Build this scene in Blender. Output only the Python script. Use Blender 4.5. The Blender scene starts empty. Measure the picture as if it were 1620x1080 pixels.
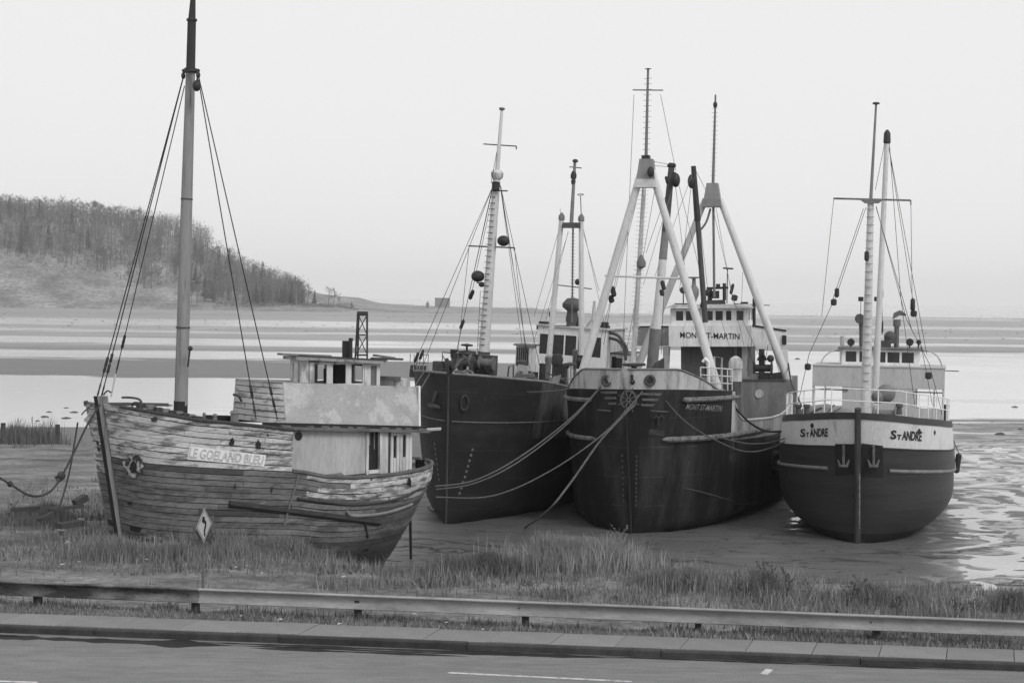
import bpy, bmesh, math, random
import numpy as np
from mathutils import Vector, Matrix, noise

random.seed(11)
rng = np.random.default_rng(5)
sc = bpy.context.scene
COL = sc.collection

# ---------------------------------------------------------------- camera
FPX, PCX, PCY = 2250.0, 810.0, 540.0            # the photograph is 1620 px wide: a 50 mm lens on 36 mm film
PITCH, ROLL = math.atan(69 / 2250), 0.012
EYE = Vector((0, 0, 10.0))
FWD = Vector((0, math.cos(PITCH), -math.sin(PITCH)))
UP0 = Vector((0, math.sin(PITCH), math.cos(PITCH)))
RGT = Vector((1, 0, 0)) * math.cos(ROLL) + UP0 * math.sin(ROLL)
UPV = UP0 * math.cos(ROLL) - Vector((1, 0, 0)) * math.sin(ROLL)
cd = bpy.data.cameras.new('camera')
cd.lens, cd.sensor_width = 50.0, 36.0
cd.clip_start, cd.clip_end = 0.5, 40000
cam = bpy.data.objects.new('camera', cd)
COL.objects.link(cam)
mw = Matrix.Identity(4)
for i in range(3):
    mw[i][0], mw[i][1], mw[i][2], mw[i][3] = RGT[i], UPV[i], -FWD[i], EYE[i]
cam.matrix_world = mw
sc.camera = cam

# ---------------------------------------------------------------- sky, sun, exposure
SUN_EL, SUN_AZ = math.radians(42), math.radians(38)    # veiled sun high behind the camera's right shoulder
world = bpy.data.worlds.new('World')
sc.world = world
world.use_nodes = True
wn, wl = world.node_tree.nodes, world.node_tree.links
wn.clear()
sky = wn.new('ShaderNodeTexSky')
sky.sky_type = 'NISHITA'
sky.sun_disc = False
sky.sun_elevation, sky.sun_rotation = SUN_EL, math.radians(142)
sky.dust_density, sky.air_density = 3.0, 1.0
bw = wn.new('ShaderNodeRGBToBW')
mixs = wn.new('ShaderNodeMix')
mixs.data_type = 'RGBA'
mixs.inputs['Factor'].default_value = 0.9
mixs.inputs['B'].default_value = (8.0, 8.0, 8.0, 1)       # overcast: an even pale cloud layer over the clear sky
bgn = wn.new('ShaderNodeBackground')
bgn.inputs['Strength'].default_value = 0.116
won = wn.new('ShaderNodeOutputWorld')
wl.new(sky.outputs[0], bw.inputs[0])
wl.new(bw.outputs[0], mixs.inputs['A'])
wl.new(mixs.outputs['Result'], bgn.inputs['Color'])
wl.new(bgn.outputs[0], won.inputs['Surface'])
sd = bpy.data.lights.new('sun', 'SUN')
sc.cycles.volume_bounces = 3
sd.energy, sd.angle = 1.45, math.radians(20)
sun = bpy.data.objects.new('sun', sd)
COL.objects.link(sun)
sun.rotation_euler = (math.radians(90) - SUN_EL, 0, SUN_AZ)
sc.view_settings.view_transform = 'Standard'
sc.view_settings.look = 'None'
sc.view_settings.exposure = 0.0
sc.view_settings.gamma = 1.0
sc.view_settings.use_curve_mapping = False

# ---------------------------------------------------------------- points in the place from points in the photograph
def ray(px, py):
    return FWD + RGT * ((px - PCX) / FPX) - UPV * ((py - PCY) / FPX)
def P(px, py, d):
    return EYE + ray(px, py) * d
def G(px, py, z=0.0):
    r = ray(px, py)
    return EYE + r * ((z - EYE.z) / r.z)
def lerp(a, b, t):
    return a + (b - a) * t
def interp(x, tab):
    if x <= tab[0][0]: return tab[0][1]
    for (x0, y0), (x1, y1) in zip(tab, tab[1:]):
        if x <= x1: return y0 + (y1 - y0) * (x - x0) / (x1 - x0)
    return tab[-1][1]
def smooth(a, b, x):
    t = min(1, max(0, (x - a) / (b - a)))
    return t * t * (3 - 2 * t)

# ---------------------------------------------------------------- materials
MATS = {}
def mat(name, val, rough=0.75, var=0.25, scale=2.0, stretch=(1, 1, 1), val2=None, thr=0.55, soft=0.06, pscale=3.0,
        pstretch=(1, 1, 1), bump=0.0, bscale=25.0, fine=0.12, rnd=0.0, island=0.0, spec=0.4, metallic=0.0, v3=None, thr3=0.6, sc3=9.0, plate=None, grain=0.0):
    if name in MATS: return MATS[name]
    m = bpy.data.materials.new(name)
    MATS[name] = m
    m.use_nodes = True
    n, l = m.node_tree.nodes, m.node_tree.links
    b = n['Principled BSDF']
    b.inputs['Roughness'].default_value = rough
    b.inputs['Metallic'].default_value = metallic
    b.inputs['Specular IOR Level'].default_value = spec
    tc = n.new('ShaderNodeTexCoord')
    def nz(sc_, st, detail=5, w=0.6):
        mp = n.new('ShaderNodeMapping'); mp.inputs['Scale'].default_value = st
        l.new(tc.outputs['Object'], mp.inputs[0])
        t = n.new('ShaderNodeTexNoise'); t.inputs['Scale'].default_value = sc_
        t.inputs['Detail'].default_value = detail; t.inputs['Roughness'].default_value = w
        l.new(mp.outputs[0], t.inputs['Vector'])
        return t.outputs['Fac']
    def math_(op, a, c=0):
        k = n.new('ShaderNodeMath'); k.operation = op
        for i, v in enumerate((a, c)):
            if isinstance(v, (int, float)): k.inputs[i].default_value = v
            else: l.new(v, k.inputs[i])
        return k.outputs[0]
    def mrange(x, a, b_, c, d):
        k = n.new('ShaderNodeMapRange')
        l.new(x, k.inputs[0])
        for i, v in enumerate((a, b_, c, d)): k.inputs[i + 1].default_value = v
        return k.outputs[0]
    f = mrange(nz(scale, stretch), 0.3, 0.7, 1 - var, 1 + var)
    f = math_('MULTIPLY', f, mrange(nz(scale * 14, stretch, 3), 0.3, 0.7, 1 - fine, 1 + fine))
    col = math_('MULTIPLY', f, val)
    if val2 is not None:
        k = mrange(nz(pscale, pstretch, 8, 0.65), thr - soft, thr + soft, 0, 1)
        f2 = math_('MULTIPLY', f, val2)
        mx = n.new('ShaderNodeMix'); mx.data_type = 'FLOAT'
        l.new(k, mx.inputs[0]); l.new(col, mx.inputs[2]); l.new(f2, mx.inputs[3])
        col = mx.outputs[0]
    if v3 is not None:
        k = mrange(nz(sc3, (1, 1, 1), 6, 0.7), thr3 - .03, thr3 + .03, 0, 1)
        mx = n.new('ShaderNodeMix'); mx.data_type = 'FLOAT'
        l.new(k, mx.inputs[0]); l.new(col, mx.inputs[2]); mx.inputs[3].default_value = v3
        col = mx.outputs[0]
    seam = None
    if plate:
        sp = n.new('ShaderNodeSeparateXYZ'); l.new(tc.outputs['Object'], sp.inputs[0])
        wv = math_('MULTIPLY', math_('SUBTRACT', nz(.4, (1, 1, 1), 2), .5), .25)
        def line(x, per, wd):
            d = math_('ABSOLUTE', math_('SUBTRACT', math_('FRACT', math_('DIVIDE', math_('ADD', x, 50.0), per), 0), .5), 0)
            return mrange(d, .5 - wd / per, .5 - wd / per * .35, 0, 1)
        hz_ = line(math_('ADD', sp.outputs[2], wv), plate[1], .03)
        row = math_('FLOOR', math_('DIVIDE', math_('ADD', math_('ADD', sp.outputs[2], wv), 50.0 + plate[1] * .5), plate[1]), 0)
        vt = line(math_('ADD', sp.outputs[0], math_('MULTIPLY', row, plate[0] * .37)), plate[0], .03)
        seam = math_('MAXIMUM', hz_, vt)
        brk = mrange(nz(1.3, (1, 1, 1), 4), .38, .58, .1, 1)
        seam = math_('MULTIPLY', seam, brk)
        col = math_('MULTIPLY', col, math_('ADD', 1.0, math_('MULTIPLY', seam, 1.1)))
    if grain:
        col = math_('MULTIPLY', col, mrange(nz(38, (1, 1, 1), 2, .8), .3, .7, 1 - grain, 1 + grain))
    if rnd:
        oi = n.new('ShaderNodeObjectInfo')
        col = math_('MULTIPLY', col, mrange(oi.outputs['Random'], 0, 1, 1 - rnd, 1 + rnd))
    if island:
        gi = n.new('ShaderNodeNewGeometry')
        col = math_('MULTIPLY', col, mrange(gi.outputs['Random Per Island'], 0, 1, 1 - island, 1 + island))
    cc = n.new('ShaderNodeCombineColor')
    for i in range(3): l.new(col, cc.inputs[i])
    l.new(cc.outputs[0], b.inputs['Base Color'])
    if bump:
        bp = n.new('ShaderNodeBump'); bp.inputs['Strength'].default_value = bump; bp.inputs['Distance'].default_value = 0.03
        hh = nz(bscale, stretch, 6)
        if seam is not None: hh = math_('ADD', math_('MULTIPLY', nz(.9, (1, 1, 1), 2), 2.2), math_('ADD', hh, math_('MULTIPLY', seam, .5)))
        l.new(hh, bp.inputs['Height']); l.new(bp.outputs[0], b.inputs['Normal'])
    return m
def glass(name, v=0.012):
    return mat(name, v, rough=0.12, var=0.3, spec=0.5)

VS = (1, 1, 0.18)          # streaks that run down
HS = (0.3, 0.3, 1)         # grain that runs along
BLACK = mat('black hull paint', .0075, .6, .3, .6, (1, 1, .2), spec=.35, plate=(3.4, 1.25), v3=.045, thr3=.70, sc3=2.2, val2=.03, thr=.55, soft=.09, pscale=1.1, pstretch=(1, 1, .16), bump=.15, bscale=6)
BLACKD = mat('dark bottom paint', .016, .6, .3, .7, HS, val2=.03, thr=.58, pscale=1.2, pstretch=HS, bump=.15, bscale=6)
GREYHULL = mat('weathered dark grey hull paint', .0105, .65, spec=.4, plate=(3.8, 1.3), v3=.05, thr3=.71, sc3=2.0, var=.3, scale=1.0, stretch=(.6, .6, .5), val2=.024, thr=.56, soft=.1, pscale=.8, pstretch=(.3, .3, 1), bump=.35, bscale=5)
RUSTY = mat('rust streaked steel', .065, .8, .4, 1.5, VS, val2=.025, thr=.52, pscale=2.5, pstretch=VS, bump=.2)
DARK = mat('dark painted steel', .022, .6, .3, 3, bump=.1)
DARKG = mat('dark grey steel', .06, .7, .35, 3, VS, bump=.1)
MIDG = mat('mid grey paint', .16, .75, .18, 1.5, VS, val2=.09, thr=.6, pscale=2.0, pstretch=VS)
LIGHTG = mat('light grey paint', .42, .7, .12, 1.5, VS, val2=.2, thr=.62, pscale=2.2, pstretch=VS)
WHITE = mat('white marine paint', .74, .6, .1, 1.2, VS, val2=.48, thr=.64, pscale=2.2, pstretch=VS)
WHITED = mat('stained white paint', .55, .7, .16, 1.5, VS, val2=.2, thr=.58, soft=.1, pscale=2.5, pstretch=VS)
WHITEB = mat('clean white band', .58, .6, .08, 1.2, VS, val2=.36, thr=.64, pscale=1.5, pstretch=VS)
SPAR = mat('pale painted spar', .58, .6, .12, 2, (1, 1, .3), val2=.42, thr=.64, pscale=5)
ROPE = mat('hemp rope', .16, .95, .3, 6)
ROPED = mat('dark wire rope', .02, .7, .3, 6)
ROPEL = mat('pale wire rope', .13, .7, .3, 6)
GLASS = glass('dark window glass')
WOODD = mat('dark weathered wood', .05, .9, .4, 4, (4, 4, .5), bump=.4)
WOODG = mat('grey weathered wood', .17, .9, .35, 5, (.5, 3, 3), bump=.4)
INKDARK = mat('black lettering and hole shade', .015, .6, .2, 3)  # letters; also the shade painted inside holes, recesses and doorways
PALEINK = mat('faded pale lettering paint', .2, .7, .4, 7)

# ---------------------------------------------------------------- mesh helper
def A(a, s, z):
    "ship coordinates: metres aft of the stem, to port, up"
    return Vector((-a, s, z))
class MB:
    def __init__(self): self.v, self.f = [], []
    def add(self, vs, fs):
        o = len(self.v); self.v += [tuple(x) for x in vs]; self.f += [tuple(i + o for i in q) for q in fs]
        return self
    def hexa(self, c):
        return self.add(c, [(0, 3, 2, 1), (4, 5, 6, 7), (0, 1, 5, 4), (1, 2, 6, 5), (2, 3, 7, 6), (3, 0, 4, 7)])
    def box(self, a0, a1, s0, s1, z0, z1):
        return self.hexa([A(a0, s0, z0), A(a1, s0, z0), A(a1, s1, z0), A(a0, s1, z0), A(a0, s0, z1), A(a1, s0, z1), A(a1, s1, z1), A(a0, s1, z1)])
    def obox(self, c, ux, uy, uz):
        "box round the centre c with half axes ux, uy, uz"
        c = Vector(c)
        return self.hexa([c - ux - uy - uz, c + ux - uy - uz, c + ux + uy - uz, c - ux + uy - uz, c - ux - uy + uz, c + ux - uy + uz, c + ux + uy + uz, c - ux + uy + uz])
    def bar(self, p, q, w, h, up=Vector((0, 0, 1))):
        p, q = Vector(p), Vector(q); d = (q - p); n = d.normalized()
        if abs(n.dot(up)) > .98: up = Vector((1, 0, 0))
        x = n.cross(up).normalized(); y = x.cross(n).normalized()
        return self.obox((p + q) / 2, d / 2, x * w / 2, y * h / 2)
    def prism(self, poly, ex):
        n = len(poly); poly = [Vector(p) for p in poly]; ex = Vector(ex)
        vs = poly + [p + ex for p in poly]
        fs = [tuple(range(n - 1, -1, -1)), tuple(range(n, 2 * n))] + [(i, (i + 1) % n, n + (i + 1) % n, n + i) for i in range(n)]
        return self.add(vs, fs)
    def tube(self, path, r, n=8, r2=None, caps=True):
        path = [Vector(p) for p in path]; m = len(path)
        rs = r if isinstance(r, (list, tuple)) else [lerp(r, r if r2 is None else r2, i / max(1, m - 1)) for i in range(m)]
        vs = []; px = None
        for i, p in enumerate(path):
            t = (path[min(i + 1, m - 1)] - path[max(i - 1, 0)]).normalized()
            if px is None:
                px = t.orthogonal().normalized()
            px = (px - t * px.dot(t)).normalized(); py = t.cross(px)
            for k in range(n):
                an = 2 * math.pi * k / n
                vs.append(p + (px * math.cos(an) + py * math.sin(an)) * rs[i])
        fs = [(i * n + k, i * n + (k + 1) % n, (i + 1) * n + (k + 1) % n, (i + 1) * n + k) for i in range(m - 1) for k in range(n)]
        if caps: fs += [tuple(range(n - 1, -1, -1)), tuple(range((m - 1) * n, m * n))]
        return self.add(vs, fs)
    def lathe(self, prof, base, axis=Vector((0, 0, 1)), n=14):
        axis = Vector(axis).normalized(); x = axis.orthogonal().normalized(); y = axis.cross(x); base = Vector(base)
        vs = [base + axis * h + (x * math.cos(2 * math.pi * k / n) + y * math.sin(2 * math.pi * k / n)) * max(r, 1e-4) for r, h in prof for k in range(n)]
        m = len(prof)
        fs = [(i * n + k, i * n + (k + 1) % n, (i + 1) * n + (k + 1) % n, (i + 1) * n + k) for i in range(m - 1) for k in range(n)]
        fs += [tuple(range(n - 1, -1, -1)), tuple(range((m - 1) * n, m * n))]
        return self.add(vs, fs)
    def ball(self, c, r, n=10, sz=1.0):
        return self.lathe([(r * math.sin(math.pi * i / 8), -r * sz * math.cos(math.pi * i / 8)) for i in range(9)], c, n=n)
    def grid(self, rows):
        m, n = len(rows), len(rows[0])
        return self.add([p for r in rows for p in r], [(i * n + k, i * n + k + 1, (i + 1) * n + k + 1, (i + 1) * n + k) for i in range(m - 1) for k in range(n - 1)])
    def torus(self, c, axis, R, r, n=20, m=6):
        axis = Vector(axis).normalized(); x = axis.orthogonal().normalized(); y = axis.cross(x); c = Vector(c)
        vs = []
        for i in range(n):
            a = 2 * math.pi * i / n; d = x * math.cos(a) + y * math.sin(a)
            for k in range(m):
                b = 2 * math.pi * k / m
                vs.append(c + d * (R + r * math.cos(b)) + axis * r * math.sin(b))
        return self.add(vs, [(i * m + k, i * m + (k + 1) % m, ((i + 1) % n) * m + (k + 1) % m, ((i + 1) % n) * m + k) for i in range(n) for k in range(m)])
    def build(self, name, m, parent=None, sm=35, label=None):
        me = bpy.data.meshes.new(name); me.from_pydata(self.v, [], self.f); me.validate()
        me.materials.append(m)
        bm = bmesh.new(); bm.from_mesh(me); bmesh.ops.recalc_face_normals(bm, faces=bm.faces); bm.to_mesh(me); bm.free()
        if sm:
            me.shade_smooth(); me.set_sharp_from_angle(angle=math.radians(sm))
        o = bpy.data.objects.new(name, me); COL.objects.link(o)
        if parent is not None: o.parent = parent
        if label: o['label'] = label
        return o
def tag(o, label=None, cat=None, group=None, kind=None):
    for k, v in (('label', label), ('category', cat), ('group', group), ('kind', kind)):
        if v: o[k] = v
    return o
def thing(name, label, cat, loc=(0, 0, 0), rot=(0, 0, 0), group=None):
    o = bpy.data.objects.new(name, None); COL.objects.link(o)
    o.location = loc; o.rotation_euler = rot; o.empty_display_size = .5
    return tag(o, label, cat, group)
def copy_tree(o, parent=None):
    c = o.copy(); COL.objects.link(c)
    if parent is not None: c.parent = parent
    for ch in [x for x in KIDS.get(o.name, ())]: copy_tree(ch, c)
    return c
KIDS = {}
def kid(root, *obs): KIDS.setdefault(root.name, []).extend(obs)

def sag(p, q, drop, n=14):
    p, q = Vector(p), Vector(q)
    return [p.lerp(q, i / n) - Vector((0, 0, drop * 4 * (i / n) * (1 - i / n))) for i in range(n + 1)]
def spline(pts, n=6):
    pts = [Vector(p) for p in pts]; out = []
    for i in range(len(pts) - 1):
        p0, p1, p2, p3 = pts[max(i - 1, 0)], pts[i], pts[i + 1], pts[min(i + 2, len(pts) - 1)]
        for k in range(n):
            t = k / n
            out.append(.5 * ((2 * p1) + (p2 - p0) * t + (2 * p0 - 5 * p1 + 4 * p2 - p3) * t * t + (3 * p1 - p0 - 3 * p2 + p3) * t ** 3))
    return out + [pts[-1]]
def text2d(body, outline=False, bold=0.0, width=None):
    "letters as a flat mesh: points with cap height 1, and faces"
    cu = bpy.data.curves.new('lettering', 'FONT'); cu.body = body; cu.size = 1.0; cu.resolution_u = 3
    if outline:
        cu.fill_mode = 'NONE'; cu.bevel_depth = outline; cu.bevel_resolution = 0
    else: cu.offset = bold
    o = bpy.data.objects.new('lettering', cu); COL.objects.link(o)
    dg = bpy.context.evaluated_depsgraph_get(); dg.update()
    me = bpy.data.meshes.new_from_object(o.evaluated_get(dg))
    vs = [v.co.copy() for v in me.vertices]; fs = [tuple(p.vertices) for p in me.polygons]
    bpy.data.objects.remove(o); bpy.data.curves.remove(cu); bpy.data.meshes.remove(me)
    x0, x1 = min(v.x for v in vs), max(v.x for v in vs); y0, y1 = min(v.y for v in vs), max(v.y for v in vs)
    return [((v.x - x0) / (x1 - x0), (v.y - y0) / (y1 - y0)) for v in vs], fs

# ---------------------------------------------------------------- ships
class Ship:
    def __init__(self, name, label, cat, px, py, z, theta, heel=0.0, group=None):
        o = G(px, py, z); th = math.radians(theta)
        self.M = Matrix.Translation(o) @ Matrix.Rotation(math.atan2(-math.cos(th), -math.sin(th)), 4, 'Z') @ Matrix.Rotation(math.radians(heel), 4, 'X')
        self.I = self.M.inverted()
        self.root = thing(name, label, cat, o, (math.radians(heel), 0, math.atan2(-math.cos(th), -math.sin(th))), group)
        self.e = self.I @ EYE
    def _r(self, px, py): return (self.I.to_3x3() @ ray(px, py))
    def pa(self, px, py, a):
        r = self._r(px, py); return self.e + r * ((-a - self.e.x) / r.x)
    def ps(self, px, py, s):
        r = self._r(px, py); return self.e + r * ((s - self.e.y) / r.y)
    def pz(self, px, py, z):
        r = self._r(px, py); return self.e + r * ((z - self.e.z) / r.z)
    def w(self, p): return self.M @ Vector(p)
class Hull:
    """a hull by its lines: stem(z) and stern(z) in metres aft, keel(a) and top(a) heights, hb(x, e, z) the half breadth x metres behind the stem, e before the stern"""
    def __init__(self, ship, stem, stern, keel, top, hb):
        self.ship, self.stem, self.stern, self.keel, self.top, self.hb = ship, stem, stern, keel, top, hb
    def s_at(self, a, z):
        if z < self.keel(a) or z > self.top(a) + .02: return -1
        a0, a1 = self.stem(z), self.stern(z)
        if a < a0 or a > a1: return -1
        return self.hb(a - a0, a1 - a, z)
    def pt(self, a, z, side, out=0.0):
        a0, a1 = self.stem(z), self.stern(z); a = min(max(a, a0), a1)
        y = self.hb(a - a0, a1 - a, z)
        p = A(a, side * y, z)
        if out:
            e = .02
            ds = (self.hb(a - a0 + e, a1 - a - e, z) - self.hb(max(0, a - a0 - e), a1 - a + e, z)) / (min(a - a0, e) + e)
            b0, b1 = self.stem(z + e), self.stern(z + e); c0, c1 = self.stem(z - e), self.stern(z - e)
            dz = (self.hb(max(0, a - b0), max(0, b1 - a), z + e) - self.hb(max(0, a - c0), max(0, c1 - a), z - e)) / (2 * e)
            n = Vector((ds, side, -dz * 1.0 * 1)); n = Vector((ds, side * 1.0, -dz)).normalized()
            p = p + n * out
        return p
    def hit(self, px, py, off=0.02):
        r = self.ship._r(px, py); e = self.ship.e; t0 = (e.length - 8) / r.length
        ins = lambda p: abs(p.y) <= self.s_at(-p.x, p.z)
        t = t0
        while t < t0 + 45:
            if ins(e + r * t):
                lo, hi = t - .08, t
                for _ in range(12):
                    mi = (lo + hi) / 2
                    if ins(e + r * mi): hi = mi
                    else: lo = mi
                return e + r * (hi - off)
            t += .08
        return None
    def patch(self, z0, z1, a0=None, a1=99, na=34, nv=10, sides=(-1, 1), out=0.0, pw=2.2, ends=True):
        "the skin between the height lines z0(a) and z1(a), from a0 (the stem when None) to a1"
        fz0 = z0 if callable(z0) else (lambda a: z0); fz1 = z1 if callable(z1) else (lambda a: z1)
        mb = MB(); grids = []
        for sd in sides:
            rows = []
            for i in range(nv + 1):
                row = []
                for j in range(na + 1):
                    q = j / na; a = 3.0 if a0 is None else a0
                    for _ in range(3):
                        z = lerp(fz0(a), fz1(a), i / nv)
                        st, en = self.stem(z), min(a1, self.stern(z))
                        if a0 is None: a = lerp(st, en, q ** pw if q < .85 or a1 < 50 else lerp(.85 ** pw, 1, 1 - ((1 - q) / .15) ** 2))
                        else: a = lerp(max(a0, st), en, q)
                    row.append(self.pt(a, z, sd, out))
                rows.append(row)
            grids.append(rows)
        if len(grids) == 2 and a0 is None:
            mb.grid([list(reversed(l[1:])) + r for l, r in zip(*grids)])
        else:
            for g in grids: mb.grid(g)
        if ends and len(grids) == 2 and a1 > 50:
            l, r = [x[-1] for x in grids[0]], [x[-1] for x in grids[1]]
            n = len(l); mb.add(l + r, [(i, i + 1, n + i + 1, n + i) for i in range(n - 1)])
        return mb
    def strake(self, z, side, a0, a1, r, n=26, out=0.02, taper=False):
        fz = z if callable(z) else (lambda a: z)
        pts = [self.pt(lerp(a0, a1, (i / n) ** 2), fz(lerp(a0, a1, (i / n) ** 2)), side, out) for i in range(n + 1)]
        rs = [r * (min(1, .25 + 6 * min(i / n, 1 - i / n)) if taper else 1) for i in range(n + 1)]
        return MB().tube(pts, rs, 7)
    def deck(self, z, a0, a1, n=30):
        fz = z if callable(z) else (lambda a: z)
        rows = []
        for i in range(n + 1):
            a = lerp(a0, a1, i / n); zz = fz(a); s = max(0, self.s_at(max(a, self.stem(zz)), zz)) - .03
            rows.append([A(a, s * k, zz + .06 * (1 - k * k)) for k in (-1, -.5, 0, .5, 1)])
        return MB().grid(rows)
    def decal(self, pxs, fs, off=0.02):
        vs = [self.hit(x, y, off) for x, y in pxs]
        bad = {i for i, v in enumerate(vs) if v is None}
        return MB().add([v if v is not None else Vector((0, 0, 0)) for v in vs], [f for f in fs if not (set(f) & bad)])
    def text(self, body, corners, name, m, parent, outline=False, bold=0.02, off=0.03):
        "letters painted between four photograph points: lower left, lower right, upper right, upper left"
        uv, fs = text2d(body, outline, bold)
        ll, lr, ur, ul = [Vector(c) for c in corners]
        pts = [(ll * (1 - u) * (1 - w) + lr * u * (1 - w) + ur * u * w + ul * (1 - u) * w) for u, w in uv]
        return self.decal([tuple(p) for p in pts], fs, off).build(name, m, parent, 0)
    def mark(self, quad, name, m, parent, off=.025):
        "a painted four sided mark"
        if len(quad) != 4: return self.decal(quad, [tuple(range(len(quad)))], off).build(name, m, parent, 0)
        a, b, c, d = [Vector(p) for p in quad]; n = max(1, min(8, int((b - a).length / 4))); k = max(1, min(6, int((d - a).length / 6)))
        pts = [tuple(a.lerp(b, i / n).lerp(d.lerp(c, i / n), j / k)) for j in range(k + 1) for i in range(n + 1)]
        return self.decal(pts, [(j * (n + 1) + i, j * (n + 1) + i + 1, (j + 1) * (n + 1) + i + 1, (j + 1) * (n + 1) + i) for j in range(k) for i in range(n)], off).build(name, m, parent, 0)
def fbow(x, L, p, q): return (1 - (1 - min(max(x, 0) / L, 1)) ** p) ** (1 / q)
def bilge(z, k, zb, n): return (1 - (1 - min(max(z - k, 0) / zb, 1)) ** n) ** (1 / n)

def wall(p0, p1, z0, z1, wins=(), th=0.08, slope=0.0):
    """a wall standing on the plan line p0-p1 (aft, port), with openings (u0, u1, w0, w1) in fractions; returns the wall and the panes.
    slope leans the head of the wall aft"""
    p0, p1 = Vector((-p0[0], p0[1], 0)), Vector((-p1[0], p1[1], 0)); d = p1 - p0
    nrm = Vector((-d.y, d.x, 0)).normalized() * th
    us = sorted({0, 1, *[w[0] for w in wins], *[w[1] for w in wins]}); ws = sorted({0, 1, *[w[2] for w in wins], *[w[3] for w in wins]})
    mb = MB(); panes = []
    def pt(u, w, o): return p0 + d * u + Vector((-slope * w, 0, lerp(z0, z1, w))) + nrm * o
    for u0, u1 in zip(us, us[1:]):
        for w0, w1 in zip(ws, ws[1:]):
            cu, cw = (u0 + u1) / 2, (w0 + w1) / 2
            if any(q[0] < cu < q[1] and q[2] < cw < q[3] for q in wins): continue
            mb.hexa([pt(u0, w0, 0), pt(u1, w0, 0), pt(u1, w0, 1), pt(u0, w0, 1), pt(u0, w1, 0), pt(u1, w1, 0), pt(u1, w1, 1), pt(u0, w1, 1)])
    for q in wins:
        u0, u1, w0, w1 = q[:4]
        panes.append((MB().hexa([pt(u0, w0, .35), pt(u1, w0, .35), pt(u1, w0, .6), pt(u0, w0, .6), pt(u0, w1, .35), pt(u1, w1, .35), pt(u1, w1, .6), pt(u0, w1, .6)]), pt((u0 + u1) / 2, (w0 + w1) / 2, .5)))
    return mb, panes

def rope(S, name, p, q, r, m, sg=0.0, parent=None, n=8):
    return MB().tube(sag(p, q, sg, n if sg else 1), r, 5).build(name, m, parent or S.root)
def fitting(p, q, f, r, L, m, name, parent):
    "a block, insulator or turnbuckle on the line p-q at the fraction f"
    p, q = Vector(p), Vector(q); d = (q - p).normalized(); c = p.lerp(q, f)
    return MB().lathe([(r * .4, -L / 2), (r, -L * .35), (r * .85, 0), (r, L * .35), (r * .4, L / 2)], c, d, 8).build(name, m, parent)
def railing(S, pts, h, m, n, r=.022, levels=(1.0, .5)):
    "a pipe railing along pts (ship coordinates at its foot): rails in one part, every stanchion its own sub-part"
    up = Vector((0, 0, h)); mb = MB()
    for lv in levels: mb.tube([p + up * lv for p in pts], r, 5)
    rl = mb.build('railing', m, S.root)
    tot = len(pts) - 1
    for i in range(n):
        u = i / (n - 1) * tot; k = min(int(u), tot - 1); p = pts[k].lerp(pts[k + 1], u - k)
        MB().tube([p, p + up], r, 5).build('stanchion', m, rl)
    return rl
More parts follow.
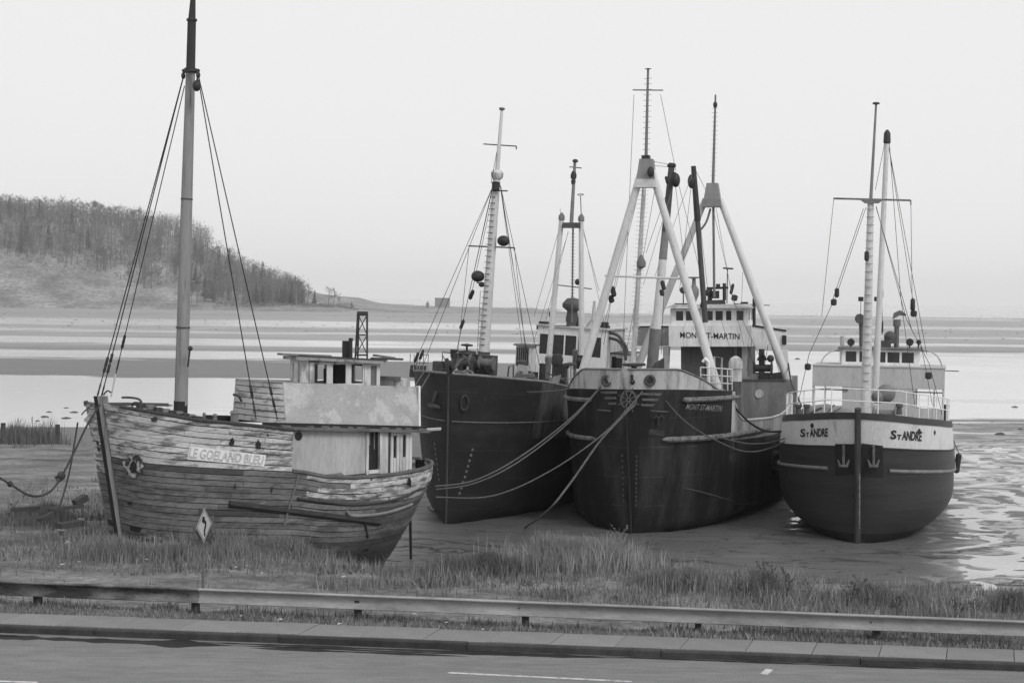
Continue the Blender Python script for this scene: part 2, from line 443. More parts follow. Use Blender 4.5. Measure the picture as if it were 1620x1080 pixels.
# ================================================================ THE PLACE
def nodes_of(m):
    m.use_nodes = True
    return m.node_tree.nodes, m.node_tree.links, m.node_tree.nodes['Principled BSDF']
def mudflat_material():
    m = bpy.data.materials.new('tidal mud and standing water')
    n, l, b = nodes_of(m)
    geo = n.new('ShaderNodeNewGeometry')
    sep = n.new('ShaderNodeSeparateXYZ'); l.new(geo.outputs['Position'], sep.inputs[0])
    def mth(op, a, c=None, cl=False):
        k = n.new('ShaderNodeMath'); k.operation = op; k.use_clamp = cl
        for i, v in enumerate((a, c)):
            if v is None: continue
            if isinstance(v, (int, float)): k.inputs[i].default_value = v
            else: l.new(v, k.inputs[i])
        return k.outputs[0]
    def nz(scl, sx, sy, det=5, r=.55, dist=0.0, off=0.0):
        mp = n.new('ShaderNodeMapping'); mp.inputs['Scale'].default_value = (sx, sy, 1); mp.inputs['Location'].default_value = (off, off * .7, 0)
        l.new(geo.outputs['Position'], mp.inputs[0])
        t = n.new('ShaderNodeTexNoise'); t.inputs['Scale'].default_value = scl; t.inputs['Detail'].default_value = det
        t.inputs['Roughness'].default_value = r; t.inputs['Distortion'].default_value = dist
        l.new(mp.outputs[0], t.inputs['Vector']); return t.outputs['Fac']
    def mr(x, a, c, d=0.0, e=1.0):
        k = n.new('ShaderNodeMapRange'); l.new(x, k.inputs[0])
        for i, v in enumerate((a, c, d, e)): k.inputs[i + 1].default_value = v
        return k.outputs[0]
    def mixf(f, a, c):
        k = n.new('ShaderNodeMix'); k.data_type = 'FLOAT'
        for i, v in zip((0, 2, 3), (f, a, c)):
            if isinstance(v, (int, float)): k.inputs[i].default_value = v
            else: l.new(v, k.inputs[i])
        return k.outputs[0]
    X, Y = sep.outputs[0], sep.outputs[1]
    # tide bands that lie across the bay: places along 22500 / Y
    t = mth('DIVIDE', 22500.0, mth('MAXIMUM', Y, 40.0))
    wob = mth('MULTIPLY', mth('SUBTRACT', nz(1, .010, .03, 4), .5), mth('MULTIPLY', t, .17))
    wob2 = mth('MULTIPLY', mth('SUBTRACT', nz(1, .05, .10, 6, .65, off=31), .5), mth('MULTIPLY', t, .10))
    tt = mth('DIVIDE', mth('ADD', t, mth('ADD', wob, wob2)), 260.0)
    def ramp(stops):
        r = n.new('ShaderNodeValToRGB'); e = r.color_ramp.elements
        while len(e) > 1: e.remove(e[0])
        e[0].position = 0; e[0].color = (stops[0][1],) * 3 + (1,)
        for x, v in stops[1:]:
            k = e.new(x / 260.0); k.color = (v, v, v, 1)
        l.new(tt, r.inputs[0]); return r.outputs[0]
    def bands(bs, soft=1.2):
        st = [(0, .25)]
        for a0, a1, v, base in bs:
            st += [(a0 - soft, base), (a0 + soft, v), (a1 - soft, v), (a1 + soft, base)]
        return st[:31]
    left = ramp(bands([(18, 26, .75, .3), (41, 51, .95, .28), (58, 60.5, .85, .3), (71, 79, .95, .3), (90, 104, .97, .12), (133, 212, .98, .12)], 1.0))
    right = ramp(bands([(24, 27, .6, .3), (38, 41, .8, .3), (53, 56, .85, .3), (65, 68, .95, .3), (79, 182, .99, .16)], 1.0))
    side = mr(mth('SUBTRACT', mth('ADD', X, mth('MULTIPLY', mth('SUBTRACT', nz(1, .02, .02, 3, off=9), .5), 40)), mth('MULTIPLY', Y, .075)), -14, 14)
    wet = mixf(side, left, right)
    mott = mr(nz(1, .035, .07, 7, .7, .5, 91), .40, .62, 1.0, .55)
    wet = mth('MULTIPLY', wet, mixf(mr(Y, 150, 330), 1.0, mott))
    # thin drainage films on the near mud, strongest to the right
    n1 = nz(1, .26, .36, 6, .62, 1.4, 5)
    ridge = mth('SUBTRACT', 1.0, mth('MULTIPLY', mth('ABSOLUTE', mth('SUBTRACT', n1, .5)), 9.0), True)
    where = mth('MULTIPLY', mr(mth('SUBTRACT', X, mth('MULTIPLY', Y, .25)), .5, 6.5), mr(Y, 95, 125, 1, 0))
    where2 = mr(mth('SUBTRACT', X, mth('MULTIPLY', Y, .12)), -4, 4)
    film = mth('MULTIPLY', mr(mth('ADD', mth('MULTIPLY', ridge, .55), mth('MULTIPLY', nz(1, .5, .7, 5, .62, 1.0, 17), .75)), .52, .70), where)
    wet = mth('MAXIMUM', wet, mth('MULTIPLY', film, .55))
    # broken film beyond
    brk = mth('MULTIPLY', mr(nz(1, .06, .5, 6, .65, .4, 3), .50, .58), mth('MULTIPLY', where2, mr(Y, 66, 110, 0.0, .8)))
    wet = mth('MAXIMUM', wet, mth('MULTIPLY', brk, mr(Y, 118, 150, 1, 0)))
    # specks of stone and weed in the film
    sp = mr(nz(1, .5, 1.1, 4, .7, 0, 77), .66, .70)
    wet = mth('MULTIPLY', wet, mth('SUBTRACT', 1.0, mth('MULTIPLY', sp, .75)))
    # cracks where the mud dries in front of the ships
    cx = n.new('ShaderNodeTexVoronoi'); cx.feature = 'DISTANCE_TO_EDGE'; cx.inputs['Scale'].default_value = 1.0
    mp = n.new('ShaderNodeMapping'); mp.inputs['Scale'].default_value = (.14, .42, 1)
    wv = n.new('ShaderNodeVectorMath'); wv.operation = 'ADD'
    nn = n.new('ShaderNodeTexNoise'); nn.inputs['Scale'].default_value = .35; nn.inputs['Detail'].default_value = 5
    l.new(geo.outputs['Position'], nn.inputs['Vector'])
    sv = n.new('ShaderNodeVectorMath'); sv.operation = 'SCALE'; sv.inputs['Scale'].default_value = 3.2
    l.new(nn.outputs['Color'], sv.inputs[0]); l.new(geo.outputs['Position'], wv.inputs[0]); l.new(sv.outputs[0], wv.inputs[1])
    l.new(wv.outputs[0], mp.inputs[0]); l.new(mp.outputs[0], cx.inputs['Vector'])
    crack = mth('MULTIPLY', mr(cx.outputs['Distance'], .02, .085, 1, 0), mth('MULTIPLY', mr(nz(1, .12, .3, 3, .5, 0, 41), .47, .56), mr(Y, 56, 64, 1, 0)))
    ripple = nz(1, .07, 1.25, 4, .6, .9, 23)
    basev = mixf(mr(nz(1, .05, .14, 5, .6, 0, 2), .3, .7), .02, .04)
    basev = mth('MULTIPLY', basev, mr(ripple, .32, .68, .5, 1.35))
    basev = mth('MULTIPLY', basev, mr(nz(6, .6, 1.5, 4, .6, 0, 2), .3, .7, .85, 1.15))
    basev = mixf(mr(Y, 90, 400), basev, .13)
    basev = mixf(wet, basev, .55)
    flow = nz(1, .05, .26, 6, .6, .3, 51)
    fl = mth('ABSOLUTE', mth('SUBTRACT', mth('FRACT', mth('MULTIPLY', flow, 13.0)), .5))
    lines = mth('MULTIPLY', mr(fl, .41, .475), mr(nz(1, .3, .8, 5, .65, 0, 61), .42, .55))
    lines = mth('MULTIPLY', mth('MULTIPLY', lines, mr(Y, 62, 80, 1, 0)), mth('SUBTRACT', 1.0, where))
    crack = mth('MAXIMUM', crack, lines)
    basev = mth('MULTIPLY', basev, mth('SUBTRACT', 1.0, mth('MULTIPLY', crack, .6)))
    cc = n.new('ShaderNodeCombineColor')
    for i in range(3): l.new(basev, cc.inputs[i])
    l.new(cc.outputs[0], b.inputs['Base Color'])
    l.new(mixf(wet, mixf(crack, .55, .95), .16), b.inputs['Roughness'])
    l.new(mixf(wet, mixf(crack, .14, .0), .9), b.inputs['Specular IOR Level'])
    hgt = mth('SUBTRACT', mth('ADD', mth('MULTIPLY', ripple, .6), mth('MULTIPLY', nz(2, .5, 1.6, 5, .6, 0, 6), .4)), mth('MULTIPLY', crack, .8))
    bp = n.new('ShaderNodeBump'); bp.inputs['Distance'].default_value = .06
    l.new(mixf(wet, .5, .04), bp.inputs['Strength']); l.new(hgt, bp.inputs['Height']); l.new(bp.outputs[0], b.inputs['Normal'])
    return m

def sheet(xs, ys, zf):
    return MB().grid([[Vector((x, y, zf(x, y))) for x in xs] for y in ys])
def steps(*segs):
    out = []
    for a, b, n in segs: out += [lerp(a, b, i / n) for i in range(n)]
    return out + [segs[-1][1]]
SEA_Y = 980.0
def mud_z(x, y):
    "low ridges and runnels on the flat near the ships; to the right they dip under the standing water"
    f = smooth(40, 48, y) * smooth(150, 100, y) * smooth(-40, -25, x) * smooth(60, 44, x)
    if f <= 0: return 0.0
    v = Vector((x * .33, y * .40, 3)); wq = noise.noise(v * .6) * 1.3
    r = abs(noise.noise(Vector((x * .42 + wq, y * .6 + wq, 1)))) * 1.5 + .55 * (abs(noise.noise(Vector((x * .8 + wq, y * 1.3, 8)))) - .2) + .13 * noise.noise(Vector((x * 2.3, y * 3.2, 5)))
    g = smooth(.0, 7, x - .20 * y) * smooth(120, 96, y)
    g = max(g, smooth(1.9, .3, abs(x - (12.4 + .17 * (y - 62)))) * smooth(58, 61, y) * smooth(92, 80, y))
    left = .08 + .05 * noise.noise(Vector((x * .15, y * 1.0, 4))) + .03 * noise.noise(Vector((x * .6, y * 2.2, 4))) + .012 * noise.noise(Vector((x * 2.2, y * 2.6, 2)))
    right = (r - .15) * .07
    return f * lerp(left, right, g)
mud = sheet(steps((-5000, -400, 6), (-400, -42, 10), (-42, 62, 330), (62, 400, 10), (400, 5000, 6)), steps((-60, 38, 3), (38, 84, 230), (84, 152, 120), (152, 300, 14), (300, SEA_Y + 40, 8)), mud_z)
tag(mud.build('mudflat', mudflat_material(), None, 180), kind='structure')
POOL = mat('silty standing water', .34, .10, .2, .4, (1, 1, 1), spec=.9, bump=.06, bscale=3)
pm_ = sheet(steps((4, 60, 28)), steps((44, 148, 40)), lambda x, y: .004)
tag(pm_.build('tide_pool', POOL, None, 0), kind='structure')
SEAM = mat('pale calm sea', .4, .12, .25, .02, (.15, 1.5, 1), spec=.6, bump=.08, bscale=.12)
tag(sheet(steps((-5800, -400, 4), (-400, 5800, 6)), steps((SEA_Y, 2000, 6), (2000, 5800, 6)), lambda x, y: .05).build('sea', SEAM, None, 0), kind='structure')

# --- the bank: the made ground behind the rail, running down to the mud
EDGE = [(-60, 90), (-24, 84), (-17, 78), (-14.2, 66), (-11.5, 54), (-8, 48), (-5.5, 45.3), (-4, 44.4), (-1.5, 44.0), (1, 44.6), (4, 45), (8, 43.5), (14, 41.5), (22, 39), (60, 34)]
def bank_z(x, y):
    e = interp(x, EDGE)
    w = 9.0 if x > -9 else lerp(9, 14, min(1, (-9 - x) / 8))
    top = 2.42 + .12 * noise.noise(Vector((x * .3, y * .3, 0))) + .05 * noise.noise(Vector((x * 1.3, y * 1.3, 4)))
    if x < -12: top = lerp(top, top - .55, smooth(42, 66, y))
    mound = .35 * math.exp(-((x - 1.5) / 3.2) ** 2 - ((y - 42) / 2.6) ** 2)
    k = smooth(e + w * .35, e - w * .65, y)
    z = lerp(-.35, top + mound, k)
    front = road_edge(x) + 1.35
    if y < front: z = min(z, 2.36 - .02)
    return z
def road_edge(x): return 30.62 - .104 * x          # the kerb line
def rail_y(x): return 32.45 - .128 * x
SOIL = mat('trampled soil and gravel', .185, .95, .35, .5, (.5, 1.4, 1), val2=.085, thr=.53, soft=.1, pscale=.6, pstretch=(.5, 1.2, 1), bump=.5, bscale=9, fine=.4, v3=.3, thr3=.68, sc3=5.0, grain=.25)
bank_mb = MB()
bxs = steps((-75, -26, 14), (-26, 24, 130), (24, 75, 12))
rows = []
for q in range(71):
    f = q / 70
    rows.append([Vector((x, lerp(road_edge(x) + 1.05, interp(x, EDGE) + 6, f), 0)) for x in bxs])
for r in rows:
    for p in r: p.z = bank_z(p.x, p.y)
bank_mb.grid(rows)
tag(bank_mb.build('bank', SOIL, None, 180), kind='structure')

# --- road, kerb, pavement of separate slabs
ASPH = mat('worn pale asphalt', .175, .9, .10, .35, (.25, 1.2, 1), val2=.15, thr=.55, soft=.12, pscale=.5, pstretch=(.15, 1, 1), bump=.25, bscale=60, fine=.16, grain=.16, v3=.12, thr3=.74, sc3=1.2)
CONC = mat('weathered concrete', .2, .9, .1, 1.2, val2=.2, thr=.6, pscale=1.5, bump=.2, bscale=40, rnd=.07, grain=.12)
KERB = mat('dirty kerb concrete', .055, .9, .3, 1.5, (.5, 1, 1), val2=.028, thr=.48, soft=.1, pscale=.8, bump=.3, bscale=30, rnd=.2, grain=.2)
PAINT = mat('worn road paint', .5, .8, .15, 2, val2=.26, thr=.57, pscale=6)
ROAD_Z, PAVE_Z = 2.33, 2.50
ux = Vector((1, -.104, 0)).normalized(); uy = Vector((.104, 1, 0)).normalized()
Q0 = Vector((0, road_edge(0), 0))
def rd(u, w, z): return Q0 + ux * u + uy * w + Vector((0, 0, z))
rb = MB().grid([[rd(u, w, ROAD_Z) for u in steps((-90, -20, 6), (-20, 20, 40), (20, 90, 6))] for w in (-26, -12, -6, -3, -1, -.3, .06)])
tag(rb.build('road', ASPH, None, 0), kind='structure')
pave = bpy.data.objects.new('pavement', None); COL.objects.link(pave); tag(pave, kind='structure')
kerb = bpy.data.objects.new('kerb', None); COL.objects.link(kerb); tag(kerb, kind='structure')
SL = 1.4
def slab_mesh(L, w0, w1, z0, z1, bev, name, m):
    mb = MB()
    b = bev
    k = .22
    lo = [(k * w0, w0), (L + k * w0, w0), (L + k * w1, w1), (k * w1, w1)]
    vs = [(x, y, z0) for x, y in lo] + [(x, y, z1 - b) for x, y in lo] + [(b + k * w0, w0 + b, z1), (L - b + k * w0, w0 + b, z1), (L - b + k * w1, w1 - b, z1), (b + k * w1, w1 - b, z1)]
    mb.add([Vector(v) for v in vs], [(0, 1, 5, 4), (1, 2, 6, 5), (2, 3, 7, 6), (3, 0, 4, 7), (4, 5, 9, 8), (5, 6, 10, 9), (6, 7, 11, 10), (7, 4, 8, 11), (8, 9, 10, 11)])
    me = bpy.data.meshes.new(name); me.from_pydata(mb.v, [], mb.f); me.materials.append(m)
    return me
sm_ = slab_mesh(SL - .012, .19, 1.22, -.2, 0, .012, 'slab', CONC)
km_ = slab_mesh(SL * 3 - .02, 0, .178, -.3, 0, .03, 'kerbstone', KERB)
yaw = math.atan2(ux.y, ux.x)
for i in range(-16, 16):
    o = bpy.data.objects.new('slab', sm_); COL.objects.link(o); o.parent = pave
    o.location = rd(i * SL - .55, 0, PAVE_Z + random.uniform(-.008, .008)); o.rotation_euler = (random.uniform(-.004, .004), random.uniform(-.004, .004), yaw)
    if i % 3 == 0:
        o = bpy.data.objects.new('kerbstone', km_); COL.objects.link(o); o.parent = kerb
        o.location = rd(i * SL - .9, 0, PAVE_Z - .012 + random.uniform(-.007, .007)); o.rotation_euler = (0, random.uniform(-.003, .003), yaw + random.uniform(-.003, .003))
# painted lines
def strip_between(p, q, w, z, name, m):
    p, q = Vector((p.x, p.y, z)), Vector((q.x, q.y, z)); d = (q - p).normalized(); s = Vector((-d.y, d.x, 0)) * w / 2
    n = 20
    return MB().grid([[p.lerp(q, i / n) - s for i in range(n + 1)], [p.lerp(q, i / n) + s for i in range(n + 1)]]).build(name, m, None, 0)
tag(strip_between(G(708, 1063.5, ROAD_Z), G(1000, 1077.5, ROAD_Z), .10, ROAD_Z + .004, 'road_marking', PAINT), kind='structure')
tag(strip_between(G(1208, 1066, ROAD_Z), G(1218, 1058, ROAD_Z), .16, ROAD_Z + .004, 'road_marking', PAINT), kind='structure')
tag(strip_between(G(-60, 1075, ROAD_Z), G(60, 1079, ROAD_Z), .10, ROAD_Z + .004, 'road_marking', PAINT), kind='structure')
# wet gutter: irregular damp sheets, some with standing water
DAMP = mat('damp dark asphalt', .022, .75, .3, 1.2, (.4, 1.5, 1), spec=.2)
PUDDLE = mat('shallow puddle water', .03, .05, .2, 2, spec=.6)
def puddle(u0, u1, w0, w1, m, lift, seed, name, n=60):
    top, bot = [], []
    for i in range(n + 1):
        u = lerp(u0, u1, i / n); e = min(1, 6 * min(i / n, 1 - i / n))
        c = (w0 + w1) / 2; hw = (w1 - w0) / 2 * e * (.65 + .8 * noise.noise(Vector((u * .7, seed, 0))) + .35 * noise.noise(Vector((u * 3.1, seed, 3))))
        hw = max(.006, hw)
        top.append(rd(u, min(c + hw, -.012), ROAD_Z + lift)); bot.append(rd(u, c - hw, ROAD_Z + lift))
    return MB().grid([bot, top]).build(name, m, None, 0)
tag(puddle(-14.5, -6.0, -.75, .02, DAMP, .004, 1.3, 'damp_patch'), kind='structure')
tag(puddle(-7.2, 2.5, -.34, .0, DAMP, .004, 7.7, 'damp_patch'), kind='structure')
tag(puddle(1.2, 9.5, -.16, .0, DAMP, .004, 4.1, 'damp_patch'), kind='structure')
tag(puddle(-5.6, -.8, -.62, -.38, DAMP, .004, 2.2, 'damp_patch'), kind='structure')
tag(puddle(-6.2, -.6, -.40, -.28, PUDDLE, .008, 9.2, 'puddle'), kind='structure')
tag(puddle(-13.6, -10.8, -.36, -.2, PUDDLE, .008, 5.2, 'puddle'), kind='structure')

# --- the wooded point across the bay
CREST = [(-1200, 60), (-420, 58), (-330, 57), (-265, 53), (-223, 45), (-197, 33), (-176, 21), (-154, 14), (-133, 8.5), (-120, 7), (-105, 6), (-95, 4), (-60, 2), (-20, 1.0), (30, .5), (70, -.5)]
def shore_y(x): return 835 + 10 * math.sin(x * .021) + 7 * noise.noise(Vector((x * .03, 1, 0)))
def hill_z(x, y):
    c = interp(x, CREST); s = shore_y(x)
    k = smooth(s - 4, s + 130, y) * smooth(1190, 975, y)
    return -.6 + min(3.0, .5 + c * .4) * smooth(s - 6, s + 10, y) + c * k + 1.6 * k * noise.noise(Vector((x * .02, y * .02, 5))) * min(1, c / 12) + .5 * noise.noise(Vector((x * .09, y * .09, 2))) * smooth(s - 6, s + 10, y)
HILL = mat('rough hillside grass', .24, .95, .4, .03, (1, 1, 1), val2=.15, thr=.52, soft=.1, pscale=.05, pstretch=(1, 2, 1), fine=.4)
tag(sheet(steps((-1300, -420, 16), (-420, 60, 130)), steps((815, 900, 34), (900, 1000, 18), (1000, 1400, 6)), lambda x, y: hill_z(x, y)).build('hillside', HILL, None, 180), kind='structure')
# pale stony foreshore strip below it
STONY = mat('pale stony foreshore', .30, .9, .25, .04, (.4, 3, 1), val2=.16, thr=.56, soft=.08, pscale=.06, pstretch=(.3, 4, 1), fine=.4)
fm = MB(); fr = []
for q in range(9):
    fr.append([Vector((x, lerp(690 + 60 * noise.noise(Vector((x * .012, 7, 0))) + max(0, x + 60) * .6, 850, q / 8), .04 + .5 * (q / 8) ** 2)) for x in steps((-900, -400, 8), (-400, 120, 80))])
tag(fm.grid(fr).build('foreshore', STONY, None, 0), kind='structure')
# ================================================================ the derelict wooden boat on the bank
S = Ship('derelict_boat', 'derelict wooden boat with peeling white planks and grey mast, aground on the grassy bank', 'boat', 192, 848, 2.5, 47, 0.0)
SR = S.root
go_stem = lambda z: -.165 * z
go_stern = lambda z: 12.05 + .58 * (min(z, 1.0) - 1.0)
go_keel = lambda a: interp(a, [(-1, -1.2), (0, -1.4), (6, -2.2), (10, -2.5), (13, -2.2)])
GB = 4.72
ZL = [(-1, 2.62), (0, 2.42), (2.5, 2.12), (5, 1.84), (6, 1.6), (7.2, 1.46), (8.6, 1.44), (10, 1.47), (12.4, 1.55)]
ZU = [(-1, 4.2), (0, 3.98), (1.2, 3.72), (3, 3.48), (GB, 3.22)]
zl = lambda a: interp(a, ZL)
zu = lambda a: interp(a, ZU)
def go_hb(x, e, z):
    B = 2.2 + .05 * z
    Lb = lerp(3.1, 2.5, min(1, max(0, (z + 1.5) / 5)))
    Ls = lerp(5.5, 3.4, min(1, max(0, (z + 2) / 3.5)))
    return B * fbow(x, Lb, 3.3, 2.9) * bilge(z, -2.35, 2.2, 1.9) * fbow(e, Ls, 2.1, 1.75)
HG = Hull(S, go_stem, go_stern, go_keel, lambda a: (zu(a) if a < GB + .03 else zl(a)), go_hb)
CORE = mat('inner planking and gap shade', .02, .9, .3, 3)  # dark core; also paints the shade in the eaves gap
HG.patch(go_keel, zl, nv=16, na=50, out=-.035).build('hull', CORE, SR, 0)
HG.patch(zl, zu, a1=GB + .01, nv=6, na=40, out=-.035, ends=False).build('raised_bow', CORE, SR, 0)
PEELW = mat('peeling white plank paint', .5, .85, .18, 1.2, (.4, .4, 2), val2=.17, thr=.56, soft=.05, pscale=2.4, pstretch=(.45, .45, 2.2), bump=.4, bscale=12, fine=.25, rnd=.12, v3=.05, thr3=.69, sc3=7)
PEELW2 = mat('badly peeled plank paint', .52, .85, .25, 1.5, (.4, .4, 2), val2=.17, thr=.51, soft=.06, pscale=2.6, pstretch=(.5, .5, 2.4), bump=.5, bscale=12, fine=.3, rnd=.16, v3=.035, thr3=.63, sc3=6)
PEELG = mat('worn blue grey plank paint', .15, .85, .22, .9, (.4, .4, 1.6), val2=.08, thr=.54, soft=.06, pscale=1.6, pstretch=(.5, .5, 2), bump=.4, bscale=12, fine=.25, rnd=.15, v3=.03, thr3=.67, sc3=5)
PEELB = mat('bare weathered bottom plank', .07, .9, .3, .8, (.4, .4, 2), val2=.16, thr=.62, soft=.05, pscale=1.4, pstretch=(.4, .4, 2.5), bump=.5, bscale=12, fine=.3, rnd=.2, v3=.02, thr3=.64, sc3=5)
def plank(za, zb, a0, a1, side, m):
    n = max(2, min(9, int((a1 - a0) / .38)))
    if a0 < 1.2: n += 6
    o = .006 + random.random() * .014
    sh = random.uniform(-.007, .007)
    rows = [[], [], [], []]
    for i in range(n + 1):
        q = i / n
        a = lerp(a0, a1, q ** 3 if a0 < .2 else q)
        z0, z1 = za(a) + .012 + sh, zb(a) - .012 + sh
        b0, b1 = max(a, go_stem(z0) + .0004), max(a, go_stem(z1) + .0004)
        rows[0].append(HG.pt(b0, z0, side, -.03)); rows[1].append(HG.pt(b0, z0, side, o)); rows[2].append(HG.pt(b1, z1, side, o)); rows[3].append(HG.pt(b1, z1, side, -.03))
    mb = MB().grid(rows)
    k = n + 1
    mb.add([r[0] for r in rows], [(0, 1, 2, 3)]).add([r[-1] for r in rows], [(0, 1, 2, 3)])
    return mb.build('plank', m, SR, 0)
NLO, NUP = 21, 8
def lo(k): return lambda a: lerp(go_keel(a), zl(a), k / NLO)
def upz(k): return lambda a: lerp(zl(a), zu(a), k / NUP)
def run(zf, k, a_from, a_to, side, pick):
    a = a_from
    first = True
    while a < a_to - .05:
        L = random.uniform(2.2, 3.8) * (.6 if first and k % 2 else 1); first = False
        b = a + L
        if a_to - b < .9: b = a_to
        if random.random() > .012 or k < 4:
            plank(zf(k), zf(k + 1), a + .006, b - .006, side, pick(a, b, k))
        a = b
for k in range(3, NLO):
    def pick(a, b, k):
        if k >= NLO - 3 and (a + b) / 2 > 5.4: return PEELW2
        if k >= NLO - 5 and (a + b) / 2 > 5.4: return random.choice((PEELW2, PEELG, PEELB))
        if k < 9: return PEELB
        return PEELG if random.random() < .85 else PEELB
    endp = 99
    z_mid = lo(k + .5)
    run(lo, k, -.45, 12.05 + .58 * (min(z_mid(11), 1) - 1) - .02, 1, pick)
    if k > 6: run(lo, k, -.45, 5.0, -1, lambda a, b, k: PEELG if k < NLO - 3 else PEELW2)
for k in range(NUP):
    run(upz, k, -.72, GB, 1, lambda a, b, k: PEELW2 if (a + b) / 2 > 3.0 or k == NUP - 1 else PEELW)
    run(upz, k, -.72, 4.2, -1, lambda a, b, k: PEELW2)
# break of the raised bow, cap rails, decks
MB().grid([[A(GB, s * (HG.s_at(GB - .01, 2.6) - .05), z) for s in (-1, 1)] for z in (.6, 3.2)]).build('break_bulkhead', WOODD, SR, 0)
HG.deck(lambda a: zu(a) - .12, -.6, GB - .02, 20).build('fore_deck', mat('bleached deck boards', .2, .9, .3, 4, (.3, 3, 1)), SR, 0)
HG.deck(lambda a: .75, GB, 11.5, 16).build('after_deck', WOODD, SR, 0)
for sd in (1, -1):
    MB().tube([HG.pt(lerp(-.6, GB, (i / 30) ** 1.6), zu(lerp(-.6, GB, (i / 30) ** 1.6)) - .01, sd, .01) for i in range(31)], .055, 6).build('cap_rail', WOODD, SR)
    pts = [HG.pt(a, zl(a) + .015, sd, -.02) for a in [lerp(GB + .03, 12.03, 1 - (1 - i / 30) ** 1.8) for i in range(31)]]
    MB().tube(pts, .075, 6).build('after_rail', mat('grey split rail', .1, .9, .4, 4, (.6, .6, 3), bump=.4), SR)
    HG.patch(lambda a: zl(a) - .5, lambda a: zl(a), a0=GB + .03, a1=12.0, nv=2, na=24, sides=(sd,), out=-.14, ends=False).build('bulwark_lining', PEELW2, SR, 0)
# stem post; the shade on its starboard face is a dark painted shell
post, face = MB(), MB()
zs = (-1.0, 0, 1, 2, 3, 4.05, 4.36)
vs, ws_ = [], []
for z in zs:
    a = go_stem(z)
    vs += [A(a - .14, -.09, z), A(a - .14, .10, z), A(a + .2, .10, z), A(a + .2, -.1, z)]
    ws_ += [A(a - .16, -.12, z), A(a - .16, .085, z), A(a - .142, .085, z), A(a - .0, -.12, z)]
fs_ = [(i * 4 + k, i * 4 + (k + 1) % 4, (i + 1) * 4 + (k + 1) % 4, (i + 1) * 4 + k) for i in range(len(zs) - 1) for k in range(4)]
post.add(vs, fs_ + [(24, 25, 26, 27)]).build('stem_post', mat('weathered stem post', .3, .9, .25, 2, VS, val2=.17, thr=.5, pscale=3, pstretch=VS, bump=.5), SR, 20)
face.add(ws_, fs_ + [(24, 25, 26, 27)]).build('stem_shade_face', mat('shaded stem face', .016, .9, .4, 4, VS, bump=.4), SR, 20)
# name board: bright band with thin outlined letters
uvn = [(i / 24, j / 2) for j in range(3) for i in range(25)]
c4 = [Vector(c) for c in ((296, 726), (418, 737.5), (421, 719.5), (300, 706))]
bl = lambda u, w: tuple(c4[0] * (1 - u) * (1 - w) + c4[1] * u * (1 - w) + c4[2] * u * w + c4[3] * (1 - u) * w)
HG.decal([bl(u, w) for u, w in uvn], [(j * 25 + i, j * 25 + i + 1, (j + 1) * 25 + i + 1, (j + 1) * 25 + i) for j in range(2) for i in range(24)], .045).build('name_board', mat('bright name paint', .75, .8, .12, 3, val2=.3, thr=.63, soft=.04, pscale=5, pstretch=(.6, .6, 1.6)), SR, 0)
HG.text('LE GOELAND BLEU', [(298, 724), (415, 735.5), (418, 721.5), (301, 708)], 'lettering', mat('worn thin letter outline', .12, .9, .3, 4), SR, outline=.013, off=.055)
# ragged hawse hole with torn sheathing; two ragged ports
def blob(cx, cy, rx, ry, n, jag, seed):
    return [(cx + rx * (1 + jag * noise.noise(Vector((seed, k * 1.7, 0)))) * math.cos(2 * math.pi * k / n), cy + ry * (1 + jag * noise.noise(Vector((seed + 5, k * 1.7, 3)))) * math.sin(2 * math.pi * k / n)) for k in range(n)]
HG.mark(blob(211, 737, 17, 17, 22, .55, 1), 'torn_sheathing', mat('torn pale sheathing', .4, .85, .2, 4, val2=.04, thr=.49, soft=.03, pscale=5.5, bump=.4), SR, .055)
HG.mark(blob(211, 739, 5.6, 9.5, 14, .2, 2), 'hawse_hole', INKDARK, SR, .07)
for x, y, sd in ((367, 699.5, 3), (409, 703, 4)):
    HG.mark(blob(x, y, 4.0, 6.6, 11, .9, sd), 'broken_port', INKDARK, SR, .06)
for x, y, w, h, sd in ((372, 769, 1.6, 5, 6), (430, 775, 1.6, 5, 7), (244, 663, 5, 4, 8), (150, 735, 2, 5, 9), (505, 790, 1.5, 3, 12), (580, 870, 3, 3, 13)):
    HG.mark(blob(x, y, w, h, 9, .8, sd), 'rot_hole', mat('dark rot', .03, .95, .3, 5), SR, .05)
for i, (x0, y0, x1, y1) in enumerate(((164, 726, 170, 765), (167, 728, 174, 748))):
    p, q = S.pa(x0, y0, -.1), S.pa(x1, y1, .1)
    MB().bar(p, q, .12, .05, Vector((1, 0, 0))).build('loose_batten', [LIGHTG, WOODD][i], SR)
# long rubbing timber and a sprung strake
pa_ = [HG.hit(lerp(362, 600, i / 12), lerp(796, 826, i / 12), .03) for i in range(13)]
MB().tube([p for p in pa_ if p], .11, 6).build('rubbing_timber', mat('dark rubbing timber', .035, .9, .4, 5, (.5, .5, 3), bump=.5), SR)
sp = [HG.hit(x, y, .1) for x, y in ((549, 808), (556, 815), (580, 815), (610, 811), (640, 802), (652, 797))]
MB().tube(spline([p for p in sp if p], 3), .055, 6).build('sprung_strake', mat('pale split timber', .2, .9, .3, 5, bump=.4), SR)
sp = [HG.hit(x, y, .05) for x, y in ((470, 788), (510, 793), (560, 798), (610, 793), (640, 785), (660, 775), (676, 768))]
MB().tube(spline([p for p in sp if p], 3), .045, 6).build('rub_rail', WOODD, SR)
sp = [HG.hit(x, y, .08) for x, y in ((577, 826), (582, 850))]
if all(sp): MB().bar(sp[0], sp[1], .08, .05).build('loose_batten', WOODD, SR)
q = [HG.hit(x, y, .1) for x, y in ((672, 779), (689, 771))]
if all(q): MB().bar(q[0], q[1] , .35, .22).build('fender_log', WOODD, SR)
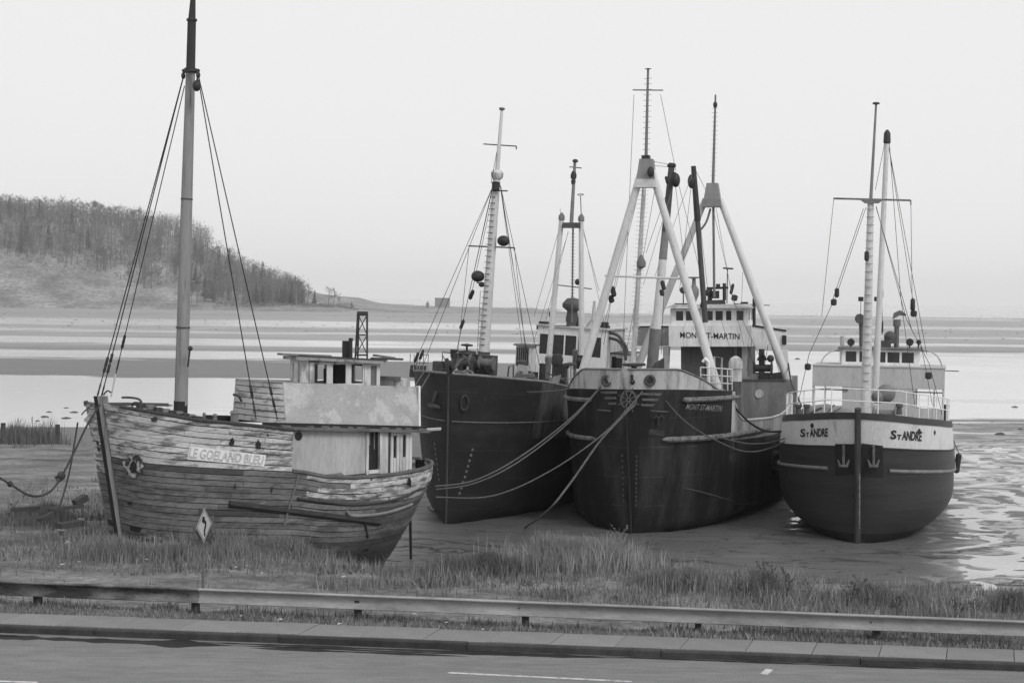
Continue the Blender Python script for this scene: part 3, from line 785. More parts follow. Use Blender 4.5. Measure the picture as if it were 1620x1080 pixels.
# raised house: white tapered sides, bowed front
def prism_side(plan0, plan1, name, m):
    "lower and upper outline, point by point (a, s, z)"
    n = len(plan0); vs = [A(*p) for p in plan0] + [A(*p) for p in plan1]
    return MB().add(vs, [(i, i + 1, n + i + 1, n + i) for i in range(n - 1)] ).build(name, m, SR, 0)
def zb_(a): return lerp(3.34, 2.86, (a - 4.6) / 5.9)
def zt_(a): return lerp(4.68, 4.34, (a - 4.6) / 5.9)
UHW = mat('flaking cabin paint', .36, .8, .12, 1, val2=.47, thr=.57, soft=.03, pscale=.9, bump=.25, bscale=14, fine=.12, v3=.14, thr3=.71, sc3=5)
UHP = mat('flaking cabin board paint', .46, .85, .14, 1, (.4, .4, 2), val2=.22, thr=.56, soft=.05, pscale=2.5, pstretch=(.6, .6, 2), bump=.3, rnd=.1, v3=.08, thr3=.68, sc3=6)
arc = [(4.45, 0.0), (4.5, .55), (4.62, 1.1), (4.95, 1.6)]
for sd in (1, -1):
    for i in range(7):
        f0, f1 = i / 7, (i + 1) / 7
        rows = []
        for f in (f0 + .012, f1 - .008):
            rows.append([A(a + .03 * f, sd * s * (1 - .12 * f), lerp(zb_(a), zt_(a), f)) for a, s in arc])
        rows = [[p + Vector((-.03, 0, 0)) for p in rows[0]]] + rows + [[p + Vector((-.03, 0, 0)) for p in rows[1]]]
        MB().grid(rows).build('front_board', UHP, SR, 0)
    inn = [[A(a + .06, sd * (s - .02) * (1 - .12 * f), lerp(zb_(a), zt_(a), f)) for a, s in arc] for f in (0, 1)]
    MB().grid(inn).build('front_backing', WOODD, SR, 0)
    f_ = [A(4.95, sd * 1.6, zb_(4.95)), A(10.45, sd * 1.6, zb_(10.45)), A(10.55, sd * 1.41, zt_(10.5)), A(4.95, sd * 1.41, zt_(4.95))]
    ins = [p + Vector((0, -sd * .06, 0)) for p in f_]
    MB().hexa([ins[0], ins[1], f_[1], f_[0], ins[3], ins[2], f_[2], f_[3]]).build('cabin_side', UHW, SR, 0)
    MB().bar(A(10.46, sd * 1.63, zb_(10.5) - .12), A(10.58, sd * 1.43, zt_(10.5) + .03), .16, .07, Vector((1, 0, 0))).build('corner_board', WHITE, SR)
MB().grid([[A(a, s * k, zt_(a) - .01) for k in (-1, 0, 1)] for a, s in ((4.46, .3), (4.6, .95), (4.95, 1.41), (7, 1.41), (10.55, 1.41))]).build('cabin_top', mat('bleached deck boards', .2), SR, 0)
MB().grid([[A(10.5, s, z) for s in (-1.5, 1.5)] for z in (2.9, 4.33)]).build('cabin_back', UHW, SR, 0)
# eaves beam, the shade in its gap a solid dark bar; lower house
for sd in (1, -1):
    e0, e1 = A(4.0, sd * 1.86, 3.28), A(10.7, sd * 1.86, 2.80)
    MB().bar(e0, e1, .26, .09).build('eaves_plank', mat('split grey eaves', .13, .9, .4, 3, (.5, 3, 3), val2=.03, thr=.6, pscale=3, pstretch=(.6, 2, 2), bump=.4), SR)
    MB().bar(e0 + Vector((0, -sd * .14, .10)), e1 + Vector((0, -sd * .14, .10)), .12, .13).build('eaves_gap_shade', CORE, SR)
    for k in range(13):
        if random.random() < .75:
            f0 = k / 13 + random.uniform(0, .02); f1 = f0 + random.uniform(.03, .065)
            MB().bar(e0.lerp(e1, f0) + Vector((0, -sd * .05, .075)), e0.lerp(e1, f1) + Vector((0, -sd * .05, .07)), .14, .05).build('eaves_shingle', mat('split grey eaves', .13), SR)
MB().bar(A(10.6, 1.3, 2.8), A(11.25, 1.9, 2.86), .5, .06).build('loose_plank', LIGHTG, SR)
LH = mat('dull white house side', .42, .8, .1, 1, VS, val2=.32, thr=.6, soft=.06, pscale=1.6, pstretch=VS, bump=.15, v3=.07, thr3=.70, sc3=7)
aw0, aw1 = GB + .04, S.ps(578, 700, 1.75)[0] * -1
adoor = -S.ps(603, 700, 1.75).x; aend = -S.ps(652, 700, 1.75).x
MB().box(aw0, aw1, 1.69, 1.75, 1.0, 3.1).build('house_side', LH, SR)
zb0 = 1.55
fr = MB().bar(A(aw1 + .05, 1.76, 1.0), A(aw1 + .05, 1.76, 2.95), .12, .1).bar(A(adoor - .05, 1.76, 1.0), A(adoor - .05, 1.76, 2.95), .12, .1).bar(A(aw1, 1.76, zb0), A(adoor, 1.76, zb0), .1, .12).build('door_frame', WHITED, SR)
MB().box(aw1 + .1, adoor - .1, 1.60, 1.66, 1.0, 2.95).build('doorway', INKDARK, SR)
MB().bar(A(aw1 + .22, 1.68, 2.45), A(aw1 + .22, 1.68, 2.95), .04, .04).bar(A(aw1 + .4, 1.68, 2.3), A(aw1 + .4, 1.68, 2.95), .1, .03).build('broken_glazing', MIDG, SR)
for k, (x, m_) in enumerate(((606, LIGHTG), (611, WHITED), (615.5, WOODD))):
    a = -S.ps(x, 700, 1.8).x; MB().box(a - .1, a + .1, 1.70, 1.80 - .02 * k, .8, 2.92 - .01 * k).build('door_post', m_, SR)
ap = -S.ps(617, 700, 1.75).x
nb = 7
for i in range(nb):
    b0, b1 = lerp(ap + .02, aend, i / nb), lerp(ap + .02, aend, (i + 1) / nb)
    if i in (1, 4):
        MB().box(b0 + .01, b1 - .01, 1.69, 1.75, .9, 1.95).build('house_board', WHITED, SR); MB().box(b0 + .01, b1 - .01, 1.69, 1.75, 2.72, 2.9).build('house_board', WHITED, SR)
        MB().box(b0, b1, 1.66, 1.685, 1.95, 2.72).build('window', INKDARK, SR)
    else: MB().box(b0 + .008, b1 - .008, 1.69, 1.75 + random.uniform(0, .012), .9, 2.9).build('house_board', WHITED, SR)
MB().box(aend - .06, aend, -1.7, 1.69, .8, 2.85).build('house_back', LH, SR); MB().box(aw0, aend, -1.75, -1.69, .9, 3.0).build('house_side', LH, SR)
c = S.ps(472.5, 689.5, 1.765); MB().lathe([(.14, -.03), (.14, .012)], c, Vector((0, 1, 0)), 14).build('porthole', INKDARK, SR)
c = S.ps(459, 683.5, 2.2); MB().box(-c.x - .1, -c.x + .12, 1.9, 2.2, c.z - .14, c.z + .12).build('beam_end', INKDARK, SR)
MB().box(aw0, aw1, 1.76, 1.80, .8, 1.52).build('house_skirting', WOODD, SR)
# planks lying inside the after rail
for x0, y0, x1, y1 in ((478, 756, 538, 749), (538, 748, 556, 762), (500, 758, 560, 757), (520, 762, 590, 758)):
    MB().bar(S.ps(x0, y0, 1.95), S.ps(x1, y1, 2.0), .06, .05).build('loose_plank', WOODG, SR)
# wheelhouse
WHP = mat('dirty wheelhouse paint', .55, .8, .12, 2, VS, val2=.2, thr=.58, soft=.06, pscale=3, pstretch=VS, bump=.2)
wp = [(6.42, .22), (6.6, .5), (8.5, 1.02), (9.15, 1.02)]
zw0, zw1 = 4.50, 5.32
def sl(a): return -.06 * (a - 6.4)
segs = [((6.42, -.22), (6.42, .22), [(.2, .8, .2, .86)]), (wp[0], wp[1], []), (wp[1], wp[2], [(.09, .31, .10, .90), (.42, .66, .10, .90), (.76, .97, .10, .90)]), (wp[2], wp[3], [(.4, .8, .05, .92)]), (wp[3], (9.15, -1.02), [(.3, .7, .2, .86)])]
segs += [((8.5, -1.02), (9.15, -1.02), []), ((6.6, -.5), (8.5, -1.02), [(.09, .31, .10, .90), (.42, .66, .10, .90), (.76, .97, .10, .90)]), ((6.42, -.22), (6.6, -.5), [])]
for i, (p0, p1, wins) in enumerate(segs):
    if i >= 5: p0, p1 = p1, p0
    wm, panes = wall(p0, p1, zw0 + sl((p0[0] + p1[0]) / 2), zw1 + sl((p0[0] + p1[0]) / 2), wins, -.06)
    wm.build('wheelhouse_wall', WHP, SR, 0)
    if i == 3:
        for pm, c in panes: pm.build('side_door', MIDG, SR)
MB().tube([A(7.6, .2, 4.4), A(7.6, .2, 5.0)], .16, 8).box(7.9, 8.5, -.3, .3, 4.3, 5.3).build('wheelhouse_interior', CORE, SR)
rp = [(6.15, -.4), (6.15, .4), (6.45, .75), (8.5, 1.3), (9.4, 1.3), (9.4, -1.3), (8.5, -1.3), (6.45, -.75)]
rf = MB().prism([A(a, s, zw1 + .01 + sl(a)) for a, s in rp], (0, 0, .1)).build('wheelhouse_roof', mat('split roof edge', .3, .85, .2, 3, val2=.1, thr=.56, pscale=3), SR)
MB().prism([A(a * .98 + .16, s * .93, zw1 + .115 + sl(a)) for a, s in rp], (0, 0, .05)).build('roof_felt', mat('torn roofing felt', .05, .95, .35, 4, bump=.5), rf)
for (x0, y0, a0_, x1, y1, a1_, w, m_) in ((443, 560, 5.6, 520, 563, 7.6, .34, WOODG), (590, 567, 9.0, 634, 568, 10.2, .3, WOODD), (593, 562, 9.2, 622, 566, 10.0, .25, WOODG), (475, 562, 6.3, 545, 566, 8.2, .2, WOODG)):
    MB().bar(S.pa(x0, y0, a0_), S.pa(x1, y1, a1_), w, .07).build('roof_plank', m_, SR)
c = S.pa(549, 563, 8.2); t = S.pa(549, 539, 8.2)
st = MB().tube([c - Vector((0, 0, .15)), t], .17, 12).build('chimney', DARK, SR)
c = S.pa(555, 563, 8.1); t = S.pa(555, 534.5, 8.1); MB().tube([c - Vector((0, 0, .15)), t - Vector((0, 0, .09))], .06, 8).tube([t - Vector((0, 0, .1)), t], .075, 8).build('chimney_pipe', DARK, st)
# lattice stand
lb = [S.pa(562, 564, 8.7), S.pa(581, 564, 8.7), S.pa(581, 563, 9.2), S.pa(566, 563, 9.2)]
lt = [S.pa(566, 495, 8.75), S.pa(581, 495, 8.75), S.pa(580.5, 496.5, 9.1), S.pa(567.5, 496.5, 9.1)]
lt_ = bpy.data.objects.new('lattice_stand', None); COL.objects.link(lt_); lt_.parent = SR
RUS = mat('rusty angle iron', .05, .85, .4, 5)
for i in range(4): MB().bar(lb[i] - Vector((0, 0, .1)), lt[i], .045, .045).build('upright', RUS, lt_)
for f in (0.03, .5, .97):
    for i in range(4): MB().bar(lb[i].lerp(lt[i], f), lb[(i + 1) % 4].lerp(lt[(i + 1) % 4], f), .035, .035).build('cross_bar', RUS, lt_)
for f0, f1 in ((.03, .5), (.5, .97)):
    for i in range(4): MB().bar(lb[i].lerp(lt[i], f1 if i % 2 else f0), lb[(i + 1) % 4].lerp(lt[(i + 1) % 4], f0 if i % 2 else f1), .022, .022).build('brace', RUS, lt_)
for i in range(4): MB().bar(lt[i] + Vector((0, 0, .0)), lt[(i + 1) % 4], .05, .11).build('top_frame', DARKG, lt_)
# low box abaft the wheelhouse
p = S.pa(594, 613, 9.6); q = S.pa(624, 600, 9.6)
MB().box(9.6, 10.3, p.y, q.y, p.z - .2, q.z).build('skylight', WHITED, SR); MB().hexa([S.pa(x, y, a) for a in (9.5, 10.4) for x, y in ((592, 600), (634, 602), (634, 596), (592, 594))]).build('skylight_lid', WOODG, SR)
# mast
mz = S.pa(285, 668, 2.05); mt = S.pa(301.5, 112, 2.2)
MG = mat('weathered grey mast', .24, .85, .14, 1.2, (2, 2, .15), val2=.12, thr=.6, pscale=2.5, pstretch=(3, 3, .2), bump=.3, v3=.04, thr3=.73, sc3=7)
MB().tube([mz - Vector((0, 0, .4)), mz.lerp(mt, .5), mt], [.215, .19, .145], 14).build('mast', MG, SR)
MB().tube([mz - Vector((0, 0, .3)), mz.lerp(mt, .062)], .222, 14, .219).build('mast_collar', mat('black mast foot', .02, .9, .3, 4), SR)
m2 = S.pa(303.5, 32, 2.2); m3 = S.pa(306, -14, 2.2)
MB().tube([mt, m2], .146, 12, .135).tube([m2, m3], .12, 12, .07).build('mast_head', mat('dark mast head', .03, .8, .25, 3, VS), SR)
for f, r in ((.27, .215), (.635, .18)): MB().tube([mz.lerp(mt, f), mz.lerp(mt, f + .004)], r + .01, 14).build('mast_band', DARKG, SR)
MB().tube([m2 - Vector((0, 0, .03)), m2 + Vector((0, 0, .03))], .17, 12).build('mast_band', DARK, SR)
ir = MB().tube([S.pa(290, 112, 2.1), S.pa(314, 112, 2.1)], .06, 6).tube([mt - Vector((0, 0, .07)), mt + Vector((0, 0, .07))], .2, 12).build('mast_iron', DARK, SR)
for x, y in ((290, 118), (313.5, 117)): MB().ball(S.pa(x, y + 2, 2.05), .07, 8, 1.6).build('shackle', DARK, ir)
q = S.pa(311, 136, 2.0); MB().ball(q, .13, 10, 1.35).tube([q, S.pa(313, 118, 2.0)], .03, 5).build('mast_block', DARK, SR)
MB().tube([S.pa(301, 548, 2.0), S.pa(297, 580, 2.0)], .03, 5).ball(S.pa(301, 551, 2), .08, 8).build('mast_cleat', DARK, SR)
lines = [((290, 122), 2.1, (152, 634), -.3, .018), ((290, 123), 2.1, (158, 637), -.2, .018), ((292, 136), 2.1, (183, 592), 1.6, .016), ((314.5, 122), 2.1, (439, 664), 4.2, .018), ((314, 126), 2.1, (405, 662), 3.5, .018)]
for (x0, y0), a0, (x1, y1), a1, r in lines:
    p, q = S.pa(x0, y0, a0), S.pa(x1, y1, a1)
    sh = MB().tube([p, q], r, 6).build('shroud', mat('tarred shroud', .02, .8, .3, 5), SR)
    for f in ((.90, .935) if x0 > 300 else (.86, .905)):
        fitting(p, q, f + random.uniform(-.015, .02), .05, .32, DARK, 'deadeye', sh)
    fitting(p, q, .965, .03, .45, DARK, 'turnbuckle', sh)
p, q = S.pa(183, 592, 1.6), S.pa(176, 626, .3)
MB().tube([p, q], .028, 6).build('chain_end', mat('pale chain', .3, .7, .3, 5), SR)
# ironwork about the bow
MB().tube(spline([S.pa(193, 628.5, .6), S.pa(210, 629, .8), S.pa(222, 633, 1.0), S.pa(225, 646, 1.0)], 6), .035, 6).tube(spline([S.pa(209, 643, .9), S.pa(212, 637, .9), S.pa(222, 637, .9)], 5), .03, 6).build('bent_rail', RUS, SR)
MB().tube(spline([S.pa(164, 624, -.2), S.pa(170, 618, -.2), S.pa(176, 621, -.1)], 5), .025, 6).build('hook', RUS, SR)
MB().torus(S.pa(240, 645, 1.2), (.4, .3, 1), .13, .03, 14, 6).build('ring', RUS, SR)
mb = MB()
for i in range(9):
    a = lerp(-.35, 1.3, i / 8); p = HG.pt(a, zu(a), 1, -.15); mb = MB().obox(p + Vector((0, 0, .06 + .04 * random.random())), Vector((.12, .02, .01)), Vector((0, .1, 0)), Vector((0, 0, .07 * (1 - i / 12)))); mb.build('broken_coaming', WOODG if i % 2 else WOODD, SR, 0)
MB().hexa([S.pa(x, y, a) for a in (-.45, -.3) for x, y in ((132, 664), (158, 636), (158, 648), (140, 672))]).build('bow_board', LIGHTG, SR)
for x, y, w, h in ((340, 668, .07, .18), (371, 672, .13, .36), (323, 664, .05, .14)):
    p = S.pa(x, y, 3.2); MB().lathe([(w, -.25), (w, h), (w * 1.25, h + .02), (w * .8, h + .1)], p, n=8).build('bitt', WOODG, SR)
MB().tube(spline([S.pa(369, 624, 3.6), S.pa(377, 626, 3.7), S.pa(382, 634, 3.9)], 5), .04, 6).build('bent_pipe', RUS, SR)
# a bent pipe hooked over the after rail, another near the break
hp_ = [S.pa(625, 741, 9.6), S.pa(640, 739, 10.1)] + [x for x in (HG.hit(646, 742, .12), HG.hit(648, 760, .2)) if x]
ft = S.I @ G(650, 882, .1)
MB().tube(hp_ + [ft], .055, 7).build('bent_pipe', DARKG, SR)
b_ = [HG.hit(x, y, .1) for x, y in ((470, 742), (472, 752), (466, 775), (458, 800), (450, 830))]
b_ = [x for x in b_ if x]
MB().tube([S.pa(452, 739, 5)] + b_, .028, 6).build('hanging_wire', MIDG, SR)
# ================================================================ the dark grey coaster behind
S = Ship('grey_coaster', 'dark grey coaster with ladder mast and shuttered bridge, between the derelict boat and MONT ST-MARTIN', 'ship', 706, 831, 0.0, 19, -2.6)
SR = S.root
da_stem = lambda z: -.10 * max(0, z)
def da_hb(x, e, z):
    L = lerp(7.8, 6.2, min(1, max(0, z) / 6.5))
    return (3.45 + .05 * z / 6) * fbow(x, L, lerp(1.6, 2.1, min(1, max(0, z) / 6.5)), lerp(1.25, 1.55, min(1, max(0, z) / 6.5))) * bilge(z, -.3, 1.3, 2.2) * min(1, (max(0, e) / 4) ** .6)
da_top = lambda a: interp(a, [(-1, 6.72), (0, 6.66), (3, 6.4), (6, 6.0), (9, 5.6), (9.3, 5.55), (12, 5.3), (18, 5.1), (30, 5.4)])
HD = Hull(S, da_stem, lambda z: 29 + .15 * z, lambda a: -.3, da_top, da_hb)
HD.patch(lambda a: -.3, lambda a: da_top(a), nv=26, na=60).build('hull', GREYHULL, SR, 50)
for sd in (-1, 1):
    HD.strake(lambda a: da_top(a) + .01, sd, -.65, 14, .06, 40, -.02).build('gunwale', mat('pale worn gunwale', .16, .8, .35, 5), SR)
    HD.strake(lambda a: 4.62 - .02 * a, sd, -.42, 9.5, .035, 34, .0).build('hull_moulding', mat('worn moulding', .10, .8, .4, 5), SR)
HD.patch(lambda a: 4.0 - .06 * a, lambda a: da_top(a) - .05, a0=2.9, a1=6.8, nv=6, na=14, sides=(1,), out=.012, ends=False).build('scoured_plate', mat('scoured rusty plate', .02, .8, .35, 1.5, VS, val2=.10, thr=.53, soft=.14, pscale=2.2, pstretch=(1, 1, .12)), SR, 50)
HD.deck(lambda a: da_top(a) - .15, -.5, 9).build('fore_deck', mat('dark steel deck', .07, .9, .35, 2), SR, 0)
HD.deck(lambda a: da_top(a) - .75, 9, 28).build('main_deck', mat('dark steel deck', .07), SR, 0)
MB().tube([A(da_stem(z) - .01, 0, z) for z in (-.4, 1, 2, 3, 4, 5, 6, 6.6)], .04, 6).build('stem_bar', DARKG, SR)
# anchor, hawse ring, draught marks
c = HD.hit(735, 636.5, .03); 
MB().add(*(lambda n=20: ([HD.hit(735 + 6.5 * math.cos(2 * math.pi * k / n) * f + .9 * math.sin(-2 * math.pi * k / n) * f, 637 + 12.5 * math.sin(2 * math.pi * k / n) * f, o) for f, o in ((1.1, .01), (1.05, .12), (.8, .12), (.75, .01)) for k in range(n)], [(r * n + k, r * n + (k + 1) % n, (r + 1) * n + (k + 1) % n, (r + 1) * n + k) for r in range(3) for k in range(n)]))()).build('hawse_ring', mat('pale hawse ring', .045, .7, .4, 4), SR)
HD.mark([(735 + 5.2 * math.cos(k * math.pi / 6), 637 + 10.5 * math.sin(k * math.pi / 6)) for k in range(12)], 'hawse_hole', INKDARK, SR, .04)
HD.mark([(692 + 5.5 * math.cos(k * math.pi / 6), 634 + 13 * math.sin(k * math.pi / 6)) for k in range(12)], 'hawse_hole', INKDARK, SR, .03)
c = [HD.hit(x, y, o) for x, y, o in ((690, 620, .1), (685, 637, .22), (678, 640, .25), (695, 644, .2), (686, 643, .28))]
MB().tube(c[:2], .08, 6).tube([c[2], c[4], c[3]], [.07, .12, .07], 6).build('anchor', mat('dark anchor steel', .05, .7, .4, 4), SR)
DM = mat('worn draught paint grey', .15, .8, .4, 8)
for i in range(9):
    x, y = 747.5 - i * 2.4 - (1 if i > 5 else 0), 711 + i * 8.6
    HD.mark([(x - 2.0, y + 2), (x + 1.6, y + 2), (x + 2.2, y - 2), (x - 1.2, y - 2)], 'draught_mark', DM, SR, .03)
for i in range(8):
    x, y = 687.5 + i * 1.0, 702 + i * 8
    HD.mark([(x - .8, y + 2.2), (x + .8, y + 2.2), (x + .5, y - 2.2), (x - 1.1, y - 2.2)], 'draught_mark', DM, SR, .03)
# foremast with ladder rungs
fa = 5.4
m0, m1, m2 = S.pa(764.5, 566, fa), S.pa(786.5, 272, fa), S.pa(794, 175, fa)
m0.z -= .8
MB().tube([m0, m1], .27, 12, .17).build('mast', mat('pale mast', .52, .6, .12, 2, (1, 1, .3), val2=.4, thr=.62, pscale=5), SR)
MB().tube([m0, m0.lerp(m1, .115)], .30, 12, .29).build('mast_foot', DARKG, SR)
MB().tube([m1, m2], .12, 8, .07).build('topmast', SPAR, SR)
MB().lathe([(.05, 0), (.14, .04), (.14, .12), (.02, .15)], m2).build('truck', MIDG, SR)
for k in range(27):
    p = m0.lerp(m1, .15 + k * .029); r = lerp(.27, .17, .15 + k * .029)
    MB().tube([p + Vector((r + .02, -r - .02, 0)), p + Vector((r + .02, r * .4, 0))], .017, 4).build('rung', DARK, SR)
MB().lathe([(.2, -.2), (.28, -.1), (.3, .1), (.2, .22)], S.pa(786.5, 277, fa), n=10).build('mast_band', WHITED, SR)
MB().lathe([(.12, -.2), (.19, -.18), (.19, .12), (.22, .16), (.05, .2)], S.pa(784.5, 294, fa - .3), n=10).build('masthead_light', DARK, SR)
MB().tube([S.pa(778, 301.5, fa - .2), S.pa(803, 302, fa - .2)], .035, 5).build('light_bracket', DARKG, SR)
for x0, y0, x1, y1, r in ((765, 228, 817, 231.5, .03), (741, 389, 814, 392, .035)):
    p, q = S.pa(x0, y0, fa), S.pa(x1, y1, fa)
    MB().tube([p, q], r, 6).tube([q, q + Vector((0, 0, -.15))], r, 5).build('yard', DARKG, SR)
for x, y, r in ((796.5, 381, .3), (756, 437, .32), (762, 450, .15)):
    MB().ball(S.pa(x, y, fa), r, 12, .85).build('day_shape', DARK, SR)
MB().tube([S.pa(754, 447, fa), S.pa(768, 448, fa)], .03, 5).build('shape_bracket', DARKG, SR)
for (x0, y0), a0, (x1, y1), a1, m_ in (((782, 290), 5.4, (653, 581), .6, ROPED), ((781, 292), 5.4, (667, 583), .2, ROPED), ((780, 292), 5.4, (720, 566), 6.5, ROPED), ((779, 300), 5.4, (730, 520), 7.5, ROPEL), ((791, 292), 5.4, (838, 585), 9.5, ROPED), ((792, 294), 5.4, (858, 598), 10, ROPED),
      ((792, 298), 5.4, (826, 545), 12, ROPEL), ((786, 240), 5.4, (777, 290), 4.0, ROPED), ((760, 460), 5.2, (755, 560), 5.2, ROPEL), ((742, 392), 5.4, (722, 580), 6, ROPEL), ((814, 393), 5.4, (832, 560), 9, ROPEL), ((793, 300), 5.4, (812, 420), 7, ROPEL), ((777, 320), 5.4, (745, 470), 6.5, ROPEL)):
    rope(S, 'stay', S.pa(x0, y0, a0), S.pa(x1, y1, a1), .014, m_)
for x, y, a, L, r in ((731, 513, 7.5, .5, .09), (746, 466, 6.5, .5, .1), (667, 561, .5, .5, .07), (659, 565, .7, .5, .07)):
    MB().lathe([(r * .4, -L / 2), (r, -L * .35), (r, L * .35), (r * .4, L / 2)], S.pa(x, y, a), Vector((0, .35, 1)), 8).build('turnbuckle', DARK, SR)
# bow railing and the forecastle machinery
zz = lambda a: da_top(a)
for x, y in ((648, 584), (654, 585), (661, 584), (664, 578)): 
    p = S.pa(x, y, 2.2); MB().tube([p, p + Vector((0, 0, .72))], .022, 5).build('rail_post', WHITED, SR)
GM = mat('greasy machinery', .05, .7, .4, 4, bump=.3)
GM2 = mat('rusty grey machinery', .11, .85, .4, 4, bump=.3)
def at(x, y, a): return S.pa(x, y, a)
def drum(x, y, a, r, L, m, ax=Vector((0, 1, 0))):
    return MB().lathe([(r * 1.25, -L / 2), (r * 1.25, -L / 2 + .06), (r * .8, -L / 2 + .08), (r * .8, L / 2 - .08), (r * 1.25, L / 2 - .06), (r * 1.25, L / 2)], at(x, y, a), ax, 14)
drum(736, 571, 3.6, .3, .7, GM2).build('winch_drum', GM2, SR)
drum(760, 577, 3.7, .28, .8, GM2).build('winch_drum', GM, SR)
drum(770, 574, 3.5, .24, .7, GM2).build('winch_drum', GM2, SR)
drum(712, 576, 3.0, .22, .4, GM2).build('winch_drum', GM, SR)
for (x0, y0, x1, y1, a) in ((748, 563, 782, 588, 4.3), (724, 566, 733, 586, 3.4), (741, 570, 749, 589, 3.3), (774, 568, 782, 592, 4.0), (700, 572, 711, 586, 2.8), (684, 572, 695, 583, 2.3), (648, 578, 656, 586, 2.3), (660, 579, 668, 586, 2)):
    p, q = at(x0, y1, a), at(x1, y0, a); MB().box(a, a + .5, p.y, q.y, p.z - .3, q.z).build('winch_frame', GM, SR)
MB().tube([at(713, 588, 3), at(728, 571, 3.4), at(738, 566, 3.4)], .09, 6).build('brake_lever', GM2, SR)
MB().tube([at(739, 565, 3.8), at(738.5, 547, 3.8)], .05, 6).lathe([(.02, 0), (.28, .03), (.28, .1), (.02, .14)], at(738.5, 548, 3.8), n=12).lathe([(.35, 0), (.45, .06), (.4, .2), (.1, .24)], at(739, 562, 3.8), n=12).build('mushroom_vent', DARK, SR)
for sx in ((700, 557, 733, 559),): MB().tube([at(699, 586, 3), at(700, 557, 3), at(733, 559.5, 3.3)], .03, 5).tube([at(700, 562, 3), at(706, 572, 3)], .025, 5).build('guard_frame', DARKG, SR)
MB().torus(at(741, 590, 2.4), (0.3, .3, 1), .22, .06, 14, 6).torus(at(729, 588, 2.4), (0, 0, 1), .25, .05, 14, 6).build('rope_coil', GM2, SR)
MB().lathe([(.13, 0), (.13, .4), (.2, .44), (.2, .5)], at(718, 570, 3.2)).lathe([(.1, 0), (.13, .35), (.02, .4)], at(716, 566, 3.2)).build('bollard', DARK, SR)
# louvred vent house
va = 13
p, q = at(815, 577, va), at(838, 548, va)
vh = MB().box(va, va + 1.2, p.y, q.y, p.z - 1.4, q.z).build('vent_house', WHITED, SR)
MB().box(va - .1, va + 1.3, p.y - .12, q.y + .12, q.z + .003, q.z + .1).build('vent_roof', MIDG, vh)
for k in range(6):
    y0 = lerp(p.y + .05, q.y, k / 6); MB().box(va - .03, va - .003, y0, y0 + (q.y - p.y) / 6 * .6, p.z, q.z - .08).build('louvre', DARK, vh)
MB().tube([at(803, 598, 9.5), at(805, 580, 9.5), at(812, 577, 9.5), at(812, 598, 9.5)], .04, 6).build('ladder_hoop', DARKG, SR)
MB().hexa([at(x, y, a) for a in (10.2, 9.6) for x, y in ((812, 600), (838, 604), (834, 578), (820, 576))]).build('skylight', LIGHTG, SR)
MB().torus(at(831, 594, 9.4), (.2, 0, 1), .42, .08, 16, 6).torus(at(831, 591, 9.4), (.2, 0, 1), .36, .08, 16, 6).build('rope_coil', GM2, SR)
for x, y0, y1 in ((846, 600, 588), (857, 602, 574)): MB().lathe([(.16, 0), (.16, (y0 - y1) * .031), (.02, (y0 - y1) * .031 + .03)], at(x, y0, 11)).build('bollard', DARK, SR)
# bridge with shuttered windows, its front following the heel of the ship
ba = 18.0
l, r_ = at(847, 600, ba).y, at(956, 600, ba).y
zt, zb = at(900, 518.5, ba).z, at(900, 640, ba).z
wn_ = [(.03, .15, .64, .90), (.21, .385, .64, .90), (.405, .565, .64, .90), (.59, .655, .64, .90), (.755, .925, .64, .90)]
wm, panes = wall((ba, l), (ba, r_), zb, zt, wn_, .1)
brd = wm.build('bridge_front', WHITE, SR)
for pm, c in panes: pm.build('window_shutter', mat('dark shutter', .03, .7, .25, 3), SR)
MB().box(ba + .12, ba + 4, l, l + .1, zb, zt).build('side_wall', WHITED, SR); MB().box(ba + .12, ba + 4, r_ - .1, r_, zb, zt).build('side_wall', WHITED, SR)
MB().box(ba - .12, ba + 4.1, l - .12, r_ + .12, zt + .003, zt + .09).build('bridge_roof', WHITED, SR)
p, q = at(957, 578, ba + 1), at(988, 561, ba + 1)
w2 = MB().box(ba + 1, ba + 4, r_ + .003, q.y, zb, q.z).build('side_house', WHITED, SR)
MB().box(ba + .9, ba + 4.1, r_ + .003, q.y + .1, q.z + .003, q.z + .08).build('side_house_roof', DARKG, SR)
for k in range(6):
    y0 = lerp(r_ + .1, q.y - .55, k / 6); MB().box(ba + .96, ba + .997, y0, y0 + .13, p.z - .1, q.z - .15).build('louvre', DARK, w2)
MB().box(ba + .96, ba + .997, q.y - .5, q.y - .1, q.z - .75, q.z - .2).build('window_shutter', mat('dark shutter', .03), w2)
for k in range(2):
    MB().tube(spline([at(964 - k * 3, 526 + k * 8, ba + .5), at(978, 531 + k * 8, ba + .5), at(990 - k * 2, 548 + k * 6, ba + .5), at(993 - k * 3, 562 + k * 8, ba + .5)], 6), .085, 8).build('davit', DARKG, SR)
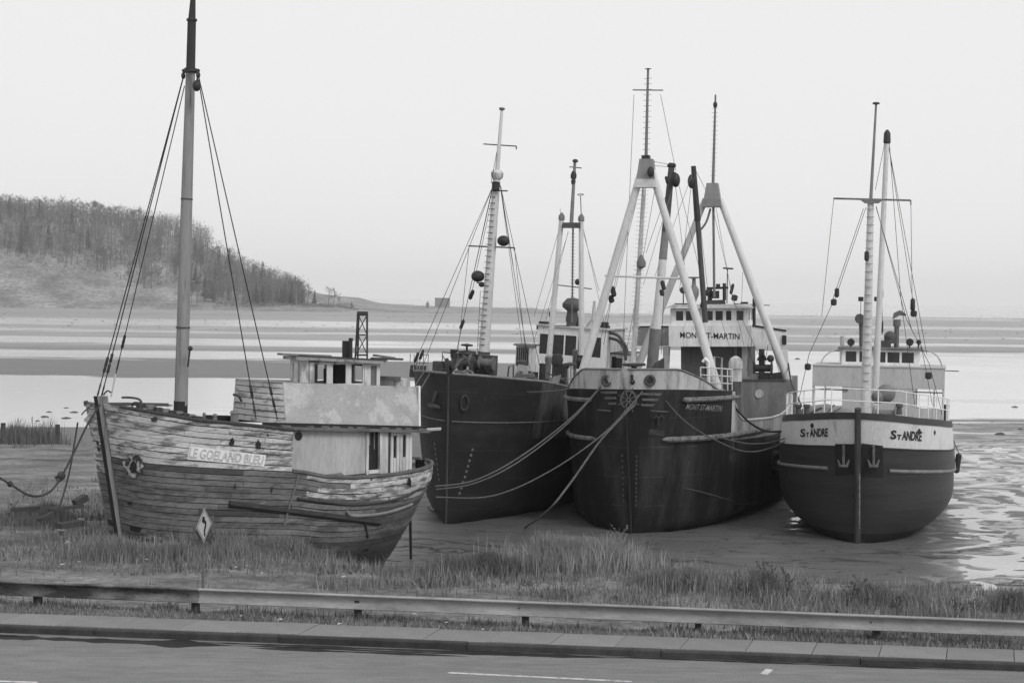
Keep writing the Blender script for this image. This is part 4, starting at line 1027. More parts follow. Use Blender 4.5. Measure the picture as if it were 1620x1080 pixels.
# roof gear
tz = lambda x: at(x, 518, ba + 1).z
MB().lathe([(.33, 0), (.3, .25), (.36, .5), (.3, .95), (.58, 1.15), (.6, 1.35), (.35, 1.65), (.05, 1.72)], at(904, 519, ba + .8), n=14).build('ventilator', mat('dark grey cowl', .07), SR)
MB().ball(at(914, 510, ba + 1), .33, 10).build('searchlight', DARK, SR)
for x, w, h in ((859, .33, .35), (953, .36, .32)):
    p = at(x, 520, ba + 1); MB().box(ba + .8, ba + 1.3, p.y - w, p.y + w, p.z - .05, p.z + h * .6).box(ba + .85, ba + 1.25, p.y - w * .7, p.y + w * .8, p.z + h * .6, p.z + h * 1.2).build('roof_box', DARK, SR)
MB().tube([at(873.5, 514, ba + .5), at(873.5, 498, ba + .5)], .03, 5).ball(at(873, 497, ba + .5), .18, 8, 1.2).build('searchlight', DARK, SR)
MB().lathe([(.45, 0), (.4, .2), (.12, .6), (.07, 1.6)], at(938, 521, ba + 1), n=12).build('pale_ventilator', LIGHTG, SR)
MB().tube([at(948, 520, ba + 1), at(948, 478, ba + 1)], .035, 5).build('aerial', DARKG, SR)
MB().tube([at(876, 515, ba - .1), at(902, 516, ba - .1)], .025, 5).build('roof_rail', DARKG, SR)
# bipod mast
pa_ = 15.5
for (x0, y0, x1, y1) in ((866, 585, 888.5, 345), (921, 585, 919.5, 347)):
    a_, b_ = at(x0, y0, pa_), at(x1, y1, pa_); a_.z -= .6
    MB().tube([a_, b_], .17, 10, .13).build('bipod_leg', SPAR, SR)
    MB().lathe([(.1, -.12), (.17, -.1), (.17, .12), (.04, .3)], b_, n=10).build('leg_light', MIDG, SR)
p, q = at(890, 362, pa_), at(918, 351, pa_)
MB().hexa([at(x, y, a) for a in (pa_ + .25, pa_ - .25) for x, y in ((891, 361), (918, 361), (918, 352), (891, 352))]).build('mast_platform', mat('dark platform', .08, .7, .3, 3), SR)
MB().tube([at(905, 510, pa_), at(906.5, 360, pa_)], .05, 8).build('lower_mast', MIDG, SR)
MB().tube([at(904, 352, pa_), at(909.5, 256, pa_)], .11, 8, .08).build('topmast', mat('grey topmast', .2), SR)
MB().lathe([(.1, 0), (.17, .05), (.12, .15), (.02, .18)], at(910, 257, pa_)).build('truck', DARK, SR)
MB().lathe([(.15, -.2), (.17, 0), (.1, .2)], at(907.5, 277, pa_)).lathe([(.1, -.1), (.13, .1), (.08, .2)], at(907, 289, pa_)).build('masthead_light', DARK, SR)
MB().tube([at(901, 264, pa_), at(920, 266, pa_)], .03, 5).build('yard', DARKG, SR)
MB().tube([at(880, 450.5, pa_), at(936, 457, pa_)], .03, 5).build('yard', DARKG, SR)
MB().tube([at(919.5, 345, pa_), at(918.5, 310, pa_)], .025, 5).torus(at(918.5, 308, pa_), (.3, 0, 1), .16, .02, 16, 5).build('loop_aerial', DARKG, SR)
for k in range(26):
    p = at(905.2 + k * .05, 500 - k * 5.2, pa_ - .05); MB().tube([p + Vector((0, -.13, 0)), p + Vector((0, .13, 0))], .012, 4).build('rung', DARKG, SR)
MB().ball(at(914, 446, pa_), .17, 8).build('day_shape', DARK, SR)
for (x0, y0), a0, (x1, y1), a1 in (((886, 358), pa_, (845, 500), 17), ((899, 366), pa_, (860, 520), 18), ((899, 368), pa_, (838, 560), 12), ((921, 360), pa_, (948, 460), 17), ((923, 362), pa_, (958, 520), 18), ((888, 350), pa_, (886, 330), pa_)):
    rope(S, 'stay', S.pa(x0, y0, a0), S.pa(x1, y1, a1), .012, ROPEL)
# deck clutter before the bridge
p, q = at(872, 606, 15), at(897, 577, 15)
ch = MB().box(15, 15.9, p.y, q.y, p.z - .6, q.z - .0).build('companionway', mat('dark companionway', .035, .8, .3, 2), SR)
MB().lathe([(.02, 0), (.28, .0), (.33, .3), (.25, .55), (.02, .6)], at(881, 577, 15.2), n=12).build('companion_hood', mat('dark companionway', .035), ch)
MB().hexa([at(x, y, a) for a in (12, 11.4) for x, y in ((858, 604), (884, 606), (888, 592), (868, 598))]).build('crate', mat('grey pale scrap', .3, .9, .3, 4), SR)
MB().tube([at(918, 583, 15), at(919, 562, 15)], .22, 8).ball(at(917, 571, 14.8), .2, 8).build('winch_head', DARK, SR)

# rails, ventilators, drums and lashed gear along the port side
railing(S, [HD.pt(a, da_top(a), 1, -.15) for a in (6.0, 7.0, 8.0, 9.2, 10.4)], .85, mat('grey rail pipe', .22, .7, .3, 4), 7, .02)
railing(S, [HD.pt(a, da_top(a), -1, -.1) for a in (2.2, 1.4, .7, .1)], .75, mat('grey rail pipe', .22), 5, .02)
for x, y, a, r, h in ((824, 596, 10.5, .22, .8), (866, 598, 12.5, .14, 1.1), (901, 596, 14, .25, .7), (908, 592, 16, .12, 1.3)):
    p = at(x, y, a); MB().lathe([(r, -.6), (r, h * .7), (r * 1.35, h * .8), (r * 1.35, h), (.02, h + .08)], p, n=10).build('deck_ventilator', MIDG if r < .2 else GM, SR)
for x, y, a in ((850, 606, 9.8), (868, 608, 10.2), (842, 602, 9.6)):
    MB().torus(at(x, y, a), (random.uniform(-.3, .3), .2, 1), .34, .09, 14, 6).build('rope_coil', GM2, SR)
for (x0, y0, x1, y1) in ((852, 600, 905, 598), (866, 590, 902, 606), (846, 590, 846, 606)):
    MB().tube([at(x0, y0, 11), at(x1, y1, 12.5)], .04, 5).build('loose_pipe', DARKG, SR)
# ================================================================ the steel coaster in the middle
S = Ship('steel_coaster', 'black steel coaster MONT ST-MARTIN with ship wheel emblem on its bow', 'ship', 999, 846, 0.0, 17.5, 1.2)
SR = S.root
mo_stem = lambda z: -.17 * max(0, z)
def mo_hb(x, e, z):
    B = interp(x, [(3, 3.5), (6, 3.95), (9, 4.5), (13, 4.85), (17, 4.7), (22, 4.35), (27, 4.2)])
    L = lerp(5.0, 4.6, min(1, max(0, z) / 6))
    return B * fbow(x, L, lerp(1.9, 2.3, min(1, max(0, z) / 6)), lerp(1.5, 1.85, min(1, max(0, z) / 6))) * bilge(z, -.3, .9, 2.3) * min(1, (max(0, e) / 4) ** .6)
BRK = 4.0
deckz = lambda a: interp(a, [(-2, 4.2), (BRK, 3.75), (10, 3.45), (17, 3.35), (27, 3.8)])
fcz = lambda a: interp(a, [(-2, 6.3), (0, 6.2), (BRK, 5.92), (8, 5.7)])
mo_top = lambda a: (7.3 if a < BRK else 6.2)
HM = Hull(S, mo_stem, lambda z: 26.5 + .15 * z, lambda a: -.3, mo_top, mo_hb)
MHULL = BLACK
HM.patch(lambda a: -.3, deckz, nv=20, na=52).build('hull', MHULL, SR, 50)
HM.patch(deckz, fcz, a1=BRK, nv=10, na=34, ends=False).build('forecastle', MHULL, SR, 50)
MB().grid([[A(BRK - .01, s * HM.s_at(BRK - .01, 4.6), z) for s in (-1, 1)] for z in (3.3, 5.95)]).build('forecastle_bulkhead', MIDG, SR, 0)
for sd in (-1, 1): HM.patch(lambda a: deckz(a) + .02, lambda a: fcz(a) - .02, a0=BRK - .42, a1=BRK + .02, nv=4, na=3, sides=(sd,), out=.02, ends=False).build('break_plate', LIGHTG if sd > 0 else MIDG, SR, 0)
HM.deck(lambda a: fcz(a) - .05, -.9, BRK - .02).build('fore_deck', mat('grey deck', .14, .9, .3, 2), SR, 0)
HM.deck(lambda a: deckz(a) - .1, BRK, 26).build('main_deck', mat('grey deck', .14), SR, 0)
# pale bow bulwark, tapering off at both sides
bwp = lambda a: interp(a, [(-2, 7.12), (-.3, 7.06), (1.9, 6.14), (4, 6.0)])
bws = lambda a: interp(a, [(-2, 7.12), (-.45, 7.07), (1.0, 6.2), (4, 6.0)])
BWK = mat('pale rust stained bulwark paint', .45, .7, .14, 1.5, VS, val2=.18, thr=.57, soft=.09, pscale=2.5, pstretch=VS)
for sd, bwz, ae in ((1, bwp, 2.0), (-1, bws, 1.05)):
    HM.patch(lambda a: fcz(a) + .005, bwz, a1=ae, nv=5, na=26, sides=(sd,), ends=False).build('bow_bulwark', BWK, SR, 50)
    HM.patch(lambda a: fcz(a) + .005, bwz, a1=ae, nv=5, na=26, sides=(sd,), ends=False, out=-.07).build('bulwark_lining', BWK, SR, 50)
    MB().tube([HM.pt(lerp(-1.2, ae, (i / 22) ** 1.7), bwz(lerp(-1.2, ae, (i / 22) ** 1.7)), sd) for i in range(23)], .045, 6).build('bulwark_rail', MIDG, SR)
# main deck bulwark, pale, sweeping down from the forecastle
mbz = lambda a: interp(a, [(BRK, 5.5), (BRK + .35, 5.0), (BRK + .9, 4.65), (BRK + 1.8, 4.5), (10, 4.3), (19, 4.28), (27, 4.6)])
MB_PAINT = mat('streaked light bulwark paint', .3, .75, .2, 2, VS, val2=.12, thr=.55, soft=.09, pscale=2.2, pstretch=(1, 1, .12))
HM.patch(lambda a: deckz(a) + .005, mbz, a0=BRK + .03, a1=20, nv=5, na=40, ends=False).build('side_bulwark', MB_PAINT, SR, 50)
for sd in (-1, 1):
    MB().tube([HM.pt(lerp(BRK + .1, 20, i / 30), mbz(lerp(BRK + .1, 20, i / 30)), sd) for i in range(31)], .06, 6).build('bulwark_rail', LIGHTG, SR)
    HM.patch(lambda a: deckz(a) - .12, lambda a: deckz(a) + .02, a0=BRK + 4, a1=20, nv=1, na=30, sides=(sd,), out=.03, ends=False).build('scupper_line', DARK, SR, 0)
for st in range(9):
    a = BRK + 1 + st * 1.5
    for sd in (-1, 1):
        p = HM.pt(a, deckz(a), sd); q = HM.pt(a, mbz(a) - .05, sd)
        MB().prism([p - Vector((0, sd * .03, 0)), q - Vector((0, sd * .03, 0)), p - Vector((0, sd * .4, 0))], (.03, 0, 0)).build('bulwark_stay', LIGHTG, SR)
# rubbing strakes
STRK = mat('scuffed pale strake', .17, .85, .35, 5, VS, val2=.06, thr=.55, pscale=6, bump=.4)
HM.strake(lambda a: 5.78 - .03 * a, 1, .0, BRK + .7, .11, 26, .07, True).build('rubbing_strake', STRK, SR)
HM.strake(lambda a: 4.12 - .03 * a, 1, -.25, 9.5, .12, 34, .08, True).build('rubbing_strake', STRK, SR)
HM.strake(lambda a: 5.75 - .03 * a, -1, -.5, BRK, .10, 26, .07, True).build('rubbing_strake', STRK, SR)
HM.strake(lambda a: 4.1 - .03 * a, -1, -.2, 8, .10, 26, .07, True).build('rubbing_strake', STRK, SR)
HM.strake(lambda a: interp(a, [(0, 2.2), (5, .75), (9, .35), (22, .3)]), 1, .9, 24, .03, 30, .0).build('bilge_seam', DARKG, SR)
HM.strake(lambda a: interp(a, [(0, .5), (5, .1), (20, -.1)]), 1, 9, 24, .05, 30, .03).build('bilge_keel', DARKG, SR)
MB().tube([A(mo_stem(z) - .01, 0, z) for z in (-.4, 1, 2, 3, 4, 5, 6, 6.2)], .045, 6).build('stem_bar', DARK, SR)
# emblem: ship's wheel between three bars a side
EMB = mat('faded emblem paint', .13, .75, .3, 5, val2=.06, thr=.58, pscale=8)
wc, wr = (994.5, 632), (13.2, 15.2)
em = bpy.data.objects.new('emblem', None); COL.objects.link(em); em.parent = SR
def ringpts(f0, f1, n=40):
    o = [(wc[0] + wr[0] * f0 * math.cos(2 * math.pi * k / n), wc[1] + wr[1] * f0 * math.sin(2 * math.pi * k / n)) for k in range(n)]
    i = [(wc[0] + wr[0] * f1 * math.cos(2 * math.pi * k / n), wc[1] + wr[1] * f1 * math.sin(2 * math.pi * k / n)) for k in range(n)]
    return o + i, [(k, (k + 1) % n, n + (k + 1) % n, n + k) for k in range(n)]
HM.decal(*ringpts(1.03, .80), .04).build('wheel_rim', EMB, em, 0)
HM.decal(*ringpts(.26, .12, 14), .045).build('wheel_hub', EMB, em, 0)
for k in range(8):
    an = math.radians(22.5 + 45 * k); c, s_ = math.cos(an), math.sin(an); n_ = (-s_ * .9, c * .9)
    pts = []
    for f in (.2, .5, .82): pts += [(wc[0] + wr[0] * f * c + n_[0], wc[1] + wr[1] * f * s_ + n_[1]), (wc[0] + wr[0] * f * c - n_[0], wc[1] + wr[1] * f * s_ - n_[1])]
    HM.decal(pts, [(0, 1, 3, 2), (2, 3, 5, 4)], .05).build('wheel_spoke', EMB, em, 0)
    pts = [(wc[0] + wr[0] * f * c + n_[0] * w, wc[1] + wr[1] * f * s_ + n_[1] * w) for f, w in ((1.04, .8), (1.04, -.8), (1.36, -1.1), (1.36, 1.1))]
    HM.decal(pts, [(0, 1, 2, 3)], .05).build('wheel_handle', EMB, em, 0)
for x0, x1, y, sl in ((949, 976, 620.5, 3), (955, 975, 629.3, 2), (961, 975, 638, 2), (1014, 1048, 622.5, -4), (1016, 1043, 631.5, -4), (1014, 1036, 640, -4)):
    d = .03 * (x1 - x0) * (1 if x0 > 1000 else -.3)
    q = [(x0 + (sl if sl > 0 else 0), y + 2.0), (x1 + (sl if sl < 0 else 0), y + d + 2.0), (x1, y + d - 1.6), (x0, y - 1.6)]
    HM.mark(q, 'emblem_bar', EMB, em, .04)
HM.text('MONT ST-MARTIN', [(1084.5, 647), (1141, 651), (1143.5, 641.5), (1088, 638)], 'lettering', PALEINK, SR, bold=.01, off=.04)
HM.text('MONT ST-MARTIN', [(893, 641.5), (921, 641), (920, 633), (894, 633)], 'lettering', mat('nearly gone lettering', .04, .8, .5, 8), SR, bold=.0, off=.04)['kind'] = 'stuff'
# fairleads in the bulwark
for x, y in ((960, 602), (1028, 601.5)):
    c = HM.hit(x, y, .03); n_ = (S.e - c).normalized()
    MB().torus(c, n_, .19, .06, 18, 6).build('fairlead', DARKG, SR)
    MB().lathe([(.19, -.02), (.19, .0)], c, n_, 16).build('fairlead_hole', INKDARK, SR)
c = HM.hit(1000.5, 604, .03); MB().lathe([(.02, -.12), (.1, -.05), (.12, .02), (.03, .12)], c, Vector((.3, 0, 1)), 8).tube([c, c + Vector((.1, 0, .3))], .05, 6).build('bow_cleat', DARK, SR)
# anchor recesses, their inner shade painted as flat black patches
for q, lab in (([(1028, 682), (1054, 685), (1057, 651.5), (1029.5, 650)], 1), ([(947, 690), (963, 690), (965, 650), (946, 648.5)], 0)):
    HM.mark(q, 'anchor_recess_shade', INKDARK, SR, .05)
    e0, e1 = q[3], q[2]
    MB().tube([HM.hit(lerp(e0[0], e1[0], i / 5), lerp(e0[1], e1[1], i / 5), .06) for i in range(6)] , .045, 6).build('recess_lip', DARKG, SR)
an = MB(); cc_ = [HM.hit(x, y, .15) for x, y in ((1034, 662), (1038, 658), (1042, 662), (1046, 657), (1050, 661), (1041, 672))]
an.tube(cc_[:5], .05, 6).tube([cc_[2], cc_[5]], .06, 6).build('anchor', mat('dull anchor steel', .03, .6, .4, 3), SR)
HM.mark([(1026, 687), (1051, 690), (1052, 681), (1028, 678)], 'scuffed_patch', mat('scuffed hull', .04, .8, .5, 5), SR, .06)
for cx, ys in ((984, range(720, 800, 9)), (1007, range(722, 806, 7))):
    for i, y in enumerate(ys):
        x = cx + (y - 720) * (.035 if cx < 1000 else -.01)
        HM.mark([(x - 1.1, y + 2.2), (x + 1.2, y + 2), (x + 1.3, y - 1.8), (x - 1, y - 2)], 'draught_mark', mat('worn draught paint', .075, .8, .4, 8), SR, .03)
for b_, x_ in (('4', 1153), ('5', 1159)): HM.text(b_, [(x_, 729.5), (x_ + 5, 730.5), (x_ + 5.5, 717.5), (x_ + .5, 716.5)], 'lettering', mat('worn draught paint', .075), SR, bold=.0, off=.04)
c = HM.hit(1225, 731, .16)
if c: MB().torus(c + Vector((0, .08, 0)), Vector((.55, .8, 0)), .42, .15, 20, 8).build('tyre_fender', mat('tyre rubber', .015, .9, .3, 4), SR)
HM.mark([(1240, 724), (1246, 723), (1247, 710), (1241, 711)], 'white_patch', LIGHTG, SR, .03)
# fore A-frame with its topmast
def bipod(foot_l, foot_r, top, gx, a_top, r, m, mg, tube_n=12):
    pass
af = 3.4
fl, fr_, tl, tr = S.pa(913, 605, af), S.pa(1137, 607, af), S.pa(1015, 270, af), S.pa(1031, 270, af)
fl.z = fr_.z = 5.9
AF = MB().tube([fl, tl], .20, 12, .165).build('a_frame_leg', SPAR, SR); MB().tube([fr_, tr], .20, 12, .165).build('a_frame_leg', SPAR, SR)
for p in (fl, fr_): MB().lathe([(.3, 0), (.3, .1), (.22, .14)], p).build('leg_foot', MIDG, SR)
gp = [S.pa(x, y, af) for x, y in ((1013, 252), (1033.5, 252), (1039, 296), (1006.5, 296))]
MB().prism([g + Vector((.22, 0, 0)) for g in gp], (-.44, 0, 0)).build('gusset', mat('gusset grey', .24, .7, .2, 2, VS), SR)
gp2 = [S.pa(x, y, af) for x, y in ((1006, 284), (1039, 284), (1040, 297), (1005, 297))]
MB().prism([g + Vector((.27, 0, 0)) for g in gp2], (-.54, 0, 0)).build('gusset_band', SPAR, SR)
t0, t1 = S.pa(1022, 254, af), S.pa(1025.3, 110, af)
MB().tube([t0, t1], .075, 8, .05).build('topmast', MIDG, SR)
MB().box(af - .18, af + .18, t0.y - .17, t0.y + .17, t0.z, t0.z + .22).build('mast_step', DARK, SR)
MB().tube([S.pa(1001, 142.5, af), S.pa(1049, 143, af)], .03, 6).build('yard', MIDG, SR)
MB().lathe([(.02, 0), (.16, .02), (.02, .05)], t1).build('truck', DARK, SR)
MB().ball(S.pa(1029.5, 272, af - .35), .16, 8, 1.5).build('block', DARK, SR)
for k in range(14):
    p = t0.lerp(t1, .12 + k * .06); MB().tube([p + Vector((0, -.17, 0)), p + Vector((0, .17, 0))], .012, 4).build('rung', MIDG, SR)
MB().tube([S.pa(957, 436, af), S.pa(1084, 441, af)], .05, 6).build('cross_bar', SPAR, SR)
# pale ladder mast hanging behind the gusset
lm0, lm1 = S.pa(1019, 296, 5.2), S.pa(1001, 585, 5.2)
MB().tube([lm0, lm1], .1, 8, .13).build('ladder_mast', WHITED, SR)
for k in range(40):
    p = lm0.lerp(lm1, .02 + k * .024); MB().tube([p + Vector((.1, -.24, 0)), p + Vector((.1, .24, 0))], .013, 4).build('rung', WHITED, SR)
MB().lathe([(.03, -.3), (.2, -.2), (.22, 0), (.05, .35)], S.pa(1014.5, 415, 5)).build('deck_light', MIDG, SR)
# derricks: a stout boom with a dark head and a slim dark pole
d0, d1 = S.pa(1031, 596, 9.5), S.pa(1063, 258, 9.5)
MB().tube([d0, d0.lerp(d1, .55)], .25, 12, .2).build('derrick_boom', SPAR, SR)
MB().tube([d0.lerp(d1, .55), d0.lerp(d1, .68)], .2, 12, .185).build('boom_middle', mat('grey boom', .2, .7, .2, 3), SR)
MB().tube([d0.lerp(d1, .68), d1], .185, 12, .15).build('boom_head', DARKG, SR)
MB().tube([S.pa(1030, 598, 9.3), S.pa(1037, 520, 9.3)], .28, 12, .27).build('boom_heel', MIDG, SR)
MB().tube([S.pa(1056, 262, 9.4), S.pa(1069, 262, 9.4)], .09, 6).ball(S.pa(1069, 285, 9.2), .22, 8, 1.6).tube([S.pa(1057, 274, 9.4), S.pa(1069, 274, 9.4)], .05, 6).build('boom_fitting', DARK, SR)
e0, e1 = S.pa(1116, 510, 12), S.pa(1097, 263, 12)
MB().tube([e0, e0.lerp(e1, .65)], .15, 10, .13).build('dark_boom', mat('grey pole', .06, .7, .2, 3), SR)
MB().tube([e0.lerp(e1, .65), e1], .17, 10, .13).ball(S.pa(1094, 287, 12), .2, 8, 1.8).build('boom_head', DARK, SR)
# after A-frame
aa = 19.5
AL = [S.pa(1005, 590, aa), S.pa(1116, 315, aa), S.pa(1247, 602, aa), S.pa(1139, 315, aa)]
MB().tube([AL[0], AL[1]], .23, 12, .17).build('a_frame_leg', LIGHTG, SR); MB().tube([AL[2], AL[3]], .24, 12, .17).build('a_frame_leg', SPAR, SR)
gp = [S.pa(x, y, aa) for x, y in ((1119, 290), (1136, 290), (1142, 328), (1112, 328))]
MB().prism([g + Vector((.25, 0, 0)) for g in gp], (-.5, 0, 0)).build('gusset', mat('gusset grey', .24), SR)
gp = [S.pa(x, y, aa) for x, y in ((1113, 315.5), (1141, 315.5), (1142.5, 328), (1111.5, 328))]
MB().prism([g + Vector((.3, 0, 0)) for g in gp], (-.6, 0, 0)).build('gusset_band', mat('grey boom', .2), SR)
u0, u1 = S.pa(1128, 292, aa), S.pa(1132, 150, aa)
MB().tube([u0, u1], .085, 8, .05).build('topmast', MIDG, SR); MB().tube([S.pa(1128.5, 326, aa), S.pa(1130, 470, aa)], .07, 8).build('lower_mast', MIDG, SR)
for k in range(16):
    p = u0.lerp(u1, .1 + k * .05); MB().tube([p + Vector((0, -.17, 0)), p + Vector((0, .17, 0))], .012, 4).build('rung', MIDG, SR)
MB().ball(S.pa(1131.5, 166, aa), .12, 8, 1.6).build('mast_light', DARK, SR)
MB().tube(spline([S.pa(1124, 330, aa), S.pa(1117, 352, aa), S.pa(1106, 366, aa)], 5), .06, 6).build('hoisting_tackle', MIDG, SR)
# bridge
BA = 20.0
BRG = mat('pale bridge front paint', .74, .65, .08, 1, VS, val2=.45, thr=.62, soft=.08, pscale=2.2, pstretch=(1, 1, .15))
l, r_ = S.pa(1058, 548, BA), S.pa(1188, 515, BA); zb, zt = l.z, r_.z
yl, yr = l.y, r_.y
MB().box(BA, BA + 3, yl, yr, zb, zt).build('bridge_front', BRG, SR)
w0, w1 = S.pa(1061, 500, BA + .35).y, S.pa(1183, 500, BA + .35).y
zr = S.pa(1120, 487.5, BA + .35).z
wins = [(.07, .165, .3, .84), (.20, .29, .3, .84), (.455, .55, .3, .84), (.585, .68, .3, .84), (.72, .79, .3, .84), (.855, .945, .3, .84)]
wm, panes = wall((BA + .35, w0), (BA + .35, w1), zt + .003, zr, wins, .08)
wm.build('wheelhouse', BRG, SR)
for pm, c in panes: pm.build('window', GLASS, SR)
for s in (w0, w1): 
    m_, ps_ = wall((BA + .44, s - (.04 if s > 0 else -.04)), (BA + 3, s - (.04 if s > 0 else -.04)), zt + .003, zr, [(.1, .4, .3, .84), (.55, .85, .3, .84)], .07)
    m_.build('side_wall', BRG, SR)
    for pm, c in ps_: pm.build('window', GLASS, SR)
rfp = [(BA + .0, w0 - .35, zr + .003), (BA + .0, w1 + .3, zr + .003), (BA + 3.4, w1 + .3, zr + .003), (BA + 3.4, w0 - .35, zr + .003)]
rft = [(BA + .4, w0 + .1, zr + .22), (BA + .4, w1 - .1, zr + .22), (BA + 3.2, w1 - .1, zr + .22), (BA + 3.2, w0 + .1, zr + .22)]
MB().hexa([A(*p) for p in rfp] + [A(*p) for p in rft]).build('roof', LIGHTG, SR)
def letters_flat(body, S, a, x0, y0, x1, y1, h, name, m, parent, bold=.03):
    uv, fs = text2d(body, False, bold); p, q = S.pa(x0, y0, a), S.pa(x1, y1, a); hz = S.pa(x0, y0 - h, a).z - p.z
    return MB().add([p.lerp(q, u) + Vector((0, 0, hz * w)) for u, w in uv], fs).build(name, m, parent, 0)
letters_flat('MONT ST-MARTIN', S, BA - .015, 1076, 534.5, 1170, 537, 9.5, 'lettering', INKDARK, SR, .012)
for k in (.18, .52, .84): MB().box(BA - .006, BA, lerp(yl, yr, k), lerp(yl, yr, k) + .012, zb, zt - .02).build('plate_seam', MIDG, SR)
# wings with their end legs
wlft, wrgt = S.pa(1001, 515, BA + .6), S.pa(1244, 524, BA + .6)
zwb = zb + .02
MB().box(BA + .5, BA + .62, wlft.y, yl - .003, zwb, zt - .12).build('bridge_wing', mat('grey wing paint', .27, .7, .15, 2, VS), SR)
MB().hexa([A(BA + .5, yr + .003, zwb), A(BA + .62, yr + .003, zwb), A(BA + .62, wrgt.y, zwb - .05), A(BA + .5, wrgt.y, zwb - .05), A(BA + .5, yr + .003, zt - .05), A(BA + .62, yr + .003, zt - .05), A(BA + .62, wrgt.y, zt - .35), A(BA + .5, wrgt.y, zt - .35)]).build('bridge_wing', BRG, SR)
MB().bar(A(BA + .56, wlft.y, zt - .06), A(BA + .56, yl, zt - .06), .2, .1).build('wing_rail', DARK, SR)
MB().bar(A(BA + .56, yr, zt), A(BA + .56, wrgt.y, zt - .3), .2, .1).build('wing_rail', DARK, SR)
MB().box(BA + .42, BA + .5, wrgt.y - .22, wrgt.y + .02, zt - 1.05, zt - .55).build('navigation_light', DARK, SR)
lg = [S.pa(x, y, BA + .56) for x, y in ((1228, 553), (1246, 553), (1250, 604), (1238, 604))]
MB().prism([g + Vector((.1, 0, 0)) for g in lg], (-.2, 0, 0)).build('wing_leg', BRG, SR)
lg = [S.pa(x, y, BA + .56) for x, y in ((1049, 548), (1060, 548), (1058, 592), (1050, 592))]
MB().prism([g + Vector((.1, 0, 0)) for g in lg], (-.2, 0, 0)).build('wing_leg', WHITED, SR)
# the house under the bridge, poop front, cargo gear
h0, h1 = S.pa(1078, 560, BA + .8).y, S.pa(1177, 560, BA + .8).y
DGH = mat('grey house front', .085, .8, .15, 1.5, VS, val2=.06, thr=.58, pscale=2, pstretch=VS)
wm, panes = wall((BA + .8, h0), (BA + .8, h1), 3.2, zb - .003, [(.37, .45, .25, .93)], .1)
wm.build('house', DGH, SR)
for pm, c in panes: pm.build('doorway', INKDARK, SR)
for s in (h0, h1): MB().box(BA + .92, BA + 5, s - .05, s + .05, 3.2, zb - .003).build('side_wall', DGH, SR)
MB().box(BA + .65, BA + .8, h1 - .1, h1 + .18, 3.2, zb - .003).build('post', LIGHTG, SR)
MB().box(BA + .65, BA + .8, h1 - .52, h1 - .4, 3.2, zb - .003).build('post', MIDG, SR)
PA = 17.4
zp = S.pa(1200, 602, PA).z; pl = S.pa(1163, 602, PA).y
PP = mat('grey poop front', .19, .75, .15, 1.5, VS, val2=.12, thr=.56, soft=.1, pscale=2.2, pstretch=(1, 1, .12))
MB().box(PA, PA + 6, pl, 4.45, 3.2, zp).build('poop_front', PP, SR)
MB().box(PA, PA + 6, -4.1, pl - 1.9, 3.2, zp).build('poop_front', PP, SR)
MB().box(PA - .06, PA + .1, pl, 4.5, zp + .003, zp + .07).build('poop_rail', DARKG, SR)
c = S.pa(1201, 623, PA - .02); MB().torus(c, (1, 0, 0), .19, .04, 18, 6).lathe([(.17, 0), (.17, .02)], c, Vector((1, 0, 0))).build('porthole', LIGHTG, SR)
# winch and gear on the poop, to port
p = S.pa(1207, 585, 19); 
MB().box(18.6, 19.4, p.y - .5, p.y + .4, zp, zp + .35).lathe([(.35, -.5), (.4, -.45), (.2, -.4), (.2, .4), (.4, .45), (.35, .5)], p + Vector((0, 0, .1)), Vector((0, 1, 0))).build('winch', DARK, SR)
MB().tube([S.pa(1205, 595, 19), S.pa(1205, 552, 19)], .16, 8).tube([S.pa(1199, 570, 18.8), S.pa(1206, 556, 18.8), S.pa(1212, 570, 18.8)], .08, 6).ball(S.pa(1219, 567, 18.9), .2, 8).build('cargo_winch', DARK, SR)
MB().hexa([S.pa(x, y, a) for a in (18.9, 18.3) for x, y in ((1218, 600), (1240, 602), (1236, 588), (1222, 590))]).build('gear_box', DARK, SR)
MB().box(18.2, 19, S.pa(1188, 600, 18.5).y, S.pa(1199, 600, 18.5).y, zp, zp + .3).build('hatch_cover', MIDG, SR)
# pale goose-neck ventilator and a big grey ventilator behind the forecastle
v0, v1 = S.pa(1164, 700, 9), S.pa(1163, 573, 9)
MB().tube([v0, S.pa(1164, 602, 9)], .26, 12).build('ventilator_trunk', DGH, SR)
MB().lathe([(.29, 0), (.29, (v1 - S.pa(1164, 603, 9)).z - .35), (.33, (v1 - S.pa(1164, 603, 9)).z - .3), (.33, (v1 - S.pa(1164, 603, 9)).z), (.24, (v1 - S.pa(1164, 603, 9)).z + .2), (.08, (v1 - S.pa(1164, 603, 9)).z + .3)], S.pa(1164, 603, 9), n=14).build('ventilator_cowl', WHITED, SR)
MB().hexa([S.pa(x, y, a) for a in (8.6, 8.0) for x, y in ((1024, 592), (1051, 592), (1051, 565), (1036, 574))]).build('hatch_board', DARKG, SR)
MB().lathe([(.02, 0), (.5, .02), (.5, .12), (.12, .16), (.12, .45)], S.pa(1003, 574, .8), Vector((0, 0, -1)), 14).build('capstan', DARK, SR)
